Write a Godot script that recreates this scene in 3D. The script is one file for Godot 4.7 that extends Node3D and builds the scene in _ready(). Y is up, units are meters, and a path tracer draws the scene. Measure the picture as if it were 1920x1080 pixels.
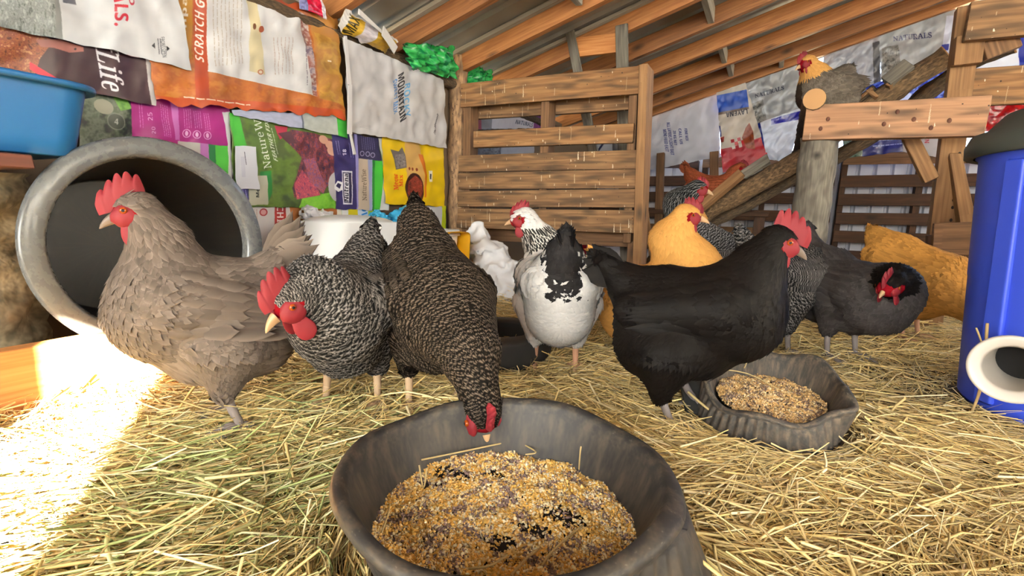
extends Node3D
# A chicken coop lined with old feed sacks: hens on straw, rubber feed pans, a pallet partition, roosting branches.

var rng := RandomNumberGenerator.new()
var names := {}
var M := {}
var noise_a := FastNoiseLite.new()
var noise_b := FastNoiseLite.new()
const ROOF_Y := 1.17      # underside of the rafters at the left wall
const ROOF_S := 0.292     # rise of the roof per metre
const W_BACK := 4.9

func _ready() -> void:
	rng.seed = 77
	noise_a.seed = 5
	noise_a.frequency = 1.0
	noise_a.fractal_octaves = 3
	noise_b.seed = 19
	noise_b.frequency = 1.0
	noise_b.fractal_octaves = 2
	# camera
	var cam := Camera3D.new()
	cam.name = "camera"
	cam.transform = Transform3D(Basis(Vector3(0.88366, 0.02930, -0.46720), Vector3(-0.09873, 0.98725, -0.12483), Vector3(0.45759, 0.15643, 0.87529)), Vector3(1.65, 0.42, 0))
	cam.fov = 61.928
	cam.near = 0.02
	cam.far = 60.0
	cam.current = true
	add_child(cam)
	# sky, exposure
	var sky_mat := ProceduralSkyMaterial.new()
	sky_mat.sky_top_color = Color(0.62, 0.76, 0.95)
	sky_mat.sky_horizon_color = Color(0.90, 0.93, 0.97)
	sky_mat.ground_bottom_color = Color(0.55, 0.53, 0.5)
	sky_mat.ground_horizon_color = Color(0.8, 0.8, 0.8)
	sky_mat.sky_energy_multiplier = 3.0
	sky_mat.ground_energy_multiplier = 1.2
	var sky := Sky.new()
	sky.sky_material = sky_mat
	var env := Environment.new()
	env.background_mode = Environment.BG_SKY
	env.sky = sky
	env.tonemap_mode = Environment.TONE_MAPPER_LINEAR
	env.tonemap_exposure = 0.77
	env.sdfgi_enabled = true
	env.ssao_enabled = true
	env.ssil_enabled = true
	var we := WorldEnvironment.new()
	we.name = "world_environment"
	we.environment = env
	add_child(we)
	# low winter sun from behind the camera, on the right
	var sun := DirectionalLight3D.new()
	sun.name = "sun"
	sun.light_color = Color(1.0, 0.93, 0.82)
	sun.light_energy = 260.0
	sun.light_angular_distance = 0.5
	sun.shadow_enabled = true
	var to_sun := Vector3(0.81 * cos(0.38), sin(0.38), 0.59 * cos(0.38))
	sun.look_at_from_position(Vector3.ZERO, -to_sun, Vector3.UP)
	add_child(sun)
	# unseen area lamps added as daylight fill, just inside the added film windows
	area_light("added_window_fill", Vector3(1.55, 1.05, 2.5), Vector3(0, -0.02, -1), Vector2(3.0, 1.5), 27.0, Color(0.93, 0.97, 1.0))
	area_light("added_side_fill", Vector3(5.1, 1.45, -0.6), Vector3(-1, -0.05, -0.15), Vector2(2.8, 1.3), 7.5, Color(0.95, 0.97, 1.0))  # added side fill that evens out the room light
	make_materials()
	build_shell()
	build_roof()
	build_floor()
	build_sacks()
	build_pallet_partition()
	build_back_pallets()
	build_perches()
	build_right_frame()
	build_left_corner()
	build_white_things()
	build_bin()
	build_pans()
	build_hens()
	build_straw()
	build_loose()

func area_light(called: String, at: Vector3, dir: Vector3, size: Vector2, energy: float, color: Color) -> void:
	var l := AreaLight3D.new()
	l.name = called
	l.area_size = size
	l.light_energy = energy
	l.light_color = color
	l.area_range = 12.0
	l.area_attenuation = 2.0
	l.shadow_enabled = true
	l.look_at_from_position(at, at + dir, Vector3.UP)
	add_child(l)

# ---------------------------------------------------------------- naming
func numbered(called: String) -> String:
	if not names.has(called):
		names[called] = 0
		return called
	names[called] += 1
	return "%s_%03d" % [called, names[called]]

func thing(called: String, label: String, category: String, at := Vector3.ZERO, turn := 0.0, group := "") -> Node3D:
	var o := Node3D.new()
	o.name = numbered(called)
	o.position = at
	o.rotation.y = turn
	o.set_meta("label", label)
	o.set_meta("category", category)
	if group != "":
		o.set_meta("group", group)
	add_child(o)
	return o

func structure(called: String) -> Node3D:
	var o := Node3D.new()
	o.name = called
	o.set_meta("kind", "structure")
	add_child(o)
	return o

func part(called: String, mesh: Mesh, mat: Material, parent: Node3D, xf := Transform3D.IDENTITY) -> MeshInstance3D:
	var o := MeshInstance3D.new()
	var n := called
	var k := 0
	while parent.has_node(NodePath(n)):
		k += 1
		n = "%s_%03d" % [called, k]
	o.name = n
	o.mesh = mesh
	o.material_override = mat
	o.transform = xf
	parent.add_child(o, true)
	return o

func stuff(called: String, mesh: Mesh, mat: Material, parent: Node3D, xfs: Array, cols: Array, label := "", category := "") -> MultiMeshInstance3D:
	var mm := MultiMesh.new()
	mm.transform_format = MultiMesh.TRANSFORM_3D
	mm.use_colors = true
	mm.mesh = mesh
	mm.instance_count = xfs.size()
	for i in xfs.size():
		mm.set_instance_transform(i, xfs[i])
		mm.set_instance_color(i, cols[i])
	var o := MultiMeshInstance3D.new()
	o.multimesh = mm
	o.material_override = mat
	var nm := numbered(called) if parent == self else called
	var k := 0
	while parent != self and parent.has_node(NodePath(nm)):
		k += 1
		nm = "%s_%03d" % [called, k]
	o.name = nm
	o.set_meta("kind", "stuff")
	if label != "":
		o.set_meta("label", label)
		o.set_meta("category", category)
	parent.add_child(o, true)
	return o

# ---------------------------------------------------------------- mesh helpers
func commit(v: PackedVector3Array, n: PackedVector3Array, idx: PackedInt32Array, uv := PackedVector2Array(), col := PackedColorArray()) -> ArrayMesh:
	var a := []
	a.resize(Mesh.ARRAY_MAX)
	a[Mesh.ARRAY_VERTEX] = v
	a[Mesh.ARRAY_NORMAL] = n
	a[Mesh.ARRAY_INDEX] = idx
	if uv.size():
		a[Mesh.ARRAY_TEX_UV] = uv
	if col.size():
		a[Mesh.ARRAY_COLOR] = col
	var m := ArrayMesh.new()
	m.add_surface_from_arrays(Mesh.PRIMITIVE_TRIANGLES, a)
	return m

# normals of an indexed mesh with clockwise front faces
func smooth_normals(v: PackedVector3Array, idx: PackedInt32Array) -> PackedVector3Array:
	var n := PackedVector3Array()
	n.resize(v.size())
	for i in range(0, idx.size(), 3):
		var a := idx[i]
		var b := idx[i + 1]
		var c := idx[i + 2]
		var f := (v[c] - v[a]).cross(v[b] - v[a])
		n[a] += f
		n[b] += f
		n[c] += f
	for i in n.size():
		n[i] = n[i].normalized()
	return n

# a grid of rows x cols points as a surface; wrap joins the last column to the first
func grid_mesh(p: PackedVector3Array, rows: int, cols: int, wrap := false, uv := PackedVector2Array(), col := PackedColorArray(), flip := false) -> ArrayMesh:
	var idx := PackedInt32Array()
	var last := cols if wrap else cols - 1
	for r in rows - 1:
		for c in last:
			var a := r * cols + c
			var b := r * cols + (c + 1) % cols
			var d := a + cols
			var e := b + cols
			if flip:
				idx.append_array([a, d, b, b, d, e])
			else:
				idx.append_array([a, b, d, b, e, d])
	return commit(p, smooth_normals(p, idx), idx, uv, col)

# a board with chamfered edges from a to b; side is the direction of its width
func board_mesh(a: Vector3, b: Vector3, width: float, thick: float, side: Vector3, bevel := 0.003, wobble := 0.0) -> ArrayMesh:
	var x := (b - a)
	var len := x.length()
	x = x / len
	var z := x.cross(side).normalized()
	var y := z.cross(x).normalized()
	var o := (a + b) * 0.5
	var h := Vector3(len * 0.5, width * 0.5, thick * 0.5)
	var v := PackedVector3Array()
	var n := PackedVector3Array()
	var uv := PackedVector2Array()
	var idx := PackedInt32Array()
	var uo := Vector2(rng.randf(), rng.randf())
	var wob := []
	for i in 8:
		wob.append(Vector3(rng.randf_range(-1, 1), rng.randf_range(-1, 1), rng.randf_range(-0.4, 0.4)) * wobble)
	var ax := [x, y, z]
	var vid := {}
	for i in 8:
		var s := Vector3(1 if i & 1 else -1, 1 if i & 2 else -1, 1 if i & 4 else -1)
		for k in 3:
			var q := Vector3(s.x * (h.x - bevel), s.y * (h.y - bevel), s.z * (h.z - bevel))
			q[k] = s[k] * h[k]
			q += wob[i]
			vid[i * 3 + k] = v.size()
			v.append(o + x * q.x + y * q.y + z * q.z)
			n.append(ax[k] * s[k])
			var across: float = q.y if k != 1 else q.z
			var along: float = q.x if k != 0 else q.z
			uv.append(Vector2(across / 0.22, along / 0.9) + uo)
	var add := func(p: Array, out: Vector3) -> void:
		for t in range(1, p.size() - 1):
			var i0: int = p[0]
			var i1: int = p[t]
			var i2: int = p[t + 1]
			if (v[i2] - v[i0]).cross(v[i1] - v[i0]).dot(out) > 0:
				idx.append_array([i0, i1, i2])
			else:
				idx.append_array([i0, i2, i1])
	for k in 3:
		var k1 := (k + 1) % 3
		var k2 := (k + 2) % 3
		for s in [0, 1]:
			var f: int = s << k
			add.call([vid[(f) * 3 + k], vid[(f | 1 << k1) * 3 + k], vid[(f | 1 << k1 | 1 << k2) * 3 + k], vid[(f | 1 << k2) * 3 + k]], ax[k] * (1.0 if s else -1.0))
		for s in 4:
			var f: int = ((s & 1) << k1) | ((s >> 1) << k2)
			var g: int = f | 1 << k
			var out: Vector3 = ax[k1] * (1.0 if s & 1 else -1.0) + ax[k2] * (1.0 if s >> 1 else -1.0)
			add.call([vid[f * 3 + k1], vid[g * 3 + k1], vid[g * 3 + k2], vid[f * 3 + k2]], out)
	for i in 8:
		var out: Vector3 = x * (1 if i & 1 else -1) + y * (1 if i & 2 else -1) + z * (1 if i & 4 else -1)
		add.call([vid[i * 3], vid[i * 3 + 1], vid[i * 3 + 2]], out)
	return commit(v, n, idx, uv)

func board(called: String, parent: Node3D, a: Vector3, b: Vector3, width: float, thick: float, side: Vector3, mat: Material, bevel := 0.003, wobble := 0.002) -> MeshInstance3D:
	return part(called, board_mesh(a, b, width, thick, side, bevel, wobble), mat, parent)

# a tube through points with a radius at each; rough makes bark knobs
func tube_mesh(pts: Array, radii: Array, sides := 10, rough := 0.0, seed_at := 0.0, cap := true) -> ArrayMesh:
	var v := PackedVector3Array()
	var uv := PackedVector2Array()
	var prev := Vector3.ZERO
	var run := 0.0
	var rows: int = pts.size()
	for i in rows:
		var p: Vector3 = pts[i]
		var q: Vector3 = pts[mini(i + 1, rows - 1)]
		var o: Vector3 = pts[maxi(i - 1, 0)]
		var t := (q - o).normalized()
		if i == 0:
			prev = t.cross(Vector3.UP if absf(t.y) < 0.9 else Vector3.RIGHT).normalized()
		else:
			run += (p - o).length()
			prev = (prev - t * prev.dot(t)).normalized()
		var bi := prev.cross(t)
		for k in sides + 1:
			var a := TAU * (k % sides) / sides
			var d := prev * cos(a) + bi * sin(a)
			var r: float = radii[i]
			if rough > 0.0:
				r *= 1.0 + rough * noise_a.get_noise_3d(seed_at + cos(a) * 1.2, sin(a) * 1.2 + seed_at, run * 9.0)
			v.append(p + d * r)
			uv.append(Vector2(2.0 * k / sides, run / 0.35))
	var idx := PackedInt32Array()
	var cols := sides + 1
	for r in rows - 1:
		for c in sides:
			var a := r * cols + c
			idx.append_array([a, a + 1, a + cols, a + 1, a + cols + 1, a + cols])
	var n := smooth_normals(v, idx)
	for r in rows:
		var m := (n[r * cols] + n[r * cols + sides]).normalized()
		n[r * cols] = m
		n[r * cols + sides] = m
	if cap:
		for e in [0, rows - 1]:
			var nn: Vector3 = ((pts[0] - pts[1]) if e == 0 else (pts[rows - 1] - pts[rows - 2])).normalized()
			var base := v.size()
			v.append(pts[e])
			n.append(nn)
			uv.append(Vector2(0.5, 0.5))
			for k in sides + 1:
				v.append(v[e * cols + k])
				n.append(nn)
				uv.append(Vector2(0.5 + 0.12 * cos(TAU * k / sides), 0.5 + 0.05 * sin(TAU * k / sides)))
			for k in sides:
				if e == 0:
					idx.append_array([base, base + 2 + k, base + 1 + k])
				else:
					idx.append_array([base, base + 1 + k, base + 2 + k])
	return commit(v, n, idx, uv)

# points of a smooth curve through the given ones
func curve(pts: Array, n: int) -> Array:
	var out := []
	var m: int = pts.size()
	for i in n:
		var t := float(i) / (n - 1) * (m - 1)
		var k := mini(int(t), m - 2)
		var f := t - k
		var p0 = pts[maxi(k - 1, 0)]
		var p1 = pts[k]
		var p2 = pts[k + 1]
		var p3 = pts[mini(k + 2, m - 1)]
		out.append(0.5 * ((2.0 * p1) + (p2 - p0) * f + (2.0 * p0 - 5.0 * p1 + 4.0 * p2 - p3) * f * f + (3.0 * p1 - p0 - 3.0 * p2 + p3) * f * f * f))
	return out

# a lathed shape: profile of Vector2(radius, height); reshape(angle, radius, height) -> Vector3 may bend it
func lathe(profile: Array, sides: int, reshape = null) -> ArrayMesh:
	var p := PackedVector3Array()
	var uv := PackedVector2Array()
	for i in profile.size():
		for k in sides:
			var a := TAU * k / sides
			var q := Vector3(cos(a) * profile[i].x, profile[i].y, sin(a) * profile[i].x)
			if reshape != null:
				q = reshape.call(a, profile[i].x, profile[i].y, i)
			p.append(q)
			uv.append(Vector2(float(k) / sides * 6.0, float(i) / profile.size() * 2.0))
	return grid_mesh(p, profile.size(), sides, true, uv)

func fbm(x: float, y: float, z := 0.0) -> float:
	return noise_a.get_noise_3d(x, y, z)

# ---------------------------------------------------------------- materials
func tex_from(w: int, h: int, f: Callable) -> ImageTexture:
	var data := PackedByteArray()
	data.resize(w * h * 3)
	var i := 0
	for y in h:
		for x in w:
			var c: Color = f.call(float(x) / w, float(y) / h)
			data[i] = int(clampf(c.r, 0, 1) * 255)
			data[i + 1] = int(clampf(c.g, 0, 1) * 255)
			data[i + 2] = int(clampf(c.b, 0, 1) * 255)
			i += 3
	return ImageTexture.create_from_image(Image.create_from_data(w, h, false, Image.FORMAT_RGB8, data))

func mat(color: Color, rough := 0.8, tex: Texture2D = null, metal := 0.0) -> StandardMaterial3D:
	var m := StandardMaterial3D.new()
	m.albedo_color = color
	m.roughness = rough
	m.metallic = metal
	if tex:
		m.albedo_texture = tex
	return m

# tileable noise: the coordinates run round circles
func ring(x: float, y: float, fx: float, fy: float, off: float) -> float:
	return noise_b.get_noise_3d(off + fx * cos(TAU * x), off + fx * sin(TAU * x), fy * y) * (1.0 - y) + noise_b.get_noise_3d(off + fx * cos(TAU * x), off + fx * sin(TAU * x), fy * (y - 1.0)) * y

func wood_tex(seed_at: float, light: Color, dark: Color, grime := 0.0) -> ImageTexture:
	return tex_from(96, 320, func(u: float, v: float) -> Color:
		var warp := ring(u, v, 0.5, 1.6, seed_at) * 1.3
		var g := ring(u, v, 2.2, 1.2, seed_at + 20.0)
		var fine := noise_b.get_noise_3d(u * 46.0, v * 3.0, seed_at)
		var bands := absf(fposmod((u + warp * 0.35) * 5.0, 1.0) - 0.5) * 2.0
		var t := clampf(0.42 + 0.34 * (bands - 0.5) + 0.5 * g + 0.28 * fine, 0, 1)
		var c := dark.lerp(light, t)
		var kx := fposmod(u - 0.35 - 0.2 * sin(seed_at), 1.0) - 0.5
		var ky := fposmod(v - 0.3 - 0.17 * seed_at, 1.0) - 0.5
		var kn := sqrt(kx * kx * 90.0 + ky * ky * 300.0)
		if kn < 1.0:
			c = c.lerp(dark * 0.45, (1.0 - kn) * 0.9)
		if grime > 0.0:
			var s := clampf(ring(u, v, 0.9, 4.0, seed_at + 50.0) * 1.6 + 0.1, 0, 1)
			c = c.lerp(Color(0.13, 0.11, 0.09), s * grime)
		return c)

# boards under a roost: white runs and dark spots across the grain
func splashed_tex(seed_at: float, light: Color, dark: Color, runs: int) -> ImageTexture:
	var im := wood_tex(seed_at, light, dark, 0.55).get_image()
	im.resize(192, 640, Image.INTERPOLATE_BILINEAR)
	var r := RandomNumberGenerator.new()
	r.seed = int(seed_at * 10)
	for i in runs:
		var y := r.randi_range(0, 636)
		var x := r.randi_range(0, 180)
		var len := r.randi_range(4, 60) if r.randf() < 0.5 else r.randi_range(3, 12)
		var w := r.randi_range(1, 4)
		var c := Color(0.9, 0.87, 0.78).lerp(Color(0.72, 0.62, 0.47), r.randf())
		for k in len:
			im.fill_rect(Rect2i(x + k, y + (1 if r.randf() < 0.2 else 0), 1, maxi(1, w - k * w / (len + 4))), c)
	for i in runs:
		im.fill_rect(Rect2i(r.randi_range(0, 188), r.randi_range(0, 636), r.randi_range(1, 5), r.randi_range(1, 3)), Color(0.16, 0.11, 0.08))
	return ImageTexture.create_from_image(im)

func make_materials() -> void:
	M.rafter = mat(Color.WHITE, 0.65, wood_tex(1.0, Color(0.74, 0.51, 0.29), Color(0.55, 0.34, 0.17)))
	M.rafter_dark = mat(Color.WHITE, 0.7, wood_tex(2.3, Color(0.62, 0.42, 0.24), Color(0.44, 0.27, 0.14)))
	M.pallet = mat(Color.WHITE, 0.85, splashed_tex(3.1, Color(0.70, 0.53, 0.35), Color(0.47, 0.33, 0.20), 30))
	M.pallet_grey = mat(Color.WHITE, 0.9, splashed_tex(4.7, Color(0.66, 0.51, 0.35), Color(0.42, 0.31, 0.21), 36))
	M.fresh = mat(Color.WHITE, 0.7, wood_tex(5.2, Color(0.84, 0.60, 0.36), Color(0.70, 0.43, 0.21)))
	M.slat = mat(Color.WHITE, 0.85, wood_tex(6.6, Color(0.35, 0.23, 0.15), Color(0.20, 0.13, 0.08)))
	M.slat_light = mat(Color.WHITE, 0.85, wood_tex(9.6, Color(0.56, 0.42, 0.29), Color(0.36, 0.26, 0.17)))
	M.grey_wood = mat(Color.WHITE, 0.9, wood_tex(7.4, Color(0.56, 0.53, 0.47), Color(0.36, 0.34, 0.30), 0.3))
	M.nailed = mat(Color.WHITE, 0.8, splashed_tex(8.2, Color(0.76, 0.58, 0.43), Color(0.60, 0.44, 0.32), 14))
	M.stud = mat(Color.WHITE, 0.8, wood_tex(10.9, Color(0.66, 0.50, 0.33), Color(0.46, 0.33, 0.20)))
	M.pale_board = mat(Color(0.70, 0.68, 0.63), 0.8, wood_tex(11.3, Color(1, 1, 1), Color(0.82, 0.8, 0.76)))
	M.red_board = mat(Color.WHITE, 0.75, wood_tex(12.8, Color(0.40, 0.22, 0.17), Color(0.26, 0.14, 0.11)))
	var bark := tex_from(160, 320, func(u: float, v: float) -> Color:
		var a := ring(u, v, 1.6, 9.0, 3.0)
		var b := ring(u, v, 4.0, 22.0, 8.0)
		return Color(0.44, 0.40, 0.31).lerp(Color(0.76, 0.69, 0.55), clampf(0.5 + a * 0.9 + b * 0.6, 0, 1)))
	M.bark = bump(mat(Color.WHITE, 0.95, bark), bark, 0.5)
	M.knot = mat(Color(0.34, 0.20, 0.13), 0.8)
	M.branch = bump(mat(Color(0.70, 0.62, 0.56), 0.95, bark), bark, 0.4)
	M.bark_dark = bump(mat(Color(0.52, 0.47, 0.44), 0.95, bark), bark, 0.4)
	var peeled := tex_from(128, 320, func(u: float, v: float) -> Color:
		var a := ring(u, v, 1.2, 5.0, 13.0)
		var b := ring(u, v, 3.4, 8.0, 18.0)
		var c := Color(0.45, 0.35, 0.26).lerp(Color(0.73, 0.58, 0.42), clampf(0.5 + a * 0.9 + b * 0.5, 0, 1))
		return c.lerp(Color(0.25, 0.19, 0.15), clampf(ring(u, v, 2.0, 14.0, 33.0) * 3.0 - 0.9, 0, 1)))
	M.peeled = bump(mat(Color.WHITE, 0.85, peeled), peeled, 0.25)
	M.log_end = mat(Color(0.72, 0.55, 0.36), 0.8)
	var tin := tex_from(128, 128, func(u: float, v: float) -> Color:
		var a := ring(u, v, 1.0, 3.0, 43.0)
		return Color(0.64, 0.64, 0.61).lerp(Color(0.52, 0.50, 0.46), clampf(0.5 + a * 0.9, 0, 1)))
	M.tin = mat(Color.WHITE, 0.5, tin, 0.15)
	M.tin_wall = mat(Color(0.80, 0.80, 0.82), 0.5)
	M.tin_wall.backlight_enabled = true
	M.tin_wall.backlight = Color(0.10, 0.10, 0.11)
	M.dark_board = mat(Color(0.17, 0.13, 0.10), 0.9)
	M.wall_board = mat(Color(0.45, 0.38, 0.30), 0.9)
	M.film = mat(Color(0.95, 0.95, 0.93), 0.6)  # window film added to diffuse daylight and hold back direct sun
	M.film.backlight_enabled = true
	M.film.backlight = Color(0.8, 0.8, 0.78)
	var rub := tex_from(192, 192, func(u: float, v: float) -> Color:
		var a := ring(u, v, 1.4, 4.0, 53.0)
		var b := ring(u, v, 5.0, 18.0, 63.0)
		var c := Color(0.22, 0.215, 0.21).lerp(Color(0.42, 0.375, 0.32), clampf(0.42 + a * 1.1 + b * 0.5, 0, 1))
		return c.lerp(Color(0.62, 0.6, 0.55), clampf(b * 4.0 - 2.1, 0, 0.7)))
	M.rubber = bump(mat(Color(0.70, 0.70, 0.70), 0.6, rub), rub, 0.05)
	M.rubber_brightened = bump(mat(Color(1.0, 0.98, 0.95), 0.7, rub), rub, 0.05)  # same rubber coloured lighter, to offset dim light at the bent pan
	M.rubber_dark = mat(Color(0.20, 0.20, 0.19), 0.6)
	M.tub_black = mat(Color(0.27, 0.27, 0.25), 0.5, rub)
	M.tub_rim = mat(Color(0.37, 0.38, 0.38), 0.38)  # paler than the shell: wear, plus strong room light put into the colour
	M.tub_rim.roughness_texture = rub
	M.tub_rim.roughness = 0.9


	
	M.blue_tub = mat(Color(0.12, 0.36, 0.58), 0.35)
	M.blue_tub.subsurf_scatter_enabled = true
	M.blue_tub.subsurf_scatter_strength = 0.1
	M.bin_blue = mat(Color(0.21, 0.31, 0.80), 0.45)
	M.bin_lid = mat(Color(0.25, 0.27, 0.25), 0.6)
	M.white_plastic = mat(Color(0.90, 0.90, 0.88), 0.35)
	M.pvc = mat(Color(0.86, 0.82, 0.76), 0.35)
	M.yellow_plastic = mat(Color(0.90, 0.66, 0.06), 0.4)
	M.cloth = mat(Color(0.92, 0.91, 0.90), 0.95)
	M.black_hole = mat(Color(0.03, 0.03, 0.03), 0.9)
	# birds
	M.feather = mat(Color.WHITE, 0.72)
	M.feather.metallic_specular = 0.2
	M.feather.vertex_color_use_as_albedo = true
	M.feather_sheen = mat(Color.WHITE, 0.62)
	M.feather_sheen.metallic_specular = 0.22
	M.feather_sheen.vertex_color_use_as_albedo = true
	M.skin = mat(Color.WHITE, 0.85)
	M.skin.metallic_specular = 0.1
	M.skin.vertex_color_use_as_albedo = true
	M.comb = mat(Color(0.44, 0.03, 0.085), 0.7)
	M.comb.subsurf_scatter_enabled = true
	M.comb.subsurf_scatter_strength = 0.06
	M.beak = mat(Color(0.72, 0.58, 0.42), 0.45)
	M.beak_dark = mat(Color(0.42, 0.36, 0.31), 0.45)
	M.eye = mat(Color(0.55, 0.24, 0.06), 0.15)
	M.lobe = mat(Color(0.62, 0.22, 0.22), 0.6)
	M.leg_grey = mat(Color(0.50, 0.46, 0.44), 0.7)
	M.leg_pink = mat(Color(0.80, 0.60, 0.47), 0.7)
	M.leg_pale = mat(Color(0.68, 0.57, 0.44), 0.7)
	M.straw = mat(Color.WHITE, 0.6)
	M.straw.vertex_color_use_as_albedo = true
	M.grain = mat(Color.WHITE, 0.6)
	M.grain.vertex_color_use_as_albedo = true
	M.green_plastic = mat(Color(0.10, 0.52, 0.24), 0.35)
	M.green_plastic.backlight_enabled = true
	M.green_plastic.backlight = Color(0.35, 0.35, 0.35)

func bump(m: StandardMaterial3D, t: Texture2D, depth: float) -> StandardMaterial3D:
	m.heightmap_enabled = true
	m.heightmap_texture = t
	m.heightmap_scale = depth
	return m

# ---------------------------------------------------------------- the shed
func wall_panel(called: String, lo: Vector3, hi: Vector3, m: Material) -> MeshInstance3D:
	var o := MeshInstance3D.new()
	var b := BoxMesh.new()
	b.size = hi - lo
	o.mesh = b
	o.material_override = m
	o.position = (lo + hi) * 0.5
	o.name = called
	o.set_meta("kind", "structure")
	add_child(o)
	return o

func corrugated(u0: float, u1: float, step: float, point: Callable, rib := 0.02) -> ArrayMesh:
	# ribs across u; point(u, end, bulge) -> Vector3. Two skins 4 mm apart make a sheet with thickness
	var prof := []
	var u := u0
	while u < u1:
		for q in [[0.0, 0.0], [0.52, 0.0], [0.60, 1.0], [0.74, 1.0], [0.82, 0.0]]:
			prof.append(Vector2(u + step * q[0], rib * q[1]))
		u += step
	var p := PackedVector3Array()
	var n := prof.size()
	for side in 2:
		for e in 2:
			for q in prof:
				p.append(point.call(q.x, e, q.y + side * 0.004))
	var idx := PackedInt32Array()
	for side in 2:
		var o := side * 2 * n
		for c in n - 1:
			if side == 0:
				idx.append_array([o + c, o + c + n, o + c + 1, o + c + 1, o + c + n, o + c + n + 1])
			else:
				idx.append_array([o + c, o + c + 1, o + c + n, o + c + 1, o + c + n + 1, o + c + n])
	# flat shading: a vertex per corner
	var v := PackedVector3Array()
	var nn := PackedVector3Array()
	var uv := PackedVector2Array()
	var ii := PackedInt32Array()
	for i in range(0, idx.size(), 3):
		var a := p[idx[i]]
		var b := p[idx[i + 1]]
		var c := p[idx[i + 2]]
		var f := (c - a).cross(b - a).normalized()
		for q in [a, b, c]:
			v.append(q)
			nn.append(f)
			uv.append(Vector2(q.x + q.y, q.z) * 0.5)
			ii.append(ii.size())
	return commit(v, nn, ii, uv)

func build_shell() -> void:
	wall_panel("wall_left", Vector3(-0.10, -0.1, -5.2), Vector3(-0.02, 1.19, 2.7), M.wall_board)
	# front wall, behind the camera: an added film window and a narrow gap beside the door
	wall_panel("wall_front", Vector3(-0.1, -0.1, 2.6), Vector3(3.25, 0.25, 2.68), M.wall_board)
	wall_panel("trim_1", Vector3(-0.1, 1.85, 2.6), Vector3(3.25, 3.2, 2.68), M.wall_board)
	wall_panel("trim_2", Vector3(-0.1, 0.25, 2.6), Vector3(0.0, 1.85, 2.68), M.wall_board)
	wall_panel("trim_3", Vector3(3.25, -0.1, 2.6), Vector3(4.51, 3.2, 2.68), M.wall_board)
	wall_panel("trim_4", Vector3(4.51, 2.26, 2.6), Vector3(4.87, 3.2, 2.68), M.wall_board)
	wall_panel("trim_5", Vector3(4.87, -0.1, 2.6), Vector3(5.4, 3.2, 2.68), M.wall_board)
	wall_panel("added_window_1", Vector3(0.0, 0.25, 2.635), Vector3(3.25, 1.85, 2.64), M.film)
	# right wall of boards with a second added film window
	var wr := structure("wall_right")
	part("board", box(Vector3(5.3, -0.1, -5.2), Vector3(5.36, 0.7, 2.7)), M.wall_board, wr)
	part("board", box(Vector3(5.3, 2.15, -5.2), Vector3(5.36, 3.2, 2.7)), M.wall_board, wr)
	part("board", box(Vector3(5.3, 0.7, -5.2), Vector3(5.36, 2.15, -2.1)), M.wall_board, wr)
	part("board", box(Vector3(5.3, 0.7, 0.9), Vector3(5.36, 2.15, 2.7)), M.wall_board, wr)
	wall_panel("added_window_2", Vector3(5.33, 0.7, -2.1), Vector3(5.335, 2.15, 0.9), M.film)
	# back wall: ribbed pale sheet behind the pallets, open under the roof where the sacks hang
	var wb := structure("wall_back")
	part("metal_sheet", corrugated(-0.1, 5.3, 0.115, func(u: float, e: int, bulge: float) -> Vector3:
		return Vector3(u, -0.05 if e == 0 else 1.02, -5.02 - bulge), 0.035), M.tin_wall, wb)
	# ground outside
	wall_panel("ground", Vector3(-14, -0.3, -18), Vector3(18, -0.12, 14), mat(Color(0.5, 0.47, 0.40), 0.95))

func box(lo: Vector3, hi: Vector3) -> ArrayMesh:
	var b := BoxMesh.new()
	b.size = hi - lo
	# a box mesh is centred: shift it through an array mesh
	var a := b.get_mesh_arrays()
	var v: PackedVector3Array = a[Mesh.ARRAY_VERTEX]
	for i in v.size():
		v[i] += (lo + hi) * 0.5
	return shifted(a, v)

func shifted(a: Array, v: PackedVector3Array) -> ArrayMesh:
	var m := ArrayMesh.new()
	a[Mesh.ARRAY_VERTEX] = v
	m.add_surface_from_arrays(Mesh.PRIMITIVE_TRIANGLES, a)
	return m

func roof_y(u: float) -> float:
	return ROOF_Y + ROOF_S * u

func build_roof() -> void:
	var c := structure("ceiling")
	part("metal_sheet", corrugated(-2.85, 5.3, 0.17, func(w: float, e: int, bulge: float) -> Vector3:
		var u := -0.35 if e == 1 else 5.6
		return Vector3(u, roof_y(u) + 0.118 + bulge, -w)), M.tin, c)
	var side := Vector3(-ROOF_S, 1, 0).normalized()
	var k := 0
	for w in [-2.66, -2.24, -1.82, -1.40, -0.98, -0.56, -0.14, 0.28, 0.70, 1.10, 1.50, 1.93, 2.38, 2.80, 3.22, 3.64, 4.06, 4.46, 4.74]:
		var m: Material = M.rafter if k % 3 != 2 else M.rafter_dark
		board("rafter", c, Vector3(-0.10, roof_y(-0.10) + 0.05, -w), Vector3(5.5, roof_y(5.5) + 0.05, -w), 0.10, 0.042, side, m, 0.003, 0.001)
		# pale strip on the upper edge of some rafters
		if k in [11, 12, 13]:
			board("batten", c, Vector3(-0.06, roof_y(-0.06) + 0.100, -w + 0.036), Vector3(3.6, roof_y(3.6) + 0.100, -w + 0.036), 0.022, 0.030, side, M.pale_board)
		k += 1
	# blocks between the rafters in two lines
	for q in [[1.22, 2.38], [1.24, 2.80], [1.25, 3.64], [1.27, 4.06], [1.62, 4.48], [2.9, 3.22], [2.92, 4.06], [2.95, 4.48], [0.75, 1.93], [1.9, 3.22]]:
		var u: float = q[0]
		var y := roof_y(u) + 0.055
		board("blocking", c, Vector3(u, y, -q[1] - 0.021), Vector3(u, y, -q[1] - 0.40), 0.085, 0.035, Vector3.UP, M.pale_board)

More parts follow.
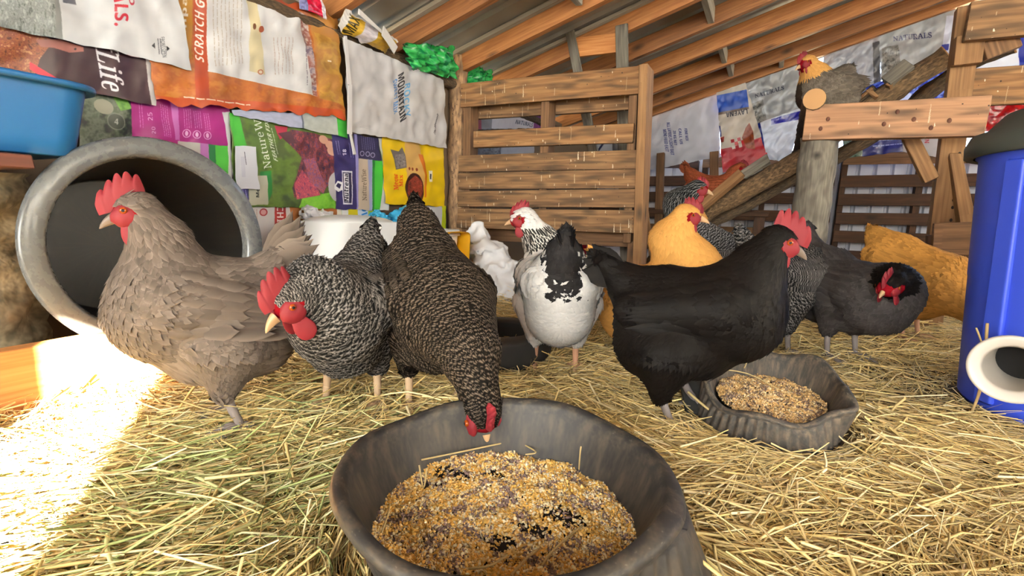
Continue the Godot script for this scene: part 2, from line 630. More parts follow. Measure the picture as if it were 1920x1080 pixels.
# ---------------------------------------------------------------- printing on sacks
class Canvas:
	var im: Image
	var w: int
	var h: int
	var n: FastNoiseLite
	func _init(width: int, height: int, base: Color, noise: FastNoiseLite) -> void:
		w = width
		h = height
		n = noise
		im = Image.create(w, h, false, Image.FORMAT_RGB8)
		im.fill(base)
	func fill_px(p: PackedVector2Array, c: Color) -> void:
		var lo := 1e9
		var hi := -1e9
		for q in p:
			lo = minf(lo, q.y)
			hi = maxf(hi, q.y)
		for y in range(maxi(0, int(lo)), mini(h - 1, int(hi) + 1) + 1):
			var xs := []
			var yy := y + 0.5
			for i in p.size():
				var a := p[i]
				var b := p[(i + 1) % p.size()]
				if (a.y <= yy) != (b.y <= yy):
					xs.append(a.x + (yy - a.y) / (b.y - a.y) * (b.x - a.x))
			xs.sort()
			for i in range(0, xs.size() - 1, 2):
				var x0 := clampi(roundi(xs[i]), 0, w)
				var x1 := clampi(roundi(xs[i + 1]), 0, w)
				if x1 > x0:
					im.fill_rect(Rect2i(x0, y, x1 - x0, 1), c)
	func poly(p: Array, c: Color) -> void:
		var q := PackedVector2Array()
		for a in p:
			q.append(Vector2(a.x * w, a.y * h))
		fill_px(q, c)
	func rect(x0: float, y0: float, x1: float, y1: float, c: Color) -> void:
		poly([Vector2(x0, y0), Vector2(x1, y0), Vector2(x1, y1), Vector2(x0, y1)], c)
	func ellipse(c0: Vector2, ex: Vector2, ey: Vector2, c: Color) -> void:
		var q := PackedVector2Array()
		for k in 28:
			var a := TAU * k / 28
			var p := c0 + ex * cos(a) + ey * sin(a)
			q.append(Vector2(p.x * w, p.y * h))
		fill_px(q, c)
	# lettering: baseline from p0 to p1, cap height up to p2 above p0
	func text(s: String, p0: Vector2, p1: Vector2, p2: Vector2, c: Color, font_name := "Droid Sans", weight := 700, slant := 0.0) -> void:
		var f := SystemFont.new()
		f.font_names = PackedStringArray([font_name])
		f.font_weight = weight
		var t := TextMesh.new()
		t.text = s
		t.font = f
		t.font_size = 32
		t.pixel_size = 0.01
		t.depth = 0.0
		t.curve_step = 2.0
		t.horizontal_alignment = HORIZONTAL_ALIGNMENT_LEFT
		t.vertical_alignment = VERTICAL_ALIGNMENT_BOTTOM
		var a := t.get_mesh_arrays()
		if a.is_empty():
			return
		var v: PackedVector3Array = a[Mesh.ARRAY_VERTEX]
		var idx: PackedInt32Array = a[Mesh.ARRAY_INDEX]
		var lo := Vector2(1e9, 1e9)
		var hi := Vector2(-1e9, -1e9)
		for q in v:
			lo = lo.min(Vector2(q.x, q.y))
			hi = hi.max(Vector2(q.x, q.y))
		var k := Vector2(w, h)
		var o := p0 * k
		var ax := (p1 - p0) * k
		var ay := (p2 - p0) * k
		for i in range(0, idx.size(), 3):
			var tri := PackedVector2Array()
			for j in 3:
				var q := v[idx[i + j]]
				var y := (q.y - lo.y) / (hi.y - lo.y)
				var x := (q.x - lo.x) / (hi.x - lo.x) + slant * y
				tri.append(o + ax * x + ay * y)
			fill_px(tri, c)
	# columns or rows of print too small to read: bars along dir, stacked along step
	func lines(p: Vector2, dir: Vector2, step: Vector2, count: int, thick: float, c: Color, r: RandomNumberGenerator) -> void:
		for i in count:
			var a := p + step * i
			var at := 0.0
			while at < 1.0:
				var len := r.randf_range(0.05, 0.16)
				var e := minf(at + len, 1.0)
				var q := step.normalized() * thick
				poly([a + dir * at, a + dir * e, a + dir * e + q, a + dir * at + q], c)
				at = e + 0.018
			if r.randf() < 0.12:
				continue
	func each(p: Array, f: Callable) -> void:
		# recolour the pixels inside a polygon: f(x, y, old) -> Color
		var lo := Vector2(1e9, 1e9)
		var hi := Vector2(-1e9, -1e9)
		var poly2 := PackedVector2Array()
		for a in p:
			lo = lo.min(a)
			hi = hi.max(a)
			poly2.append(a)
		for y in range(maxi(0, int(lo.y * h)), mini(h, int(hi.y * h) + 1)):
			for x in range(maxi(0, int(lo.x * w)), mini(w, int(hi.x * w) + 1)):
				var q := Vector2((x + 0.5) / w, (y + 0.5) / h)
				if Geometry2D.is_point_in_polygon(q, poly2):
					im.set_pixel(x, y, f.call(q.x, q.y, im.get_pixel(x, y)))
	func speckle(p: Array, cols: Array, freq: float, stretch := Vector2.ONE) -> void:
		each(p, func(x: float, y: float, _o: Color) -> Color:
			var t := clampf(0.5 + 0.9 * n.get_noise_2d(x * freq * stretch.x * w / h, y * freq * stretch.y) + 0.35 * n.get_noise_2d(x * freq * 4.1 * stretch.x * w / h + 9.0, y * freq * 4.1 * stretch.y), 0, 0.999) * (cols.size() - 1)
			return cols[int(t)].lerp(cols[int(t) + 1], t - int(t)))
	func done() -> ImageTexture:
		im.resize(w / 2, h / 2, Image.INTERPOLATE_BILINEAR)
		return ImageTexture.create_from_image(im)

# a sack pinned to a wall: a wrinkled sheet between four corners (top left, top right, bottom right, bottom left)
func sack_mesh(q: Array, out: Vector3, wrinkle: float, seed_at: float, edge := 0.01, folds := 1.0, bulge := 0.0) -> ArrayMesh:
	var size: float = ((q[1] - q[0]).length() + (q[2] - q[3]).length()) * 0.5
	var tall: float = ((q[3] - q[0]).length() + (q[2] - q[1]).length()) * 0.5
	var nx := clampi(int(size / 0.014), 12, 64)
	var ny := clampi(int(tall / 0.014), 12, 64)
	var p := PackedVector3Array()
	var uv := PackedVector2Array()
	for side in 2:
		for j in ny + 1:
			for i in nx + 1:
				var u := float(i) / nx
				var v := float(j) / ny
				var a: Vector3 = q[0].lerp(q[1], u)
				var b: Vector3 = q[3].lerp(q[2], u)
				var s := a.lerp(b, v)
				var x: float = u * size
				var y: float = v * tall
				var crease := absf(noise_a.get_noise_3d(x * 5.0 * folds, y * 5.0 * folds, seed_at)) - 0.25
				var soft := noise_b.get_noise_3d(x * 9.0 * folds, y * 9.0 * folds, seed_at + 7.0)
				var fine := absf(noise_a.get_noise_3d(x * 14.0 * folds, y * 14.0 * folds, seed_at + 30.0)) - 0.2
				var d := wrinkle * (-crease * 1.5 + soft * 0.8 - fine * 0.7)
				var rim: float = minf(minf(u, 1.0 - u) * size, minf(v, 1.0 - v) * tall)
				d += bulge * sin(PI * u) * sin(PI * v)
				s += out * d
				if rim < 0.02:
					var ex: Vector3 = (q[1] - q[0]).normalized()
					var ey: Vector3 = (q[3] - q[0]).normalized()
					s += (ex * noise_b.get_noise_2d(y * 12.0, seed_at) + ey * noise_b.get_noise_2d(x * 12.0, seed_at + 3.0)) * edge * (1.0 - rim / 0.02)
				p.append(s - out * (0.0012 * side))
				uv.append(Vector2(u, v))
	var idx := PackedInt32Array()
	var c := nx + 1
	var half := c * (ny + 1)
	for j in ny:
		for i in nx:
			var a := j * c + i
			idx.append_array([a, a + 1, a + c, a + 1, a + c + 1, a + c])
			idx.append_array([half + a, half + a + c, half + a + 1, half + a + 1, half + a + c, half + a + c + 1])
	for i in nx:
		idx.append_array([i, half + i, i + 1, i + 1, half + i, half + i + 1])
		var e := ny * c + i
		idx.append_array([e, e + 1, half + e, e + 1, half + e + 1, half + e])
	for j in ny:
		var e := j * c
		idx.append_array([e, e + c, half + e, e + c, half + e + c, half + e])
		e = j * c + nx
		idx.append_array([e, half + e, e + c, e + c, half + e, half + e + c])
	return commit(p, smooth_normals(p, idx), idx, uv)

func sack(called: String, q: Array, label: String, category: String, tex: Texture2D, opt := {}) -> Node3D:
	var out: Vector3 = (q[3] - q[0]).cross(q[1] - q[0]).normalized()
	var o := Node3D.new()
	var m := mat(opt.get("tint", Color(0.96, 0.96, 0.96)), opt.get("rough", 0.42), tex)
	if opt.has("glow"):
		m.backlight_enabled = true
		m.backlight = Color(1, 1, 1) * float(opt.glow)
	if opt.has("metal"):
		m.metallic = opt.metal
	var at: Vector3 = (q[2] + q[3]) * 0.5
	var local := []
	for a in q:
		local.append(a - at)
	o = thing(called, label, category, at, 0.0, opt.get("group", "feed sacks lining the walls"))
	part("sheet", sack_mesh(local, out, opt.get("wrinkle", 0.006), rng.randf() * 50.0, opt.get("edge", 0.006), opt.get("folds", 1.0), opt.get("bulge", 0.0)), m, o)
	return o

func tone(c: Canvas, amount: float, f := 3.0) -> void:
	# slightly uneven, scuffed ink over the whole sheet
	c.each([Vector2(0, 0), Vector2(1, 0), Vector2(1, 1), Vector2(0, 1)], func(x: float, y: float, o: Color) -> Color:
		var k := 1.0 + amount * noise_b.get_noise_2d(x * f * c.w / c.h, y * f)
		return Color(o.r * k, o.g * k, o.b * k))

func build_sacks() -> void:
	var r := RandomNumberGenerator.new()
	r.seed = 4
	var white := Color(0.86, 0.86, 0.85)
	var c: Canvas
	# grey and white sack, top left
	c = Canvas.new(700, 320, Color(0.84, 0.84, 0.83), noise_a)
	c.poly([Vector2(-0.02, -0.067), Vector2(0.362, -0.165), Vector2(0.344, 1.03), Vector2(-0.017, 1.215)], Color(0.55, 0.56, 0.54))
	c.speckle([Vector2(-0.02, -0.067), Vector2(0.352, -0.163), Vector2(0.313, 1.053), Vector2(-0.017, 1.215)], [Color(0.36, 0.38, 0.36), Color(0.66, 0.68, 0.65), Color(0.50, 0.52, 0.5), Color(0.74, 0.75, 0.73)], 9.0, Vector2(2.0, 0.6))
	c.poly([Vector2(0.368, 0.489), Vector2(0.429, 0.462), Vector2(0.433, 0.527), Vector2(0.371, 0.531)], Color(0.38, 0.38, 0.40))
	c.text("NATURALS.", Vector2(0.648, -0.315), Vector2(0.598, 0.692), Vector2(0.72, -0.331), Color(0.72, 0.10, 0.18), "Droid Sans", 700, 0.0)
	c.text("ED", Vector2(0.696, 0.271), Vector2(0.69, 0.44), Vector2(0.726, 0.263), Color(0.62, 0.15, 0.22))
	c.poly([Vector2(0.778, 0.833), Vector2(0.8, 0.791), Vector2(0.797, 0.854)], Color(0.15, 0.15, 0.16))
	c.poly([Vector2(0.866, 0.798), Vector2(0.882, 0.82), Vector2(0.86, 0.856)], Color(0.15, 0.15, 0.16))
	c.lines(Vector2(0.823, 0.737), Vector2(0.812, 0.909) - Vector2(0.823, 0.737), Vector2(0.836, 0.732) - Vector2(0.823, 0.737), 2, 0.006, Color(0.35, 0.35, 0.37), r)
	c.text("FRONT OPEN", Vector2(0.843, 0.719), Vector2(0.831, 0.935), Vector2(0.866, 0.705), Color(0.2, 0.2, 0.22), "Droid Sans", 400)
	tone(c, 0.06)
	var o := sack("feed_sack", [Vector3(0.052, 0.955, -0.454), Vector3(0.052, 1.09, -0.875), Vector3(0.052, 0.818, -0.91), Vector3(0.052, 0.806, -0.439)], "white and grey feed sack with red vertical letters, top left corner of the lined wall", "feed sack", c.done(), {"wrinkle": 0.010})
	# maroon sack
	c = Canvas.new(640, 240, Color(0.20, 0.10, 0.13), noise_a)
	c.speckle([Vector2(-0.022, -0.059), Vector2(0.296, 0.169), Vector2(0.399, 0.231), Vector2(0.327, 0.575), Vector2(0.283, 1.033), Vector2(-0.021, 1.215)], [Color(0.32, 0.13, 0.12), Color(0.62, 0.38, 0.22), Color(0.47, 0.22, 0.17), Color(0.75, 0.55, 0.36)], 7.0)
	c.poly([Vector2(0.306, 0.281), Vector2(0.433, 0.189), Vector2(0.562, 0.223), Vector2(0.563, 0.302), Vector2(0.482, 0.375), Vector2(0.397, 0.354), Vector2(0.331, 0.383)], Color(0.60, 0.38, 0.34))
	c.ellipse(Vector2(0.516, 0.29), Vector2(0.522, 0.286) - Vector2(0.516, 0.29), Vector2(0.515, 0.308) - Vector2(0.516, 0.29), Color(0.1, 0.05, 0.05))
	c.poly([Vector2(0.279, 0.658), Vector2(0.424, 0.863), Vector2(0.364, 0.899), Vector2(0.278, 0.779)], Color(0.80, 0.10, 0.20))
	c.text("ofLife", Vector2(0.618, -0.158), Vector2(0.661, 0.874), Vector2(0.762, -0.171), Color(0.94, 0.92, 0.92), "Droid Serif", 700, 0.05)
	c.poly([Vector2(0.948, -0.015), Vector2(1.002, -0.049), Vector2(1.007, 1.027), Vector2(0.969, 1.044)], Color(0.80, 0.78, 0.76))
	tone(c, 0.10)
	sack("feed_sack", [Vector3(0.034, 0.837, -0.447), Vector3(0.034, 0.848, -0.809), Vector3(0.034, 0.698, -0.809), Vector3(0.034, 0.694, -0.432)], "dark maroon feed sack with white script and a bird's head, above the blue tub", "feed sack", c.done(), {"wrinkle": 0.006})
	# orange sack
	c = Canvas.new(820, 640, Color(0.68, 0.37, 0.13), noise_a)
	c.speckle([Vector2(0, 0), Vector2(1, 0), Vector2(1, 1), Vector2(0, 1)], [Color(0.60, 0.32, 0.11), Color(0.70, 0.41, 0.16), Color(0.66, 0.36, 0.13), Color(0.73, 0.47, 0.20)], 5.0)
	c.poly([Vector2(0.151, -0.141), Vector2(0.211, -0.175), Vector2(0.166, 0.639), Vector2(0.111, 0.655)], Color(0.70, 0.50, 0.16))
	c.poly([Vector2(0.209, -0.173), Vector2(0.262, -0.203), Vector2(0.221, 0.96), Vector2(0.164, 0.949)], Color(0.64, 0.24, 0.09))
	c.poly([Vector2(0.256, -0.082), Vector2(0.893, -0.404), Vector2(0.871, 0.029), Vector2(0.245, 0.123)], Color(0.62, 0.26, 0.12))
	c.poly([Vector2(0.256, -0.082), Vector2(0.577, -0.247), Vector2(0.563, 0.037), Vector2(0.792, 0.069), Vector2(0.823, 0.809), Vector2(0.227, 0.721)], Color(0.87, 0.86, 0.84))
	c.speckle([Vector2(0.732, 0.054), Vector2(0.792, 0.069), Vector2(0.823, 0.809), Vector2(0.791, 0.8)], [Color(0.45, 0.38, 0.45), Color(0.75, 0.68, 0.66), Color(0.55, 0.30, 0.25), Color(0.8, 0.75, 0.7)], 6.0)
	c.poly([Vector2(0.433, -0.132), Vector2(0.491, -0.161), Vector2(0.511, 0.676), Vector2(0.428, 0.665), Vector2(0.449, 0.246)], Color(0.84, 0.79, 0.62))
	c.lines(Vector2(0.279, 0.107), Vector2(0.26, 0.674) - Vector2(0.279, 0.107), Vector2(0.298, 0.098) - Vector2(0.279, 0.107), 8, 0.003, Color(0.70, 0.64, 0.55), r)
	c.lines(Vector2(0.569, 0.337), Vector2(0.565, 0.663) - Vector2(0.569, 0.337), Vector2(0.59, 0.33) - Vector2(0.569, 0.337), 6, 0.003, Color(0.72, 0.62, 0.55), r)
	c.lines(Vector2(0.759, 0.249), Vector2(0.75, 0.717) - Vector2(0.759, 0.249), Vector2(0.77, 0.245) - Vector2(0.759, 0.249), 1, 0.005, Color(0.45, 0.42, 0.45), r)
	c.ellipse(Vector2(0.504, 0.292), Vector2(0.519, 0.286) - Vector2(0.504, 0.292), Vector2(0.503, 0.319) - Vector2(0.504, 0.292), Color(0.62, 0.30, 0.14))
	c.ellipse(Vector2(0.466, 0.284), Vector2(0.474, 0.281) - Vector2(0.466, 0.284), Vector2(0.464, 0.311) - Vector2(0.466, 0.284), Color(0.40, 0.24, 0.12))
	c.ellipse(Vector2(0.486, 0.659), Vector2(0.501, 0.655) - Vector2(0.486, 0.659), Vector2(0.485, 0.682) - Vector2(0.486, 0.659), Color(0.70, 0.42, 0.28))
	c.ellipse(Vector2(0.486, 0.659), Vector2(0.495, 0.657) - Vector2(0.486, 0.659), Vector2(0.486, 0.673) - Vector2(0.486, 0.659), Color(0.86, 0.80, 0.70))
	c.poly([Vector2(0.806, 0.063), Vector2(1.023, 0.012), Vector2(1.006, 0.868), Vector2(0.833, 0.823)], Color(0.68, 0.47, 0.20))
	c.speckle([Vector2(0.827, 0.201), Vector2(1.012, 0.241), Vector2(1.007, 0.857), Vector2(0.84, 0.822)], [Color(0.62, 0.44, 0.15), Color(0.73, 0.56, 0.22), Color(0.66, 0.46, 0.20), Color(0.70, 0.50, 0.24)], 3.0)
	c.rect(0.905, 0.44, 0.93, 0.455, Color(0.9, 0.85, 0.75))
	c.poly([Vector2(0.002, 0.968), Vector2(0.108, 0.948), Vector2(0.449, 0.92), Vector2(0.98, 0.916), Vector2(0.999, 1.011), Vector2(-0.001, 1.016)], Color(0.70, 0.29, 0.11))
	c.text("ompanion", Vector2(0.153, 0.537), Vector2(0.198, -0.129), Vector2(0.121, 0.548), Color(0.93, 0.90, 0.84), "Droid Sans", 700)
	c.text("SCRATCH GRAINS", Vector2(0.214, 0.657), Vector2(0.251, -0.087), Vector2(0.178, 0.66), Color(0.95, 0.92, 0.88), "Droid Sans", 700, 0.03)
	c.lines(Vector2(0.117, 0.938), Vector2(0.42, 0.952) - Vector2(0.117, 0.938), Vector2(0.116, 0.954) - Vector2(0.117, 0.938), 1, 0.010, Color(0.90, 0.84, 0.76), r)
	c.lines(Vector2(0.338, 1.011), Vector2(0.56, 1.016) - Vector2(0.338, 1.011), Vector2(0.337, 1.029) - Vector2(0.338, 1.011), 1, 0.012, Color(0.90, 0.84, 0.76), r)
	tone(c, 0.10)
	o = sack("feed_sack", [Vector3(0.042, 1.078, -0.795), Vector3(0.042, 1.173, -1.498), Vector3(0.042, 0.786, -1.519), Vector3(0.042, 0.706, -0.8)], "large orange scratch grain sack with a wrinkled white panel", "feed sack", c.done(), {"wrinkle": 0.010, "edge": 0.02})
	# the white sack beside the log post
	c = Canvas.new(560, 640, Color(0.80, 0.79, 0.78), noise_a)
	c.text("MOUNTAIN", Vector2(0.466, 0.184), Vector2(0.464, 0.775), Vector2(0.526, 0.169), Color(0.05, 0.05, 0.07), "Droid Sans", 700, -0.10)
	c.text("ROCKY", Vector2(0.528, 0.268), Vector2(0.522, 0.697), Vector2(0.585, 0.257), Color(0.42, 0.66, 0.84), "Droid Sans", 700, -0.08)
	c.text("SWEET MIX", Vector2(0.415, 0.271), Vector2(0.409, 0.691), Vector2(0.458, 0.259), Color(0.36, 0.56, 0.80), "Droid Sans", 700, -0.08)
	c.text("The Mountain", Vector2(0.849, 0.845), Vector2(0.902, 0.54), Vector2(0.83, 0.835), Color(0.12, 0.12, 0.14), "Droid Sans", 700, 0.1)
	c.lines(Vector2(0.093, 0.923), Vector2(0.206, 0.93) - Vector2(0.093, 0.923), Vector2(0.092, 0.941) - Vector2(0.093, 0.923), 1, 0.004, Color(0.7, 0.7, 0.7), r)
	tone(c, 0.05)
	o = sack("feed_sack", [Vector3(0.05, 1.102, -1.519), Vector3(0.05, 1.103, -2.205), Vector3(0.05, 0.755, -2.239), Vector3(0.05, 0.736, -1.533)], "white woven mix sack beside the log post, blue and black letters running down", "feed sack", c.done(), {"wrinkle": 0.010, "rough": 0.6})
	board("hem", o, Vector3(0.064, 1.102, -1.511) - o.position, Vector3(0.066, 0.917, -1.529) - o.position, 0.022, 0.006, Vector3(0, 0, 1), mat(Color(0.84, 0.82, 0.80), 0.7), 0.002, 0.004)
	board("hem", o, Vector3(0.066, 0.921, -1.526) - o.position, Vector3(0.066, 0.726, -1.526) - o.position, 0.030, 0.006, Vector3(0, 0, 1), mat(Color(0.84, 0.82, 0.80), 0.7), 0.002, 0.006)
	board("hem", o, Vector3(0.064, 0.73, -1.525) - o.position, Vector3(0.062, 0.638, -1.554) - o.position, 0.020, 0.005, Vector3(0, 0, 1), mat(Color(0.84, 0.82, 0.80), 0.7), 0.002, 0.006)
	# magenta sack
	c = Canvas.new(640, 400, Color(0.20, 0.24, 0.18), noise_a)
	c.speckle([Vector2(0, -0.049), Vector2(0.296, 0.065), Vector2(0.304, 1.078), Vector2(0, 1.091)], [Color(0.10, 0.12, 0.10), Color(0.28, 0.33, 0.24), Color(0.45, 0.47, 0.40), Color(0.30, 0.36, 0.26)], 5.0)
	c.ellipse(Vector2(0.129, 0.212), Vector2(0.184, 0.219) - Vector2(0.129, 0.212), Vector2(0.129, 0.283) - Vector2(0.129, 0.212), Color(0.62, 0.61, 0.52))
	c.speckle([Vector2(0.182, 0.107), Vector2(0.257, 0.086), Vector2(0.291, 0.192), Vector2(0.224, 0.229)], [Color(0.30, 0.50, 0.18), Color(0.45, 0.65, 0.28), Color(0.40, 0.58, 0.24)], 6.0)
	c.ellipse(Vector2(0.198, 0.339), Vector2(0.251, 0.343) - Vector2(0.198, 0.339), Vector2(0.198, 0.422) - Vector2(0.198, 0.339), Color(0.48, 0.50, 0.45))
	c.ellipse(Vector2(0.198, 0.339), Vector2(0.245, 0.344) - Vector2(0.198, 0.339), Vector2(0.198, 0.411) - Vector2(0.198, 0.339), Color(0.24, 0.27, 0.22))
	c.text("4", Vector2(0.186, 0.367), Vector2(0.21, 0.367), Vector2(0.186, 0.31), Color(0.7, 0.7, 0.66))
	c.poly([Vector2(0.278, -0.085), Vector2(1.059, -0.315), Vector2(1.029, 0.458), Vector2(0.598, 0.457), Vector2(0.297, 0.561)], Color(0.62, 0.10, 0.47))
	c.poly([Vector2(0.539, 0.055), Vector2(0.592, 0.053), Vector2(0.605, 0.478), Vector2(0.575, 0.472)], Color(0.76, 0.42, 0.70))
	c.poly([Vector2(0.298, 0.519), Vector2(0.598, 0.445), Vector2(0.615, 1.066), Vector2(0.292, 1.079)], Color(0.64, 0.10, 0.46))
	c.text("20", Vector2(0.436, 0.413), Vector2(0.434, 0.342), Vector2(0.412, 0.417), Color(0.95, 0.88, 0.94), "Droid Sans", 400)
	c.text("25", Vector2(0.421, 0.28), Vector2(0.419, 0.199), Vector2(0.39, 0.287), Color(0.95, 0.88, 0.94), "Droid Sans", 400)
	c.lines(Vector2(0.332, 0.108), Vector2(0.342, 0.372) - Vector2(0.332, 0.108), Vector2(0.348, 0.104) - Vector2(0.332, 0.108), 2, 0.004, Color(0.82, 0.55, 0.76), r)
	c.lines(Vector2(0.473, 0.099), Vector2(0.496, 0.424) - Vector2(0.473, 0.099), Vector2(0.487, 0.101) - Vector2(0.473, 0.099), 4, 0.004, Color(0.82, 0.55, 0.76), r)
	c.lines(Vector2(0.632, 0.11), Vector2(0.639, 0.313) - Vector2(0.632, 0.11), Vector2(0.648, 0.107) - Vector2(0.632, 0.11), 4, 0.004, Color(0.84, 0.60, 0.78), r)
	c.lines(Vector2(0.711, 0.115), Vector2(0.718, 0.303) - Vector2(0.711, 0.115), Vector2(0.727, 0.111) - Vector2(0.711, 0.115), 4, 0.004, Color(0.84, 0.60, 0.78), r)
	c.lines(Vector2(0.788, 0.12), Vector2(0.799, 0.305) - Vector2(0.788, 0.12), Vector2(0.804, 0.116) - Vector2(0.788, 0.12), 3, 0.004, Color(0.84, 0.60, 0.78), r)
	for e in [Vector2(0.653, 0.367), Vector2(0.728, 0.365), Vector2(0.809, 0.362)]:
		c.ellipse(e, Vector2(0.684, 0.361) - Vector2(0.653, 0.367), Vector2(0.652, 0.413) - Vector2(0.653, 0.367), Color(0.88, 0.70, 0.84))
		c.ellipse(e, Vector2(0.678, 0.362) - Vector2(0.653, 0.367), Vector2(0.652, 0.404) - Vector2(0.653, 0.367), Color(0.60, 0.10, 0.45))
		c.ellipse(e, Vector2(0.665, 0.365) - Vector2(0.653, 0.367), Vector2(0.652, 0.396) - Vector2(0.653, 0.367), Color(0.88, 0.70, 0.84))
	c.poly([Vector2(0.59, 0.458), Vector2(0.754, 0.454), Vector2(0.769, 1.06), Vector2(0.607, 1.066)], Color(0.76, 0.74, 0.70))
	c.text("xs", Vector2(0.692, 0.673), Vector2(0.724, 0.675), Vector2(0.693, 0.632), Color(0.3, 0.3, 0.3), "Droid Serif", 400)
	c.poly([Vector2(0.746, 0.455), Vector2(0.811, 0.456), Vector2(0.826, 1.058), Vector2(0.765, 1.06)], Color(0.74, 0.47, 0.72))
	c.poly([Vector2(0.811, 0.456), Vector2(0.87, 0.459), Vector2(0.885, 1.055), Vector2(0.826, 1.058)], Color(0.14, 0.46, 0.24))
	c.poly([Vector2(0.865, 0.459), Vector2(0.983, 0.453), Vector2(0.972, 1.052), Vector2(0.881, 1.055)], Color(0.28, 0.70, 0.22))
	c.poly([Vector2(0.939, 0.074), Vector2(1.044, 0.063), Vector2(1.016, 1.05), Vector2(0.954, 1.053), Vector2(0.975, 0.43)], Color(0.87, 0.86, 0.86))
	tone(c, 0.07)
	sack("feed_sack", [Vector3(0.012, 0.73, -0.643), Vector3(0.012, 0.741, -1.044), Vector3(0.012, 0.456, -1.041), Vector3(0.012, 0.45, -0.619)], "magenta and dark green feed sack rising behind the round black tub", "feed sack", c.done(), {"wrinkle": 0.005})
	build_sacks_more(r)

func build_sacks_more(r: RandomNumberGenerator) -> void:
	var c: Canvas
	var o: Node3D
	# pale sack end above the green one
	c = Canvas.new(480, 110, Color(0.74, 0.76, 0.72), noise_a)
	c.rect(0, 0, 0.55, 1, Color(0.70, 0.72, 0.80))
	c.rect(0.55, 0, 0.565, 1, Color(0.35, 0.38, 0.45))
	c.rect(0.90, 0, 1, 1, Color(0.25, 0.66, 0.24))
	tone(c, 0.06)
	sack("feed_sack", [Vector3(0.032, 0.729, -1.038), Vector3(0.032, 0.804, -1.535), Vector3(0.032, 0.712, -1.543), Vector3(0.032, 0.713, -1.045)], "narrow pale end of a sack under the orange one, bright green right edge", "feed sack", c.done(), {"wrinkle": 0.004})
	# green sack with the bird
	c = Canvas.new(900, 460, Color(0.29, 0.37, 0.15), noise_a)
	c.speckle([Vector2(0, 0), Vector2(1, 0), Vector2(1, 1), Vector2(0, 1)], [Color(0.24, 0.32, 0.13), Color(0.32, 0.42, 0.15), Color(0.37, 0.48, 0.18), Color(0.29, 0.36, 0.16)], 2.2)
	c.poly([Vector2(-0.002, -0.038), Vector2(0.042, -0.017), Vector2(0.07, 0.336), Vector2(0.009, 0.353)], Color(0.25, 0.65, 0.20))
	c.speckle([Vector2(0.356, 0.869), Vector2(0.561, 0.78), Vector2(0.581, 1.028), Vector2(0.333, 1.041)], [Color(0.35, 0.62, 0.18), Color(0.50, 0.76, 0.24), Color(0.42, 0.70, 0.2)], 3.0)
	# the printed hen
	var hen_cols := [Color(0.14, 0.13, 0.30), Color(0.42, 0.17, 0.16), Color(0.30, 0.16, 0.26), Color(0.60, 0.26, 0.22), Color(0.35, 0.22, 0.38)]
	c.speckle([Vector2(0.31, 0.072), Vector2(0.456, 0.07), Vector2(0.579, 0.113), Vector2(0.578, 0.572), Vector2(0.485, 0.802), Vector2(0.378, 0.749), Vector2(0.311, 0.886), Vector2(0.305, 0.758), Vector2(0.346, 0.515), Vector2(0.368, 0.382), Vector2(0.291, 0.232)], hen_cols, 11.0, Vector2(1.4, 0.7))
	c.speckle([Vector2(0.316, 0.712), Vector2(0.364, 0.53), Vector2(0.458, 0.765), Vector2(0.471, 0.831), Vector2(0.324, 0.898)], [Color(0.36, 0.16, 0.38), Color(0.80, 0.36, 0.36), Color(0.55, 0.20, 0.36), Color(0.86, 0.45, 0.4)], 16.0, Vector2(1.8, 0.8))
	c.speckle([Vector2(0.374, 0.413), Vector2(0.448, 0.37), Vector2(0.516, 0.717), Vector2(0.492, 0.815), Vector2(0.407, 0.666)], [Color(0.45, 0.22, 0.32), Color(0.72, 0.38, 0.34), Color(0.40, 0.30, 0.52), Color(0.75, 0.35, 0.35)], 16.0, Vector2(1.8, 0.8))
	c.poly([Vector2(0.224, 0.051), Vector2(0.295, 0.046), Vector2(0.287, 0.134), Vector2(0.249, 0.207), Vector2(0.233, 0.139)], Color(0.66, 0.16, 0.25))
	c.poly([Vector2(0.239, 0.137), Vector2(0.309, 0.09), Vector2(0.34, 0.231), Vector2(0.291, 0.232)], Color(0.30, 0.16, 0.20))
	for e in [Vector2(0.513, 0.131), Vector2(0.555, 0.186), Vector2(0.564, 0.264)]:
		c.ellipse(e, Vector2(0.545, 0.136) - Vector2(0.513, 0.131), Vector2(0.512, 0.184) - Vector2(0.513, 0.131), Color(0.80, 0.62, 0.54))
	# grey disc, navy panel, brand box
	c.ellipse(Vector2(0.593, 0.707), Vector2(0.659, 0.705) - Vector2(0.593, 0.707), Vector2(0.588, 0.902) - Vector2(0.593, 0.707), Color(0.74, 0.73, 0.74))
	c.poly([Vector2(0.571, 0.003), Vector2(0.743, -0.015), Vector2(0.734, 1.05), Vector2(0.58, 1.056)], Color(0.16, 0.14, 0.36))
	c.poly([Vector2(0.571, 0.696), Vector2(0.595, 0.631), Vector2(0.633, 0.646), Vector2(0.63, 0.744), Vector2(0.595, 0.776), Vector2(0.57, 0.744)], Color(0.93, 0.93, 0.93))
	c.poly([Vector2(0.582, 0.702), Vector2(0.598, 0.658), Vector2(0.621, 0.676), Vector2(0.608, 0.733)], Color(0.16, 0.14, 0.30))
	c.poly([Vector2(0.629, 0.494), Vector2(0.708, 0.487), Vector2(0.696, 0.936), Vector2(0.625, 0.934)], Color(0.90, 0.90, 0.92))
	c.poly([Vector2(0.634, 0.514), Vector2(0.7, 0.51), Vector2(0.689, 0.915), Vector2(0.632, 0.912)], Color(0.16, 0.15, 0.30))
	c.poly([Vector2(0.64, 0.527), Vector2(0.679, 0.527), Vector2(0.669, 0.902), Vector2(0.638, 0.898)], Color(0.92, 0.92, 0.93))
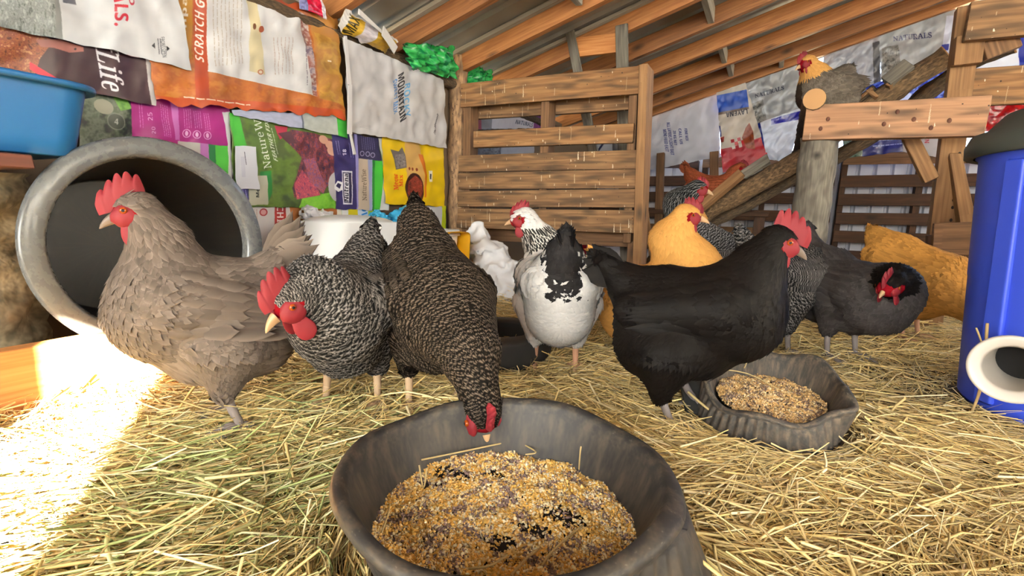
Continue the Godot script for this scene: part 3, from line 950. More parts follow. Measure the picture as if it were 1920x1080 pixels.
	c.text("Nutrena", Vector2(0.665, 0.896), Vector2(0.675, 0.535), Vector2(0.634, 0.891), Color(0.08, 0.08, 0.16), "Droid Sans", 700)
	c.text("18", Vector2(0.67, 0.293), Vector2(0.668, 0.211), Vector2(0.642, 0.299), Color(0.9, 0.9, 0.95))
	c.lines(Vector2(0.594, 0.122), Vector2(0.604, 0.295) - Vector2(0.594, 0.122), Vector2(0.609, 0.118) - Vector2(0.594, 0.122), 2, 0.004, Color(0.6, 0.6, 0.75), r)
	c.lines(Vector2(0.69, 0.123), Vector2(0.701, 0.314) - Vector2(0.69, 0.123), Vector2(0.706, 0.119) - Vector2(0.69, 0.123), 3, 0.004, Color(0.5, 0.5, 0.7), r)
	c.poly([Vector2(0.735, -0.026), Vector2(0.76, -0.033), Vector2(0.751, 1.049), Vector2(0.73, 1.05)], Color(0.55, 0.53, 0.76))
	c.poly([Vector2(0.752, -0.052), Vector2(0.927, -0.067), Vector2(0.948, 0.32), Vector2(0.758, 0.316)], Color(0.15, 0.14, 0.30))
	for e in [Vector2(0.79, 0.238), Vector2(0.837, 0.234), Vector2(0.877, 0.24)]:
		c.ellipse(e, Vector2(0.809, 0.234) - Vector2(0.79, 0.238), Vector2(0.789, 0.274) - Vector2(0.79, 0.238), Color(0.62, 0.62, 0.74))
		c.ellipse(e, Vector2(0.803, 0.235) - Vector2(0.79, 0.238), Vector2(0.789, 0.263) - Vector2(0.79, 0.238), Color(0.18, 0.17, 0.32))
	c.lines(Vector2(0.784, 0.001), Vector2(0.791, 0.188) - Vector2(0.784, 0.001), Vector2(0.801, -0.003) - Vector2(0.784, 0.001), 7, 0.004, Color(0.45, 0.45, 0.6), r)
	c.poly([Vector2(0.758, 0.308), Vector2(0.844, 0.305), Vector2(0.832, 1.046), Vector2(0.738, 1.05)], Color(0.76, 0.70, 0.62))
	c.text("NatureWise", Vector2(0.811, 0.869), Vector2(0.814, 0.447), Vector2(0.772, 0.872), Color(0.34, 0.29, 0.24), "Droid Serif", 400)
	c.poly([Vector2(0.835, 0.306), Vector2(0.875, 0.305), Vector2(0.859, 1.045), Vector2(0.828, 1.046)], Color(0.60, 0.63, 0.78))
	c.poly([Vector2(0.871, 0.306), Vector2(0.898, 0.308), Vector2(0.877, 1.044), Vector2(0.85, 1.045)], Color(0.10, 0.45, 0.18))
	c.poly([Vector2(0.893, 0.309), Vector2(0.963, 0.302), Vector2(0.932, 1.042), Vector2(0.863, 1.044)], Color(0.24, 0.68, 0.22))
	c.poly([Vector2(0.927, -0.067), Vector2(1.082, -0.11), Vector2(1.048, 1.037), Vector2(0.914, 1.042), Vector2(0.961, 0.51), Vector2(0.954, 0.289)], Color(0.86, 0.87, 0.85))
	c.text("NatureWise", Vector2(0.192, 0.546), Vector2(0.136, -0.146), Vector2(0.152, 0.566), Color(0.93, 0.94, 0.92), "Droid Serif", 400)
	c.text("FEATHER FIXER", Vector2(0.228, 0.464), Vector2(0.181, -0.064), Vector2(0.208, 0.475), Color(0.88, 0.90, 0.85), "Droid Sans", 700, 0.05)
	c.lines(Vector2(0.203, 0.088), Vector2(0.23, 0.384) - Vector2(0.203, 0.088), Vector2(0.209, 0.087) - Vector2(0.203, 0.088), 1, 0.004, Color(0.75, 0.8, 0.7), r)
	# lower left corner labels
	c.poly([Vector2(0.133, 0.6), Vector2(0.191, 0.576), Vector2(0.188, 0.836), Vector2(0.157, 0.976), Vector2(0.126, 0.892)], Color(0.10, 0.46, 0.17))
	c.poly([Vector2(0.076, 0.658), Vector2(0.167, 0.636), Vector2(0.165, 0.975), Vector2(0.068, 0.983)], Color(0.74, 0.73, 0.64))
	c.poly([Vector2(0.005, 0.788), Vector2(0.07, 0.778), Vector2(0.068, 1.007), Vector2(0, 1.012)], Color(0.15, 0.14, 0.40))
	c.text("Mol", Vector2(0.12, 0.893), Vector2(0.121, 0.771), Vector2(0.104, 0.895), Color(0.08, 0.1, 0.08))
	c.lines(Vector2(0.029, 0.82), Vector2(0.034, 0.914) - Vector2(0.029, 0.82), Vector2(0.041, 0.818) - Vector2(0.029, 0.82), 3, 0.004, Color(0.65, 0.65, 0.85), r)
	tone(c, 0.06)
	sack("feed_sack", [Vector3(0.022, 0.719, -1.038), Vector3(0.022, 0.739, -1.79), Vector3(0.022, 0.409, -1.807), Vector3(0.022, 0.413, -1.036)], "green feather feed sack printed with a brown hen and a navy panel", "feed sack", c.done(), {"wrinkle": 0.005})
	# yellow cat food sack
	c = Canvas.new(380, 380, Color(0.88, 0.74, 0.05), noise_a)
	c.poly([Vector2(0.323, -0.004), Vector2(0.561, 0.009), Vector2(0.636, 0.518), Vector2(0.631, 0.689), Vector2(0.348, 0.67), Vector2(0.328, 0.302)], Color(0.82, 0.66, 0.38))
	c.poly([Vector2(0.104, 0.171), Vector2(0.235, 0.185), Vector2(0.286, 0.113), Vector2(0.331, 0.22), Vector2(0.349, 0.414), Vector2(0.177, 0.466), Vector2(0.16, 0.307)], Color(0.40, 0.38, 0.37))
	c.speckle([Vector2(0.178, 0.24), Vector2(0.315, 0.206), Vector2(0.341, 0.398), Vector2(0.185, 0.448)], [Color(0.28, 0.26, 0.26), Color(0.60, 0.57, 0.55), Color(0.42, 0.40, 0.4), Color(0.7, 0.68, 0.66)], 20.0)
	c.ellipse(Vector2(0.466, 0.744), Vector2(0.62, 0.742) - Vector2(0.466, 0.744), Vector2(0.467, 1) - Vector2(0.466, 0.744), Color(0.22, 0.09, 0.06))
	c.speckle([Vector2(0.367, 0.627), Vector2(0.474, 0.525), Vector2(0.579, 0.591), Vector2(0.601, 0.76), Vector2(0.531, 0.936), Vector2(0.406, 0.96), Vector2(0.343, 0.812)], [Color(0.30, 0.12, 0.09), Color(0.55, 0.22, 0.16), Color(0.44, 0.16, 0.12), Color(0.62, 0.30, 0.22)], 12.0)
	c.poly([Vector2(0.538, 0.186), Vector2(0.628, 0.183), Vector2(0.683, 0.514), Vector2(0.654, 0.86), Vector2(0.626, 0.862), Vector2(0.645, 0.517)], Color(0.80, 0.44, 0.10))
	c.text("Meow", Vector2(0.212, 0.772), Vector2(0.206, 0.527), Vector2(0.14, 0.778), Color(0.83, 0.20, 0.06), "Droid Serif", 700)
	c.text("Mix", Vector2(0.28, 0.717), Vector2(0.278, 0.536), Vector2(0.222, 0.722), Color(0.83, 0.20, 0.06), "Droid Serif", 700)
	c.poly([Vector2(0.714, 0.426), Vector2(0.781, 0.419), Vector2(0.776, 0.6), Vector2(0.718, 0.605)], Color(0.93, 0.91, 0.82))
	c.poly([Vector2(0.731, 0.475), Vector2(0.76, 0.473), Vector2(0.758, 0.559), Vector2(0.729, 0.561)], Color(0.3, 0.3, 0.3))
	for e in [Vector2(0.391, 0.426), Vector2(0.442, 0.429), Vector2(0.503, 0.43)]:
		c.ellipse(e, Vector2(0.408, 0.424) - Vector2(0.391, 0.426), Vector2(0.39, 0.451) - Vector2(0.391, 0.426), Color(0.55, 0.25, 0.10))
	tone(c, 0.10)
	sack("feed_sack", [Vector3(0.03, 0.747, -1.753), Vector3(0.03, 0.767, -2.237), Vector3(0.03, 0.437, -2.251), Vector3(0.03, 0.441, -1.769)], "yellow cat food sack with a grey cat, low beside the log post", "feed sack", c.done(), {"wrinkle": 0.006})
	# paper slip
	c = Canvas.new(160, 280, Color(0.88, 0.88, 0.90), noise_a)
	c.lines(Vector2(0.42, 0.14), Vector2(0.05, 0.3), Vector2(0.06, 0), 1, 0.03, Color(0.25, 0.25, 0.3), r)
	c.rect(0.25, 0.25, 0.42, 0.72, Color(0.82, 0.82, 0.86))
	sack("paper_slip", [Vector3(0.036, 0.614, -1.041), Vector3(0.036, 0.621, -1.115), Vector3(0.036, 0.475, -1.123), Vector3(0.036, 0.47, -1.036)], "white paper slip on the left end of the green hen sack", "paper", c.done(), {"wrinkle": 0.003, "rough": 0.8, "edge": 0.004})
	# top left red sack corner
	c = Canvas.new(160, 160, Color(0.72, 0.04, 0.20), noise_a)
	c.rect(0.86, 0, 1, 1, Color(0.9, 0.86, 0.86))
	c.rect(0, 0, 0.3, 1, Color(0.42, 0.42, 0.60))
	tone(c, 0.3, 6.0)
	sack("feed_sack", [Vector3(0.06, 1.228, -1.292), Vector3(0.06, 1.216, -1.39), Vector3(0.06, 1.138, -1.423), Vector3(0.06, 1.135, -1.301)], "crimson plastic sack corner with a white edge under the first rafter", "feed sack", c.done(), {"wrinkle": 0.012, "rough": 0.25})
	# row of sacks near the ground
	c = Canvas.new(260, 260, Color(0.86, 0.84, 0.83), noise_a)
	c.ellipse(Vector2(0.465, 0.178), Vector2(0.53, 0.174) - Vector2(0.465, 0.178), Vector2(0.462, 0.248) - Vector2(0.465, 0.178), Color(0.62, 0.14, 0.16))
	c.ellipse(Vector2(0.465, 0.178), Vector2(0.511, 0.175) - Vector2(0.465, 0.178), Vector2(0.463, 0.228) - Vector2(0.465, 0.178), Color(0.84, 0.62, 0.62))
	c.poly([Vector2(0.664, -0.115), Vector2(0.872, -0.132), Vector2(0.843, 1.105), Vector2(0.627, 1.103)], Color(0.62, 0.14, 0.12))
	c.text("CHICK", Vector2(0.697, 0.042), Vector2(0.685, 0.589), Vector2(0.825, 0.033), Color(0.93, 0.9, 0.88))
	c.lines(Vector2(0.313, 0.129), Vector2(0.313, 0.601) - Vector2(0.313, 0.129), Vector2(0.348, 0.127) - Vector2(0.313, 0.129), 2, 0.008, Color(0.75, 0.62, 0.55), r)
	sack("feed_sack", [Vector3(0.01, 0.431, -1.045), Vector3(0.01, 0.422, -1.274), Vector3(0.01, 0.223, -1.274), Vector3(0.01, 0.239, -1.04)], "white sack with a red ring and red band, behind the grey hen's tail", "feed sack", c.done(), {"wrinkle": 0.004})
	c = Canvas.new(260, 180, Color(0.66, 0.40, 0.20), noise_a)
	c.poly([Vector2(0.835, -0.189), Vector2(1.054, -0.212), Vector2(1.022, 1), Vector2(0.826, 1)], Color(0.92, 0.90, 0.84))
	c.lines(Vector2(0.412, 0.232), Vector2(0.795, 0.237) - Vector2(0.412, 0.232), Vector2(0.409, 0.324) - Vector2(0.412, 0.232), 1, 0.04, Color(0.80, 0.62, 0.46), r)
	sack("feed_sack", [Vector3(0.012, 0.426, -1.263), Vector3(0.012, 0.42, -1.535), Vector3(0.012, 0.276, -1.543), Vector3(0.012, 0.286, -1.266)], "brown paper sack behind the upturned white tub", "feed sack", c.done(), {"wrinkle": 0.004, "rough": 0.8})
	c = Canvas.new(220, 180, Color(0.86, 0.80, 0.12), noise_a)
	c.poly([Vector2(0.397, -0.122), Vector2(0.679, -0.165), Vector2(0.672, 1.053), Vector2(0.392, 1.051)], Color(0.82, 0.86, 0.92))
	c.poly([Vector2(0.002, -0.063), Vector2(0.156, -0.086), Vector2(0.153, 1.049), Vector2(-0.026, 1.048)], Color(0.93, 0.93, 0.92))
	c.poly([Vector2(0.679, -0.165), Vector2(0.825, -0.188), Vector2(0.803, 1.054), Vector2(0.672, 1.053)], Color(0.70, 0.85, 0.20))
	c.poly([Vector2(0.81, -0.185), Vector2(1.069, -0.226), Vector2(1.029, 1.055), Vector2(0.803, 1.054)], Color(0.16, 0.66, 0.28))
	c.text("POWER", Vector2(0.497, -0.237), Vector2(0.492, 0.948), Vector2(0.653, -0.263), Color(0.16, 0.50, 0.80))
	sack("feed_sack", [Vector3(0.014, 0.433, -1.516), Vector3(0.014, 0.42, -1.75), Vector3(0.014, 0.281, -1.754), Vector3(0.014, 0.289, -1.517)], "yellow, white and green sack with blue letters, low on the wall", "feed sack", c.done(), {"wrinkle": 0.005})
	c = Canvas.new(200, 140, Color(0.78, 0.78, 0.79), noise_a)
	c.rect(0.86, 0, 0.97, 1, Color(0.72, 0.78, 0.10))
	c.rect(0.97, 0, 1, 1, Color(0.1, 0.1, 0.1))
	c.rect(0, 0, 0.22, 1, Color(0.25, 0.62, 0.85))
	sack("feed_sack", [Vector3(0.012, 0.451, -1.936), Vector3(0.012, 0.443, -2.297), Vector3(0.012, 0.303, -2.299), Vector3(0.012, 0.31, -1.943)], "pale grey sack with a lime edge at the foot of the log post", "feed sack", c.done(), {"wrinkle": 0.006})
	# sacks seen through the pallet
	c = Canvas.new(320, 110, Color(0.82, 0.81, 0.83), noise_a)
	c.rect(0, 0, 0.06, 1, Color(0.6, 0.1, 0.2))
	c.rect(0.06, 0, 0.2, 1, Color(0.5, 0.5, 0.52))
	c.rect(0.86, 0, 1, 1, Color(0.42, 0.07, 0.40))
	c.text("NATURALS", Vector2(0.55, 0.75), Vector2(0.84, 0.95), Vector2(0.56, 0.55), Color(0.2, 0.22, 0.3))
	sack("feed_sack", [Vector3(0.015, 1.03, -2.589), Vector3(0.015, 1.22, -3.538), Vector3(0.015, 1.072, -3.531), Vector3(0.015, 0.912, -2.593)], "white sack with a purple end seen through the upper pallet gap", "feed sack", c.done(), {"wrinkle": 0.006})
	c = Canvas.new(220, 90, Color(0.66, 0.67, 0.70), noise_a)
	c.speckle([Vector2(0, 0), Vector2(0.35, 0), Vector2(0.35, 1), Vector2(0, 1)], [Color(0.2, 0.2, 0.22), Color(0.5, 0.5, 0.52), Color(0.3, 0.3, 0.32)], 5.0)
	sack("feed_sack", [Vector3(0.015, 0.836, -2.614), Vector3(0.015, 0.953, -3.425), Vector3(0.015, 0.82, -3.436), Vector3(0.015, 0.724, -2.618)], "grey sack seen through the lower pallet gap", "feed sack", c.done(), {"wrinkle": 0.006})
	build_gap_sacks(r)
	build_back_sacks(r)

func build_gap_sacks(r: RandomNumberGenerator) -> void:
	var c: Canvas
	c = Canvas.new(160, 240, Color(0.50, 0.29, 0.13), noise_a)
	c.speckle([Vector2(0, 0), Vector2(1, 0), Vector2(1, 1), Vector2(0, 1)], [Color(0.36, 0.18, 0.09), Color(0.58, 0.34, 0.15), Color(0.46, 0.25, 0.12)], 4.0, Vector2(2.5, 0.6))
	sack("feed_sack", [Vector3(-0.493, 1.541, -4.82), Vector3(-0.095, 1.543, -4.82), Vector3(-0.06, 0.914, -4.82), Vector3(-0.465, 0.921, -4.82)], "orange-brown sack glimpsed through the middle of the pallet partition", "feed sack", c.done(), {"wrinkle": 0.008, "glow": 0.2})
	c = Canvas.new(260, 240, Color(0.30, 0.28, 0.28), noise_a)
	c.poly([Vector2(0, 0.62), Vector2(0.5, 0.62), Vector2(0.5, 1), Vector2(0, 1)], Color(0.74, 0.75, 0.78))
	c.poly([Vector2(0.1, 0.9), Vector2(0.34, 0.64), Vector2(0.38, 0.64), Vector2(0.14, 0.9)], Color(0.15, 0.16, 0.3))
	sack("feed_sack", [Vector3(-0.115, 1.57, -4.84), Vector3(0.465, 1.554, -4.84), Vector3(0.512, 0.896, -4.84), Vector3(-0.078, 0.906, -4.84)], "dark sack with a pale corner glimpsed through the right end of the pallet partition", "feed sack", c.done(), {"wrinkle": 0.008, "glow": 0.1})

func build_back_sacks(r: RandomNumberGenerator) -> void:
	var c: Canvas
	c = Canvas.new(560, 400, Color(0.82, 0.82, 0.85), noise_a)
	var navy := Color(0.15, 0.18, 0.44)
	c.text("MINI FEED EAST", Vector2(0.333, 0.331), Vector2(0.369, 0.726), Vector2(0.374, 0.349), navy)
	c.text("ALL LAYERS FLIGHT EAST", Vector2(0.38, 0.233), Vector2(0.435, 0.812), Vector2(0.42, 0.243), navy)
	c.text("20 KG NET", Vector2(0.46, 0.405), Vector2(0.473, 0.653), Vector2(0.493, 0.419), navy)
	c.text("CALL US", Vector2(0.525, 0.397), Vector2(0.544, 0.66), Vector2(0.558, 0.411), navy)
	c.text("FINE MIX", Vector2(0.596, 0.427), Vector2(0.614, 0.633), Vector2(0.628, 0.44), navy)
	tone(c, 0.05)
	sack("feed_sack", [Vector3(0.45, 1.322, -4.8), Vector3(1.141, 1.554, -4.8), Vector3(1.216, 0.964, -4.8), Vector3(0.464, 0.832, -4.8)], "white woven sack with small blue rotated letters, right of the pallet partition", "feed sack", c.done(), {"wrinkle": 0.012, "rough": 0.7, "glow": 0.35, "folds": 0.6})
	c = Canvas.new(300, 440, Color(0.80, 0.76, 0.70), noise_a)
	c.poly([Vector2(-0.073, 0.079), Vector2(0.973, 0.122), Vector2(0.894, 0.326), Vector2(-0.075, 0.293)], Color(0.10, 0.28, 0.66))
	c.poly([Vector2(-0.073, 0.28), Vector2(0.902, 0.314), Vector2(0.887, 0.337), Vector2(-0.078, 0.311)], Color(0.45, 0.38, 0.34))
	c.text("LAYENA", Vector2(0.844, 0.332), Vector2(0.231, 0.307), Vector2(0.827, 0.387), Color(0.15, 0.14, 0.2))
	c.poly([Vector2(-0.022, 0.716), Vector2(0.269, 0.722), Vector2(0.563, 0.703), Vector2(1.292, 0.671), Vector2(1.017, 1.139), Vector2(-0.064, 1.032)], Color(0.68, 0.06, 0.14))
	for i in 4:
		for j in 3:
			if (i + j) % 2 == 0:
				var a := Vector2(0.267, 0.633) + (Vector2(0.349, 0.632) - Vector2(0.267, 0.633)) * i + (Vector2(0.27, 0.671) - Vector2(0.267, 0.633)) * j
				c.poly([a, a + (Vector2(0.349, 0.632) - Vector2(0.267, 0.633)), a + (Vector2(0.351, 0.67) - Vector2(0.267, 0.633)), a + (Vector2(0.27, 0.671) - Vector2(0.267, 0.633))], Color(0.66, 0.05, 0.12) if j < 2 else Color(0.9, 0.86, 0.82))
	c.speckle([Vector2(0.687, 0.54), Vector2(0.81, 0.491), Vector2(0.849, 0.596), Vector2(0.795, 0.803), Vector2(0.612, 0.771), Vector2(0.549, 0.638)], [Color(0.42, 0.16, 0.07), Color(0.58, 0.27, 0.12), Color(0.5, 0.2, 0.09)], 6.0)
	c.poly([Vector2(-0.05, 0.434), Vector2(0.04, 0.444), Vector2(0.044, 0.571), Vector2(-0.04, 0.562)], navy)
	c.poly([Vector2(0, 0.579), Vector2(0.114, 0.578), Vector2(0.087, 0.639), Vector2(0.018, 0.638)], Color(0.5, 0.12, 0.1))
	tone(c, 0.08)
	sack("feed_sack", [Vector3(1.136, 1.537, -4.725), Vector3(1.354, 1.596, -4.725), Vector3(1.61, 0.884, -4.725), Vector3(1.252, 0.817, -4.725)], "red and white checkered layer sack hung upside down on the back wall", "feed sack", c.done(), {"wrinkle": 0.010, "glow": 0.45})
	c = Canvas.new(360, 300, Color(0.62, 0.63, 0.63), noise_a)
	c.text("NATURALS", Vector2(0.185, 0.45), Vector2(0.704, 0.478), Vector2(0.183, 0.375), Color(0.14, 0.15, 0.22), "Droid Serif", 700)
	c.speckle([Vector2(-0.006, 0.552), Vector2(0.317, 0.518), Vector2(0.372, 1.08), Vector2(-0.042, 0.99)], [Color(0.28, 0.28, 0.26), Color(0.55, 0.54, 0.52), Color(0.4, 0.4, 0.38)], 8.0)
	tone(c, 0.08, 5.0)
	sack("feed_sack", [Vector3(1.336, 1.598, -4.76), Vector3(1.753, 1.764, -4.76), Vector3(1.806, 1.27, -4.76), Vector3(1.424, 1.196, -4.76)], "silver grey sack with dark capital letters left of the roosting hen", "feed sack", c.done(), {"wrinkle": 0.016, "rough": 0.3, "glow": 0.35})
	c = Canvas.new(320, 280, Color(0.86, 0.88, 0.92), noise_a)
	c.poly([Vector2(-0.031, -0.12), Vector2(0.168, -0.062), Vector2(0.319, 1.02), Vector2(-0.078, 1.081)], Color(0.07, 0.14, 0.46))
	c.poly([Vector2(0.393, 0.022), Vector2(1.036, 0.059), Vector2(1.089, 0.23), Vector2(0.4, 0.154)], Color(0.12, 0.13, 0.56))
	c.poly([Vector2(-0.049, 0.903), Vector2(0.34, 0.828), Vector2(0.427, 1.138), Vector2(-0.116, 1.271)], Color(0.80, 0.12, 0.16))
	tone(c, 0.08)
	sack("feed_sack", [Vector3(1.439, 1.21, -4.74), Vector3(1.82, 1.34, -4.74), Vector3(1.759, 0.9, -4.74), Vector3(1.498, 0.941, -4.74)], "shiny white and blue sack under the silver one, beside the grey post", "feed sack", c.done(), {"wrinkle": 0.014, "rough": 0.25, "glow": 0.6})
	c = Canvas.new(260, 260, Color(0.70, 0.71, 0.74), noise_a)
	c.poly([Vector2(0.758, 0.795), Vector2(0.856, 0.784), Vector2(0.866, 0.846), Vector2(0.768, 0.851)], Color(0.08, 0.09, 0.36))
	c.poly([Vector2(0.86, 0.153), Vector2(1.039, 0.174), Vector2(1.052, 1.028), Vector2(0.913, 1.023)], Color(0.36, 0.36, 0.37))
	tone(c, 0.10, 5.0)
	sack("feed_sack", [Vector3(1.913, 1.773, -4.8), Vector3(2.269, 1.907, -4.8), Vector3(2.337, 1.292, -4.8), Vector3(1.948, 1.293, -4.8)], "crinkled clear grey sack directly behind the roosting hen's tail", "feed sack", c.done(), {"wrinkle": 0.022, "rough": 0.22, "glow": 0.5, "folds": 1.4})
	c = Canvas.new(460, 280, Color(0.66, 0.67, 0.67), noise_a)
	c.text("NATURALS", Vector2(0.194, 0.244), Vector2(0.712, 0.412), Vector2(0.188, 0.156), Color(0.16, 0.16, 0.32), "Droid Serif", 700)
	c.speckle([Vector2(0.036, 0.304), Vector2(0.259, 0.348), Vector2(0.314, 1.03), Vector2(0.016, 1.002)], [Color(0.30, 0.30, 0.28), Color(0.58, 0.57, 0.55), Color(0.42, 0.42, 0.4)], 8.0)
	c.poly([Vector2(0.889, 0.165), Vector2(1.039, 0.227), Vector2(1.048, 1.075), Vector2(0.829, 1.064)], Color(0.80, 0.82, 0.88))
	c.poly([Vector2(0.851, 0.557), Vector2(0.949, 0.568), Vector2(0.939, 0.654), Vector2(0.84, 0.639)], Color(0.14, 0.18, 0.55))
	tone(c, 0.08, 5.0)
	sack("feed_sack", [Vector3(2.26, 1.838, -4.77), Vector3(2.686, 2.018, -4.77), Vector3(2.73, 1.506, -4.77), Vector3(2.313, 1.508, -4.77)], "silver grey sack with dark capital letters above the thick roosting branch", "feed sack", c.done(), {"wrinkle": 0.014, "rough": 0.3, "glow": 0.4})
	c = Canvas.new(340, 220, Color(0.10, 0.15, 0.55), noise_a)
	c.speckle([Vector2(0, 0), Vector2(1, 0), Vector2(1, 1), Vector2(0, 1)], [Color(0.05, 0.08, 0.36), Color(0.16, 0.25, 0.75), Color(0.50, 0.62, 0.95), Color(0.07, 0.10, 0.45)], 3.0)
	c.poly([Vector2(0.366, 0.371), Vector2(0.67, 0.599), Vector2(0.635, 1.012), Vector2(0.408, 1.045)], Color(0.84, 0.88, 0.98))
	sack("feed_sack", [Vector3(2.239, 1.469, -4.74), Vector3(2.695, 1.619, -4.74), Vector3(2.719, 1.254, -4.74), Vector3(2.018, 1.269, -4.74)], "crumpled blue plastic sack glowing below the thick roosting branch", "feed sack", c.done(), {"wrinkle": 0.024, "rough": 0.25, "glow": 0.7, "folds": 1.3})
	c = Canvas.new(360, 260, Color(0.88, 0.89, 0.90), noise_a)
	c.poly([Vector2(0.618, 0.245), Vector2(0.696, 0.254), Vector2(0.696, 1.026), Vector2(0.627, 1.026)], Color(0.12, 0.22, 0.62))
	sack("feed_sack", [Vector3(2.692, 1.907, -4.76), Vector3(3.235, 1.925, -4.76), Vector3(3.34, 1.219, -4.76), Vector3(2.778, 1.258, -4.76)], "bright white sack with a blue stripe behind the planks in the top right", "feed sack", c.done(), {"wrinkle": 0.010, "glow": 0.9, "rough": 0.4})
	c = Canvas.new(200, 120, Color(0.62, 0.03, 0.08), noise_a)
	tone(c, 0.3, 6.0)
	sack("feed_sack", [Vector3(2.884, 1.344, -4.7), Vector3(3.303, 1.309, -4.7), Vector3(3.341, 1.053, -4.7), Vector3(2.937, 1.086, -4.7)], "glossy red sack just above the dark bin lid", "feed sack", c.done(), {"wrinkle": 0.016, "rough": 0.2, "glow": 0.3})
	c = Canvas.new(300, 120, Color(0.10, 0.14, 0.46), noise_a)
	c.speckle([Vector2(0, 0), Vector2(0.3, 0), Vector2(0.3, 1), Vector2(0, 1)], [Color(0.10, 0.22, 0.16), Color(0.4, 0.5, 0.45), Color(0.2, 0.3, 0.26)], 5.0)
	c.lines(Vector2(0.45, 0.25), Vector2(0.45, 0), Vector2(0, 0.2), 3, 0.05, Color(0.6, 0.65, 0.85), r)
	sack("feed_sack", [Vector3(2.114, 1.177, -4.862), Vector3(2.571, 1.161, -4.862), Vector3(2.58, 0.985, -4.862), Vector3(2.142, 0.93, -4.862)], "dark blue sack below the nail-marked beam", "feed sack", c.done(), {"wrinkle": 0.012, "rough": 0.35, "glow": 0.2})
	c = Canvas.new(180, 140, Color(0.76, 0.75, 0.76), noise_a)
	c.text("NATURALS", Vector2(0.695, 0.596), Vector2(0.655, -0.199), Vector2(0.585, 0.609), Color(0.66, 0.12, 0.18))
	sack("feed_sack", [Vector3(2.494, 1.188, -4.856), Vector3(2.746, 1.174, -4.856), Vector3(2.76, 0.923, -4.856), Vector3(2.533, 0.977, -4.856)], "white sack with red rotated letters below the nail-marked beam", "feed sack", c.done(), {"wrinkle": 0.010, "glow": 0.25})
	c = Canvas.new(120, 120, Color(0.72, 0.06, 0.20), noise_a)
	c.rect(0, 0, 0.12, 1, Color(0.9, 0.88, 0.86))
	c.rect(0.8, 0, 1, 1, Color(0.88, 0.84, 0.8))
	sack("feed_sack", [Vector3(0.024, 0.325, -4.2), Vector3(0.259, 0.334, -4.2), Vector3(0.249, -0.014, -4.2), Vector3(0.051, -0.009, -4.2)], "red and white sack seen beneath the pallet partition", "feed sack", c.done(), {"wrinkle": 0.010})
	c = Canvas.new(140, 120, Color(0.82, 0.84, 0.90), noise_a)
	c.rect(0.3, 0.2, 0.62, 0.62, Color(0.12, 0.12, 0.34))
	sack("feed_sack", [Vector3(0.243, 0.333, -4.25), Vector3(0.555, 0.345, -4.25), Vector3(0.558, 0.014, -4.25), Vector3(0.261, 0.012, -4.25)], "white and navy sack seen beneath the pallet partition", "feed sack", c.done(), {"wrinkle": 0.010})
	# crumpled sacks stuffed on top of the left wall
	c = Canvas.new(260, 220, Color(0.76, 0.60, 0.16), noise_a)
	c.rect(0.32, 0, 0.56, 1, Color(0.84, 0.80, 0.80))
	c.rect(0, 0, 0.1, 1, Color(0.86, 0.84, 0.8))
	c.text("MAX", Vector2(0.26, 0.95), Vector2(0.22, 0.1), Vector2(0.11, 0.95), Color(0.16, 0.14, 0.05))
	c.rect(0, 0, 1, 0.08, Color(0.86, 0.84, 0.82))
	tone(c, 0.15, 5.0)
	var q := [Vector3(0.1, 1.194, -1.494), Vector3(0.1, 1.163, -1.794), Vector3(0.06, 1.105, -1.747), Vector3(0.06, 1.121, -1.469)]
	var o := sack("feed_sack", q, "gold and white sack stuffed between the top log and the roof", "feed sack", c.done(), {"wrinkle": 0.012, "bulge": 0.03, "edge": 0.02})
	board("hem", o, Vector3(0.13, 1.187, -1.521) - o.position, Vector3(0.125, 1.161, -1.658) - o.position, 0.016, 0.006, Vector3.UP, mat(Color(0.84, 0.82, 0.78), 0.7), 0.002, 0.005)
	board("hem", o, Vector3(0.125, 1.163, -1.658) - o.position, Vector3(0.115, 1.114, -1.755) - o.position, 0.040, 0.006, Vector3(0, 0.7, -0.7), mat(Color(0.84, 0.82, 0.78), 0.7), 0.002, 0.006)
	c = Canvas.new(160, 120, Color(0.10, 0.55, 0.25), noise_a)
	c.speckle([Vector2(0, 0), Vector2(1, 0), Vector2(1, 1), Vector2(0, 1)], [Color(0.05, 0.34, 0.18), Color(0.12, 0.58, 0.27), Color(0.25, 0.70, 0.36), Color(0.08, 0.45, 0.26)], 3.0)
	var green := c.done()
	sack("plastic_sack", [Vector3(0.1, 1.163, -1.809), Vector3(0.1, 1.274, -2.229), Vector3(0.06, 1.133, -2.29), Vector3(0.06, 1.085, -1.931)], "crumpled bright green plastic stuffed under the roof left of the log post", "plastic bag", green, {"wrinkle": 0.040, "rough": 0.22, "glow": 0.3, "folds": 1.8, "bulge": 0.03, "edge": 0.02})
	sack("plastic_sack", [Vector3(0.05, 1.24, -2.44), Vector3(0.05, 1.279, -2.704), Vector3(0.05, 1.199, -2.708), Vector3(0.05, 1.137, -2.443)], "small tuft of green plastic just right of the log post top", "plastic bag", green, {"wrinkle": 0.030, "rough": 0.25, "glow": 0.2, "folds": 1.8, "edge": 0.015})
	crumple("plastic_sack", [Vector3(0.05, 0.376, -1.689), Vector3(0.06, 0.347, -1.72), Vector3(0.05, 0.376, -1.82), Vector3(0.05, 0.403, -1.883)], [0.032, 0.036, 0.036, 0.03], mat(Color(0.22, 0.62, 0.80), 0.25), "crumpled sky blue plastic under the yellow sack", "plastic bag", 8.0)
	crumple("plastic_sack", [Vector3(0.06, 0.387, -1.311), Vector3(0.06, 0.367, -1.335), Vector3(0.06, 0.375, -1.393)], [0.03, 0.03, 0.028], mat(Color(0.86, 0.85, 0.85), 0.3), "crumpled clear white plastic above the upturned white tub", "plastic bag", 11.0)

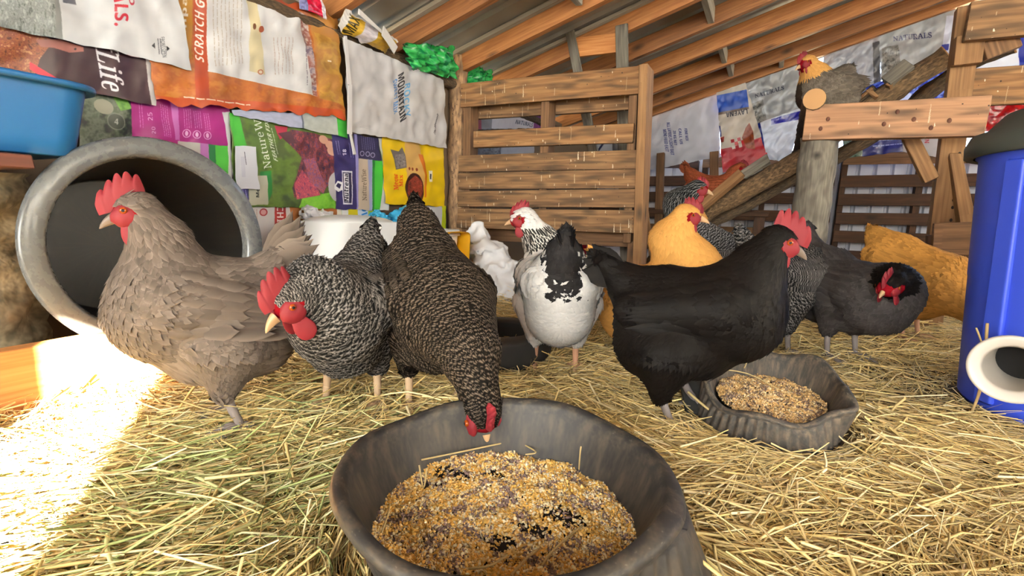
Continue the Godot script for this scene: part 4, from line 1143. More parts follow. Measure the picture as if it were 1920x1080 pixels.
# a lump of creased plastic or cloth round some balls
func crumple(called: String, at: Array, radii: Array, m: StandardMaterial3D, label: String, category: String, seed_at: float, cell := 0.013, crease := 0.026, freq := 20.0) -> Node3D:
	var lo := Vector3(1e9, 1e9, 1e9)
	var hi := -lo
	for i in at.size():
		lo = lo.min(at[i] - Vector3.ONE * (radii[i] + 0.03))
		hi = hi.max(at[i] + Vector3.ONE * (radii[i] + 0.03))
	var base := Vector3((lo.x + hi.x) * 0.5, lo.y + 0.03, (lo.z + hi.z) * 0.5)
	var d := surface_net(lo, hi, cell, func(p: Vector3) -> float:
		var s := 1e9
		for i in at.size():
			var e: float = (p - at[i]).length() - radii[i]
			var h := clampf(0.5 + 0.5 * (s - e) / 0.03, 0, 1)
			s = lerpf(s, e, h) - 0.03 * h * (1.0 - h)
		return s + crease * (absf(noise_a.get_noise_3d(p.x * freq + seed_at, p.y * freq, p.z * freq)) * 2.4 - 0.5))
	var v: PackedVector3Array = d[0]
	for i in v.size():
		v[i] -= base
	var idx: PackedInt32Array = d[1]
	var o := thing(called, label, category, base)
	if m.roughness < 0.5:
		# thin plastic creases into flat facets
		var v2 := PackedVector3Array()
		var n2 := PackedVector3Array()
		var i2 := PackedInt32Array()
		for i in range(0, idx.size(), 3):
			var f := (v[idx[i + 2]] - v[idx[i]]).cross(v[idx[i + 1]] - v[idx[i]]).normalized()
			for k in 3:
				v2.append(v[idx[i + k]])
				n2.append(f)
				i2.append(i2.size())
		part("crumpled_sheet", commit(v2, n2, i2), m, o)
	else:
		part("crumpled_sheet", commit(v, smooth_normals(v, idx), idx), m, o)
	return o

# ---------------------------------------------------------------- surface nets
# returns [vertices, indices] of the surface where field(p) is zero, clockwise from outside
func surface_net(lo: Vector3, hi: Vector3, cell: float, field: Callable) -> Array:
	var nb := Vector3i(((hi - lo) / (cell * 4.0)).ceil()) + Vector3i.ONE
	var nx := nb.x * 4 + 1
	var ny := nb.y * 4 + 1
	var nz := nb.z * 4 + 1
	var vals := PackedFloat32Array()
	vals.resize(nx * ny * nz)
	vals.fill(1000.0)
	var reach := cell * 6.4
	var live := []
	var p := Vector3.ZERO
	for bz in nb.z:
		for by in nb.y:
			for bx in nb.x:
				var mid := lo + Vector3(bx * 4 + 2, by * 4 + 2, bz * 4 + 2) * cell
				var d: float = field.call(mid)
				if d > reach:
					continue
				if d < -reach:
					for k in range(bz * 4, bz * 4 + 5):
						for j in range(by * 4, by * 4 + 5):
							for i in range(bx * 4, bx * 4 + 5):
								var at := (k * ny + j) * nx + i
								if vals[at] == 1000.0:
									vals[at] = -1000.0
					continue
				live.append(Vector3i(bx, by, bz))
				for k in range(bz * 4, bz * 4 + 5):
					for j in range(by * 4, by * 4 + 5):
						for i in range(bx * 4, bx * 4 + 5):
							var at := (k * ny + j) * nx + i
							if absf(vals[at]) == 1000.0:
								vals[at] = field.call(lo + Vector3(i, j, k) * cell)
	var verts := PackedVector3Array()
	var index := {}
	var cells := PackedInt32Array()
	var off := [0, 1, nx, nx + 1, nx * ny, nx * ny + 1, nx * ny + nx, nx * ny + nx + 1]
	var edges := [[0, 1], [2, 3], [4, 5], [6, 7], [0, 2], [1, 3], [4, 6], [5, 7], [0, 4], [1, 5], [2, 6], [3, 7]]
	for b in live:
		for k in range(b.z * 4, b.z * 4 + 4):
			for j in range(b.y * 4, b.y * 4 + 4):
				for i in range(b.x * 4, b.x * 4 + 4):
					var at := (k * ny + j) * nx + i
					var inside := 0
					for o in off:
						if vals[at + o] < 0.0:
							inside += 1
					if inside == 0 or inside == 8:
						continue
					var s := Vector3.ZERO
					var n := 0
					for e in edges:
						var a: float = vals[at + off[e[0]]]
						var c: float = vals[at + off[e[1]]]
						if (a < 0.0) != (c < 0.0):
							var t := a / (a - c)
							var e0: int = e[0]
							var e1: int = e[1]
							var q0 := Vector3(e0 & 1, (e0 >> 1) & 1, e0 >> 2)
							var q1 := Vector3(e1 & 1, (e1 >> 1) & 1, e1 >> 2)
							s += q0.lerp(q1, t)
							n += 1
					index[at] = verts.size()
					cells.append(at)
					verts.append(lo + (Vector3(i, j, k) + s / n) * cell)
	var idx := PackedInt32Array()
	var steps := [1, nx, nx * ny]
	for at in cells:
		var v0: float = vals[at]
		for ax in 3:
			var v1: float = vals[at + steps[ax]]
			if (v0 < 0.0) == (v1 < 0.0):
				continue
			var su: int = steps[(ax + 1) % 3]
			var sv: int = steps[(ax + 2) % 3]
			if not (index.has(at - su) and index.has(at - sv) and index.has(at - su - sv)):
				continue
			var a: int = index[at]
			var b: int = index[at - su]
			var c: int = index[at - su - sv]
			var d: int = index[at - sv]
			if v0 < 0.0:
				idx.append_array([a, c, b, a, d, c])
			else:
				idx.append_array([a, b, c, a, c, d])
	return [verts, idx]

# ---------------------------------------------------------------- hens
# Joints in the hen's own axes: x forward, y up, z to its right; metres.
const STAND := {
	"rump": Vector3(-0.085, 0.235, 0), "breast": Vector3(0.085, 0.235, 0), "crop": Vector3(0.115, 0.275, 0),
	"neck": Vector3(0.135, 0.345, 0), "head": Vector3(0.165, 0.425, 0), "face": Vector3(0.186, 0.420, 0),
	"keel": Vector3(0.03, 0.165, 0), "vent": Vector3(-0.085, 0.175, 0), "back": Vector3(-0.07, 0.275, 0),
	"saddle": Vector3(-0.135, 0.315, 0), "tail": Vector3(-0.20, 0.385, 0),
	"hip": Vector3(-0.005, 0.185, 0.055), "hock": Vector3(-0.01, 0.095, 0.052), "foot": Vector3(0.0, 0.012, 0.055),
	"r_rump": 0.088, "r_breast": 0.092, "r_crop": 0.066, "r_neck": 0.046, "r_head": 0.027, "r_vent": 0.078, "r_hip": 0.056,
	"wide": 1.0,
}
enum {HEAD, NECK, CROP, TORSO, BELLY, SADDLE, TAIL, THIGH, WING}

func hen_bones(j: Dictionary) -> Array:
	# [from, to, radius, radius, region]; every bone runs the way its feathers lie
	var b := []
	b.append([j.face, j.head, j.r_head * 0.85, j.r_head, HEAD])
	b.append([j.head, j.neck, j.r_head * 0.98, j.r_neck, NECK])
	b.append([j.neck, j.crop, j.r_neck, j.r_crop, NECK])
	b.append([j.crop, j.breast, j.r_crop, j.r_breast, CROP])
	b.append([j.breast, j.rump, j.r_breast, j.r_rump, TORSO])
	b.append([j.keel, j.vent, 0.075, j.r_vent, BELLY])
	b.append([j.back, j.saddle, 0.062, 0.044, SADDLE])
	b.append([j.saddle, j.tail, 0.040, 0.013, TAIL])
	for s in [-1.0, 1.0]:
		var m := Vector3(1, 1, s)
		b.append([j.get("hip_l" if s < 0 else "hip_r", j.hip * m), j.get("hock_l" if s < 0 else "hock_r", j.hock * m), j.r_hip, 0.020, THIGH])
		b.append([j.breast.lerp(j.back, 0.12) + Vector3(0, 0.012, s * 0.062), j.rump.lerp(j.back, 0.4) + Vector3(-0.045, 0.002, s * 0.056), 0.044, 0.028, WING])
	return b

class HenField:
	var k := PackedFloat32Array()
	var n := 0
	var wide := 1.0
	func _init(bones: Array, w: float) -> void:
		wide = w
		n = bones.size()
		for b in bones:
			var a: Vector3 = b[0]
			var d: Vector3 = b[1] - b[0]
			k.append_array([a.x, a.y, a.z, d.x, d.y, d.z, 1.0 / maxf(d.length_squared(), 1e-9), b[2], b[3] - b[2]])
	func at(p: Vector3) -> float:
		var s := 1e3
		var o := 0
		var pz := p.z / wide
		for i in n:
			var x := p.x - k[o]
			var y := p.y - k[o + 1]
			var z := pz - k[o + 2]
			var t := clampf((x * k[o + 3] + y * k[o + 4] + z * k[o + 5]) * k[o + 6], 0.0, 1.0)
			x -= k[o + 3] * t
			y -= k[o + 4] * t
			z -= k[o + 5] * t
			var d := sqrt(x * x + y * y + z * z) - k[o + 7] - k[o + 8] * t
			var h := clampf(0.5 + 0.5 * (s - d) / 0.020, 0.0, 1.0)
			s += (d - s) * h - 0.020 * h * (1.0 - h)
			o += 9
		return s
	# the nearest bone and the blended direction in which feathers lie there
	func lie(p: Vector3) -> Array:
		var best := 1e3
		var who := 0
		var flow := Vector3.ZERO
		for i in n:
			var o := i * 9
			var a := Vector3(k[o], k[o + 1], k[o + 2])
			var d := Vector3(k[o + 3], k[o + 4], k[o + 5])
			var q := Vector3(p.x, p.y, p.z / wide)
			var t := clampf((q - a).dot(d) * k[o + 6], 0.0, 1.0)
			var e := (q - a - d * t).length() - k[o + 7] - k[o + 8] * t
			if e < best:
				best = e
				who = i
			flow += d.normalized() * exp(-maxf(e, 0.0) / 0.014)
		return [who, flow.normalized()]

# a feather along +y (length 1, width 1 in x), camber in z; shade(u, v) -> Color gives the pattern
func feather_mesh(rows: int, cols: int, shade: Callable, round_tip := 0.85, camber := 0.16, curl := 0.12) -> ArrayMesh:
	var p := PackedVector3Array()
	var col := PackedColorArray()
	for r in rows:
		var v := float(r) / (rows - 1)
		var w := 0.5 * pow(sin(PI * clampf(0.12 + 0.88 * pow(v, round_tip * 1.4), 0.0, 0.985)), 0.55)
		if v > 0.9:
			w *= 1.0 - (v - 0.9) * 5.0
		for c in cols:
			var u := float(c) / (cols - 1) * 2.0 - 1.0
			p.append(Vector3(u * w, v - 0.10 * v * u * u, -camber * w * u * u - curl * v * v * 0.5))
			col.append(shade.call(u, v))
	return grid_mesh(p, rows, cols, false, PackedVector2Array(), col, true)

var F := {}

func make_feathers() -> void:
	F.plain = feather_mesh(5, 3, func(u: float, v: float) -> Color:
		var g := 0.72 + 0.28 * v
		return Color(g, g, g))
	F.laced = feather_mesh(6, 5, func(u: float, v: float) -> Color:
		var e := clampf((absf(u) - 0.45) * 2.0 + clampf((v - 0.75) * 4.0, 0, 1), 0, 1)
		var g := lerpf(0.60, 1.0, e)
		return Color(g, g, g))
	F.dark_lace = feather_mesh(6, 5, func(u: float, v: float) -> Color:
		var e := clampf((absf(u) - 0.45) * 2.0 + clampf((v - 0.75) * 4.0, 0, 1), 0, 1)
		var g := lerpf(1.0, 0.42, e)
		return Color(g, g, g))
	F.barred = feather_mesh(19, 3, func(u: float, v: float) -> Color:
		var t := fposmod(v * 3.4 - absf(u) * 0.35 + 0.25, 1.0)
		var g := 1.0 if t < 0.30 else 0.03
		return Color(g, g, g))
	F.cuckoo = feather_mesh(15, 5, func(u: float, v: float) -> Color:
		var t := fposmod(v * 4.4 - absf(u) * 0.4 + 0.2, 1.0)
		return Color(1, 0.90, 0.78) if t < 0.19 and absf(u) < 0.55 else Color(0.034, 0.025, 0.019))
	F.barred_long = feather_mesh(31, 3, func(u: float, v: float) -> Color:
		var t := fposmod(v * 9.0 - absf(u) * 0.35, 1.0)
		var g := 1.0 if t < 0.32 else 0.03
		return Color(g, g, g), 1.0)
	F.cuckoo_long = feather_mesh(31, 5, func(u: float, v: float) -> Color:
		var t := fposmod(v * 9.0 - absf(u) * 0.4, 1.0)
		return Color(1, 0.90, 0.78) if t < 0.20 and absf(u) < 0.55 else Color(0.034, 0.025, 0.019), 1.0)
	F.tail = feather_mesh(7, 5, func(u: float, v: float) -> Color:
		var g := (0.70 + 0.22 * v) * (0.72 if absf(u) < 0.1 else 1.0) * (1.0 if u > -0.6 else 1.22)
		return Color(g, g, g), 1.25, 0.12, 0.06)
	F.striped = feather_mesh(6, 7, func(u: float, v: float) -> Color:
		var g := 0.03 if absf(u) < 0.62 and v < 0.93 else 1.0
		return Color(g, g, g * 0.96))
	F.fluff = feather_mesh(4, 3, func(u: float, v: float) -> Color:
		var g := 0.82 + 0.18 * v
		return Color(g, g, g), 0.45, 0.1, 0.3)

# comb: a serrated crest along x (front at +x), rising towards the back, thickness in z
func comb_mesh(len: float, tall: float, points: int) -> ArrayMesh:
	var top := []
	var n := points * 9 + 1
	for i in n:
		var t := float(i) / (n - 1)
		var body := 0.30 + 0.70 * sin(PI * clampf(t * 0.80 + 0.04, 0, 1))
		var tooth := absf(fposmod(t * points + 0.5, 1.0) - 0.5) * 2.0
		var h := tall * body * (1.0 - 0.25 * pow(1.0 - tooth, 2.2))
		if t > 0.9:
			h *= 1.0 - 0.55 * pow((t - 0.9) / 0.1, 2.0)
		if t < 0.06:
			h *= 0.6 + 0.4 * t / 0.06
		top.append(Vector2(len * (0.55 - t), h))
	var p := PackedVector3Array()
	var rows := 8
	for s in [1.0, -1.0]:
		for r in rows:
			var f := float(r) / (rows - 1) if s > 0 else 1.0 - float(r) / (rows - 1)
			for i in n:
				var q: Vector2 = top[i]
				var lean := sin(float(i) / (n - 1) * 8.0) * 0.0030 * f * f
				var shut := minf(1.0, 7.0 * minf(float(i) / (n - 1), 1.0 - float(i) / (n - 1)))
				p.append(Vector3(q.x - 0.30 * q.y * f * f, -0.010 + (q.y + 0.010) * f, s * (0.0052 * sqrt(maxf(0.0, 1.0 - pow(f, 4.0))) + 0.0006 * (1.0 - f)) * shut + lean))
	return grid_mesh(p, rows * 2, n)

func blob_mesh(r: Vector3, sides := 14, rows := 9, warp = null) -> ArrayMesh:
	var p := PackedVector3Array()
	for i in rows:
		var b := -PI / 2 + PI * i / (rows - 1)
		for k in sides:
			var a := TAU * k / sides
			var q := Vector3(cos(a) * cos(b), sin(b), sin(a) * cos(b))
			if warp != null:
				q = warp.call(q)
			p.append(q * r)
	return grid_mesh(p, rows, sides, true)

func beak_mesh() -> ArrayMesh:
	var p := PackedVector3Array()
	var rows := 9
	var sides := 14
	for i in rows:
		var t := float(i) / (rows - 1)
		var r := 0.0105 * pow(1.0 - t, 0.62) + 0.0006
		var c := Vector3(-0.005 + 0.025 * t, -0.0075 * t * t, 0)
		for k in sides:
			var a := TAU * k / sides
			var y := sin(a)
			var groove := 0.78 if absf(y + 0.15) < 0.3 and t < 0.85 else 1.0
			p.append(c + Vector3(0, y * r * (0.95 if y > 0 else 0.72), cos(a) * r * 0.74 * groove))
	return grid_mesh(p, rows, sides, true, PackedVector2Array(), PackedColorArray(), false)

func leg_mesh(hock: Vector3, foot: Vector3, ahead: Vector3) -> ArrayMesh:
	var st := SurfaceTool.new()
	st.begin(Mesh.PRIMITIVE_TRIANGLES)
	var mid := hock.lerp(foot, 0.5)
	var pts := curve([hock + Vector3(0, 0.02, 0), hock, mid, foot + Vector3(0, 0.010, 0), foot], 14)
	var rad := []
	for i in 14:
		var t := i / 13.0
		rad.append(lerpf(0.0108, 0.0072, clampf(t * 1.6, 0, 1)) * (1.0 + 0.05 * (i % 2)) + 0.003 * clampf((t - 0.85) / 0.15, 0, 1))
	st.append_from(tube_mesh(pts, rad, 9), 0, Transform3D.IDENTITY)
	var side := ahead.cross(Vector3.UP)
	for q in [[0.0, 0.062], [0.62, 0.050], [-0.62, 0.050], [PI, 0.026]]:
		var d: Vector3 = ahead * cos(q[0]) + side * sin(q[0])
		var l: float = q[1]
		var toe := [foot + Vector3(0, 0.002, 0), foot + d * l * 0.4 + Vector3(0, 0.003, 0), foot + d * l * 0.75 + Vector3(0, -0.002, 0), foot + d * l + Vector3(0, -0.006, 0), foot + d * (l + 0.012) + Vector3(0, -0.010, 0)]
		st.append_from(tube_mesh(curve(toe, 9), [0.0068, 0.0064, 0.0070, 0.0058, 0.0060, 0.0052, 0.0048, 0.0030, 0.0008], 7), 0, Transform3D.IDENTITY)
	return st.commit()

# colours are linear; look: region -> [feather kind, length, width, colour, spread]
func build_hen(called: String, label: String, at: Vector3, turn: float, joints: Dictionary, look: Dictionary, opt := {}) -> Node3D:
	var j := STAND.duplicate()
	j.merge(joints, true)
	var o := thing(called, label, "hen", at, turn, "hens of the flock")
	var bones := hen_bones(j)
	var field := HenField.new(bones, j.wide)
	var lo := Vector3(1e9, 1e9, 1e9)
	var hi := -lo
	for b in bones:
		for q in [b[0], b[1]]:
			var r := maxf(b[2], b[3]) * 1.1 + 0.02
			lo = lo.min(q - Vector3(r, r, r))
			hi = hi.max(q + Vector3(r, r, r))
	var cell: float = opt.get("cell", 0.0095)
	var net := surface_net(lo, hi, cell, field.at)
	var v: PackedVector3Array = net[0]
	var idx: PackedInt32Array = net[1]
	var n := smooth_normals(v, idx)
	var skin := PackedColorArray()
	skin.resize(v.size())
	var xf := {}
	var cl := {}
	var rr := RandomNumberGenerator.new()
	rr.seed = hash(label)
	var fh: Vector3 = (j.face - j.head).normalized()
	var hu: Vector3 = fh.cross(opt.get("head_up", Vector3.UP)).cross(fh).normalized()
	var paint = opt.get("paint", null)
	for i in v.size():
		var p := v[i]
		var l := field.lie(p)
		var region: int = bones[l[0]][4]
		var flow: Vector3 = l[1]
		var s: Array = look.get(region, look[TORSO])
		var c: Color = s[3]
		if paint != null:
			s = paint.call(p, region, s, rr)
			c = s[3]
		skin[i] = Color(c.r * 0.35, c.g * 0.35, c.b * 0.35) if s[0] != "barred" and s[0] != "cuckoo" else Color(0.02, 0.017, 0.015)
		# bare face: no feathers round the beak and eyes
		var hp: Vector3 = p - j.head
		var hq := Vector2(hp.dot(fh), hp.dot(hu))
		var across := absf(hp.dot(fh.cross(hu)))
		if pow((hq.x - 0.021) / 0.021, 2.0) + pow((hq.y + 0.005) / 0.017, 2.0) < 1.0 and hp.length() < 0.045 and across > 0.009 or hq.x > j.r_head * 1.1 and hp.length() < 0.052 and across < 0.016:
			skin[i] = Color(0.16, 0.004, 0.010)
			continue
		var share: float = s[5] if s.size() > 5 else 1.0
		if rr.randf() > share:
			continue
		var nn := n[i]
		var jit := Vector3(rr.randf_range(-1, 1), rr.randf_range(-1, 1), rr.randf_range(-1, 1))
		flow = (flow + jit * float(s[4])).slide(nn)
		if region == THIGH or region == BELLY:
			flow = (flow + Vector3(-0.3, -0.25, 0)).slide(nn)
		if flow.length() < 0.05:
			flow = Vector3(-1, 0, 0).slide(nn)
		flow = flow.normalized()
		var lift := 0.07 + rr.randf() * 0.07 + (0.05 if s[0] == "fluff" else 0.0)
		var y := (flow * cos(lift) + nn * sin(lift)).normalized()
		var x := y.cross(nn).normalized()
		var z := x.cross(y)
		var k := rr.randf_range(0.82, 1.18)
		var len: float = s[1] * k
		var base := p - flow * len * 0.45 + nn * 0.001
		var kind: String = s[0]
		if not xf.has(kind):
			xf[kind] = []
			cl[kind] = []
		xf[kind].append(Transform3D(Basis(x * float(s[2]) * k, y * len, z * len * 0.6), base))
		var g := rr.randf_range(0.74, 1.2) if c.g < 0.3 else rr.randf_range(0.93, 1.05)
		cl[kind].append(Color(c.r * g, c.g * g, c.b * g))
	var fm: Material = opt.get("feather", M.feather)
	part("body", commit(v, n, idx, PackedVector2Array(), skin), M.skin, o)
	for kind in xf:
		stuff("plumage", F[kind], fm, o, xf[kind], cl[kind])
	hen_wings(o, j, field, look, fm, rr)
	hen_tail(o, j, look, opt, fm, rr)
	hen_head(o, j, opt)
	for s in [-1.0, 1.0]:
		var m := Vector3(1, 1, s)
		var key := "_l" if s < 0 else "_r"
		if opt.get("legs", true):
			part("leg", leg_mesh(j.get("hock" + key, j.hock * m), j.get("foot" + key, j.foot * m), Vector3(1, 0, 0.12 * s).normalized()), opt.get("leg_mat", M.leg_grey), o)
	return o

# the feather material in one colour of its own; the vertices carry only the pattern
func tint_of(m: StandardMaterial3D, c: Color) -> StandardMaterial3D:
	var t: StandardMaterial3D = m.duplicate()
	t.albedo_color = Color(c.r / 0.86, c.g / 0.86, c.b / 0.86).linear_to_srgb()
	return t

func coloured_feather(kind: String, c: Color) -> ArrayMesh:
	# a copy of a feather with its colour worked into the vertices
	var src: ArrayMesh = F[kind]
	var a := src.surface_get_arrays(0)
	var col: PackedColorArray = a[Mesh.ARRAY_COLOR]
	for i in col.size():
		col[i] = Color(col[i].r * c.r, col[i].g * c.g, col[i].b * c.b)
	a[Mesh.ARRAY_COLOR] = col
	var m := ArrayMesh.new()
	m.add_surface_from_arrays(Mesh.PRIMITIVE_TRIANGLES, a)
	return m

func hen_wings(o: Node3D, j: Dictionary, field: HenField, look: Dictionary, fm: Material, rr: RandomNumberGenerator) -> void:
	var s: Array = look.get(WING, look[TORSO])
	var tones := []
	for i in 3:
		var g: float = [0.85, 1.0, 1.12][i] if s[3].g < 0.3 else [0.96, 1.0, 1.04][i]
		tones.append(coloured_feather(s[0] + "_long" if F.has(s[0] + "_long") else s[0], Color(0.86, 0.86, 0.86) * g))
	# the wing's plane runs with the torso
	var ax: Vector3 = (j.rump - j.breast).normalized()
	var up := Vector3(0, 1, 0).slide(ax).normalized()
	for side in [-1.0, 1.0]:
		var wv := PackedVector3Array()
		var wc := PackedColorArray()
		var wi := PackedInt32Array()
		var rows := [[0.02, 6, 0.034, 0.026], [0.045, 6, 0.040, 0.028], [0.07, 6, 0.055, 0.030], [0.095, 7, 0.085, 0.028], [0.115, 7, 0.105, 0.025]]
		for ri in range(rows.size() - 1, -1, -1):
			var row: Array = rows[ri]
			for q in row[1]:
				var f: float = float(q) / (row[1] - 1)
				var drop := lerpf(0.045, -0.045, f) * (1.0 - 0.25 * float(ri) / 4.0)
				var at2: Vector3 = j.breast + ax * (row[0] - 0.012 + 0.03 * f * (1.0 - f)) + up * (drop + 0.022)
				# walk in from the side to the body's surface
				var p := Vector3(at2.x, at2.y, side * 0.22)
				for step in 60:
					var d := field.at(p)
					if d < 0.002:
						break
					p.z -= side * maxf(d * 0.8, 0.001)
					if p.z * side < 0.0:
						break
				var e := 0.004
				var nn := Vector3(field.at(p + Vector3(e, 0, 0)) - field.at(p - Vector3(e, 0, 0)), field.at(p + Vector3(0, e, 0)) - field.at(p - Vector3(0, e, 0)), field.at(p + Vector3(0, 0, e)) - field.at(p - Vector3(0, 0, e))).normalized()
				if nn.z * side < 0.15:
					continue
				var dir: Vector3 = (ax + up * (0.10 - 0.12 * (1.0 - f)) + Vector3(0, rr.randf_range(-0.05, 0.05), 0)).slide(nn).normalized()
				var y: Vector3 = (dir + nn * (0.04 if ri > 2 else 0.08)).normalized()
				var x: Vector3 = y.cross(nn).normalized()
				var z: Vector3 = x.cross(y)
				var len: float = row[2] * rr.randf_range(0.92, 1.08)
				var src: Array = tones[rr.randi() % 3].surface_get_arrays(0)
				var fx := Transform3D(Basis(x * float(row[3]), y * len, z * 0.05), p + nn * (0.0035 + 0.0008 * (4 - ri)) - y * len * 0.15)
				var first := wv.size()
				wv.append_array(fx * (src[Mesh.ARRAY_VERTEX] as PackedVector3Array))
				wc.append_array(src[Mesh.ARRAY_COLOR])
				for q2 in src[Mesh.ARRAY_INDEX]:
					wi.append(first + q2)
		part("wing", commit(wv, smooth_normals(wv, wi), wi, PackedVector2Array(), wc), tint_of(fm, s[3]), o)

func hen_tail(o: Node3D, j: Dictionary, look: Dictionary, opt: Dictionary, fm: Material, rr: RandomNumberGenerator) -> void:
	var s: Array = look.get(TAIL, look[TORSO])
	var len: float = opt.get("tail_len", 0.115)
	var wid: float = opt.get("tail_wid", 0.034)
	var fan: float = opt.get("tail_fan", 0.55)
	var count: int = opt.get("tail_count", 6)
	var ax: Vector3 = (j.tail - j.saddle).normalized()
	var meshes := []
	var tm := tint_of(fm, s[3])
	for i in 3:
		var g := [0.8, 1.0, 1.15][i] as float
		meshes.append(coloured_feather(opt.get("tail_kind", s[0] + "_long" if F.has(s[0] + "_long") else "tail"), Color(0.86, 0.86, 0.86) * g))
	for side in [-1.0, 1.0]:
		for i in count:
			var f := float(i) / (count - 1)
			var rot := lerpf(0.30 * fan, -0.95 * fan, f)
			var dir := ax.rotated(Vector3(0, 0, 1), -rot)
			dir = (dir + Vector3(0, 0, side * (0.04 + 0.20 * f))).normalized()
			var face := Vector3(0, 0, side).slide(dir).normalized()
			face = (face + dir.cross(Vector3(0, 0, side)) * 0.25).slide(dir).normalized()
			var x := dir.cross(face).normalized()
			var base: Vector3 = j.saddle.lerp(j.tail, 0.30) + Vector3(0, 0, side * (0.004 + 0.006 * f)) - dir * 0.02
			part("tail_feather", meshes[rr.randi() % 3], tm, o, Transform3D(Basis(x * wid, dir * len * rr.randf_range(0.92, 1.05) * (1.0 - 0.12 * f), face * 0.05), base))

func hen_head(o: Node3D, j: Dictionary, opt: Dictionary) -> void:
	var fx: Vector3 = (j.face - j.head).normalized()
	var up: Vector3 = opt.get("head_up", Vector3.UP)
	var fz := fx.cross(up).normalized()
	var fy := fz.cross(fx).normalized()
	var b := Basis(fx, fy, fz)
	var h: Vector3 = j.head
	var k: float = opt.get("head_size", 1.0)
	var rh: float = j.r_head
	var place := func(q: Vector3, turn := Basis.IDENTITY) -> Transform3D:
		return Transform3D(b * turn * Basis.from_scale(Vector3.ONE * k), h + b * (q * k))
	var fr: float = (j.face - j.head).length()
	part("beak", H.beak, opt.get("beak_mat", M.beak), o, place.call(Vector3(fr + rh * 0.66 + 0.007, -0.003, 0)))
	var ck: float = opt.get("comb", 1.0)
	part("comb", H.comb, M.comb, o, Transform3D(b * Basis.from_scale(Vector3(ck, ck, 1.0) * k), h + b * (Vector3(fr * 0.55 + 0.005, rh * 0.76, 0) * k)))
	for s in [-1.0, 1.0]:
		part("face_patch", H.face, M.comb, o, place.call(Vector3(fr * 0.55 + 0.009, -0.005, s * (rh * 0.62 + 0.0025))))
		var ep := Vector3(fr * 0.62 + 0.007, 0.0045, s * (rh * 0.62 + 0.0125))
		var e := part("eye", H.eye, M.eye, o, place.call(ep))
		part("pupil", H.pupil, M.black_hole, e, Transform3D(Basis.IDENTITY, Vector3(0, 0, s * 0.0024)))
		part("ear_lobe", H.lobe, M.lobe, o, place.call(Vector3(-0.006, -0.009, s * (rh * 0.80 + 0.003))))
		var wk: float = opt.get("wattle", 1.0)
		part("wattle", H.wattle, M.comb, o, Transform3D(b * Basis(Vector3(1, 0, 0), s * -0.12) * Basis.from_scale(Vector3(wk, wk, 1) * k), h + b * (Vector3(fr * 0.80 + 0.008, -rh * 0.62 - 0.013 * wk, s * 0.0205) * k)))

var H := {}

func make_head_parts() -> void:
	H.beak = beak_mesh()
	H.comb = comb_mesh(0.064, 0.040, 5)
	H.face = blob_mesh(Vector3(0.0205, 0.0185, 0.0105), 18, 11, func(q: Vector3) -> Vector3:
		return q * (1.0 + 0.10 * noise_b.get_noise_3d(q.x * 2.5, q.y * 2.5, q.z)))
	H.eye = blob_mesh(Vector3(0.0052, 0.0050, 0.0034), 14, 9)
	H.pupil = blob_mesh(Vector3(0.0026, 0.0026, 0.0014), 10, 7)
	H.lobe = blob_mesh(Vector3(0.0060, 0.0085, 0.0040), 10, 7)
	H.wattle = blob_mesh(Vector3(0.0125, 0.0190, 0.0042), 16, 11, func(q: Vector3) -> Vector3:
		return Vector3(q.x * (1.0 - 0.30 * q.y), q.y, q.z))

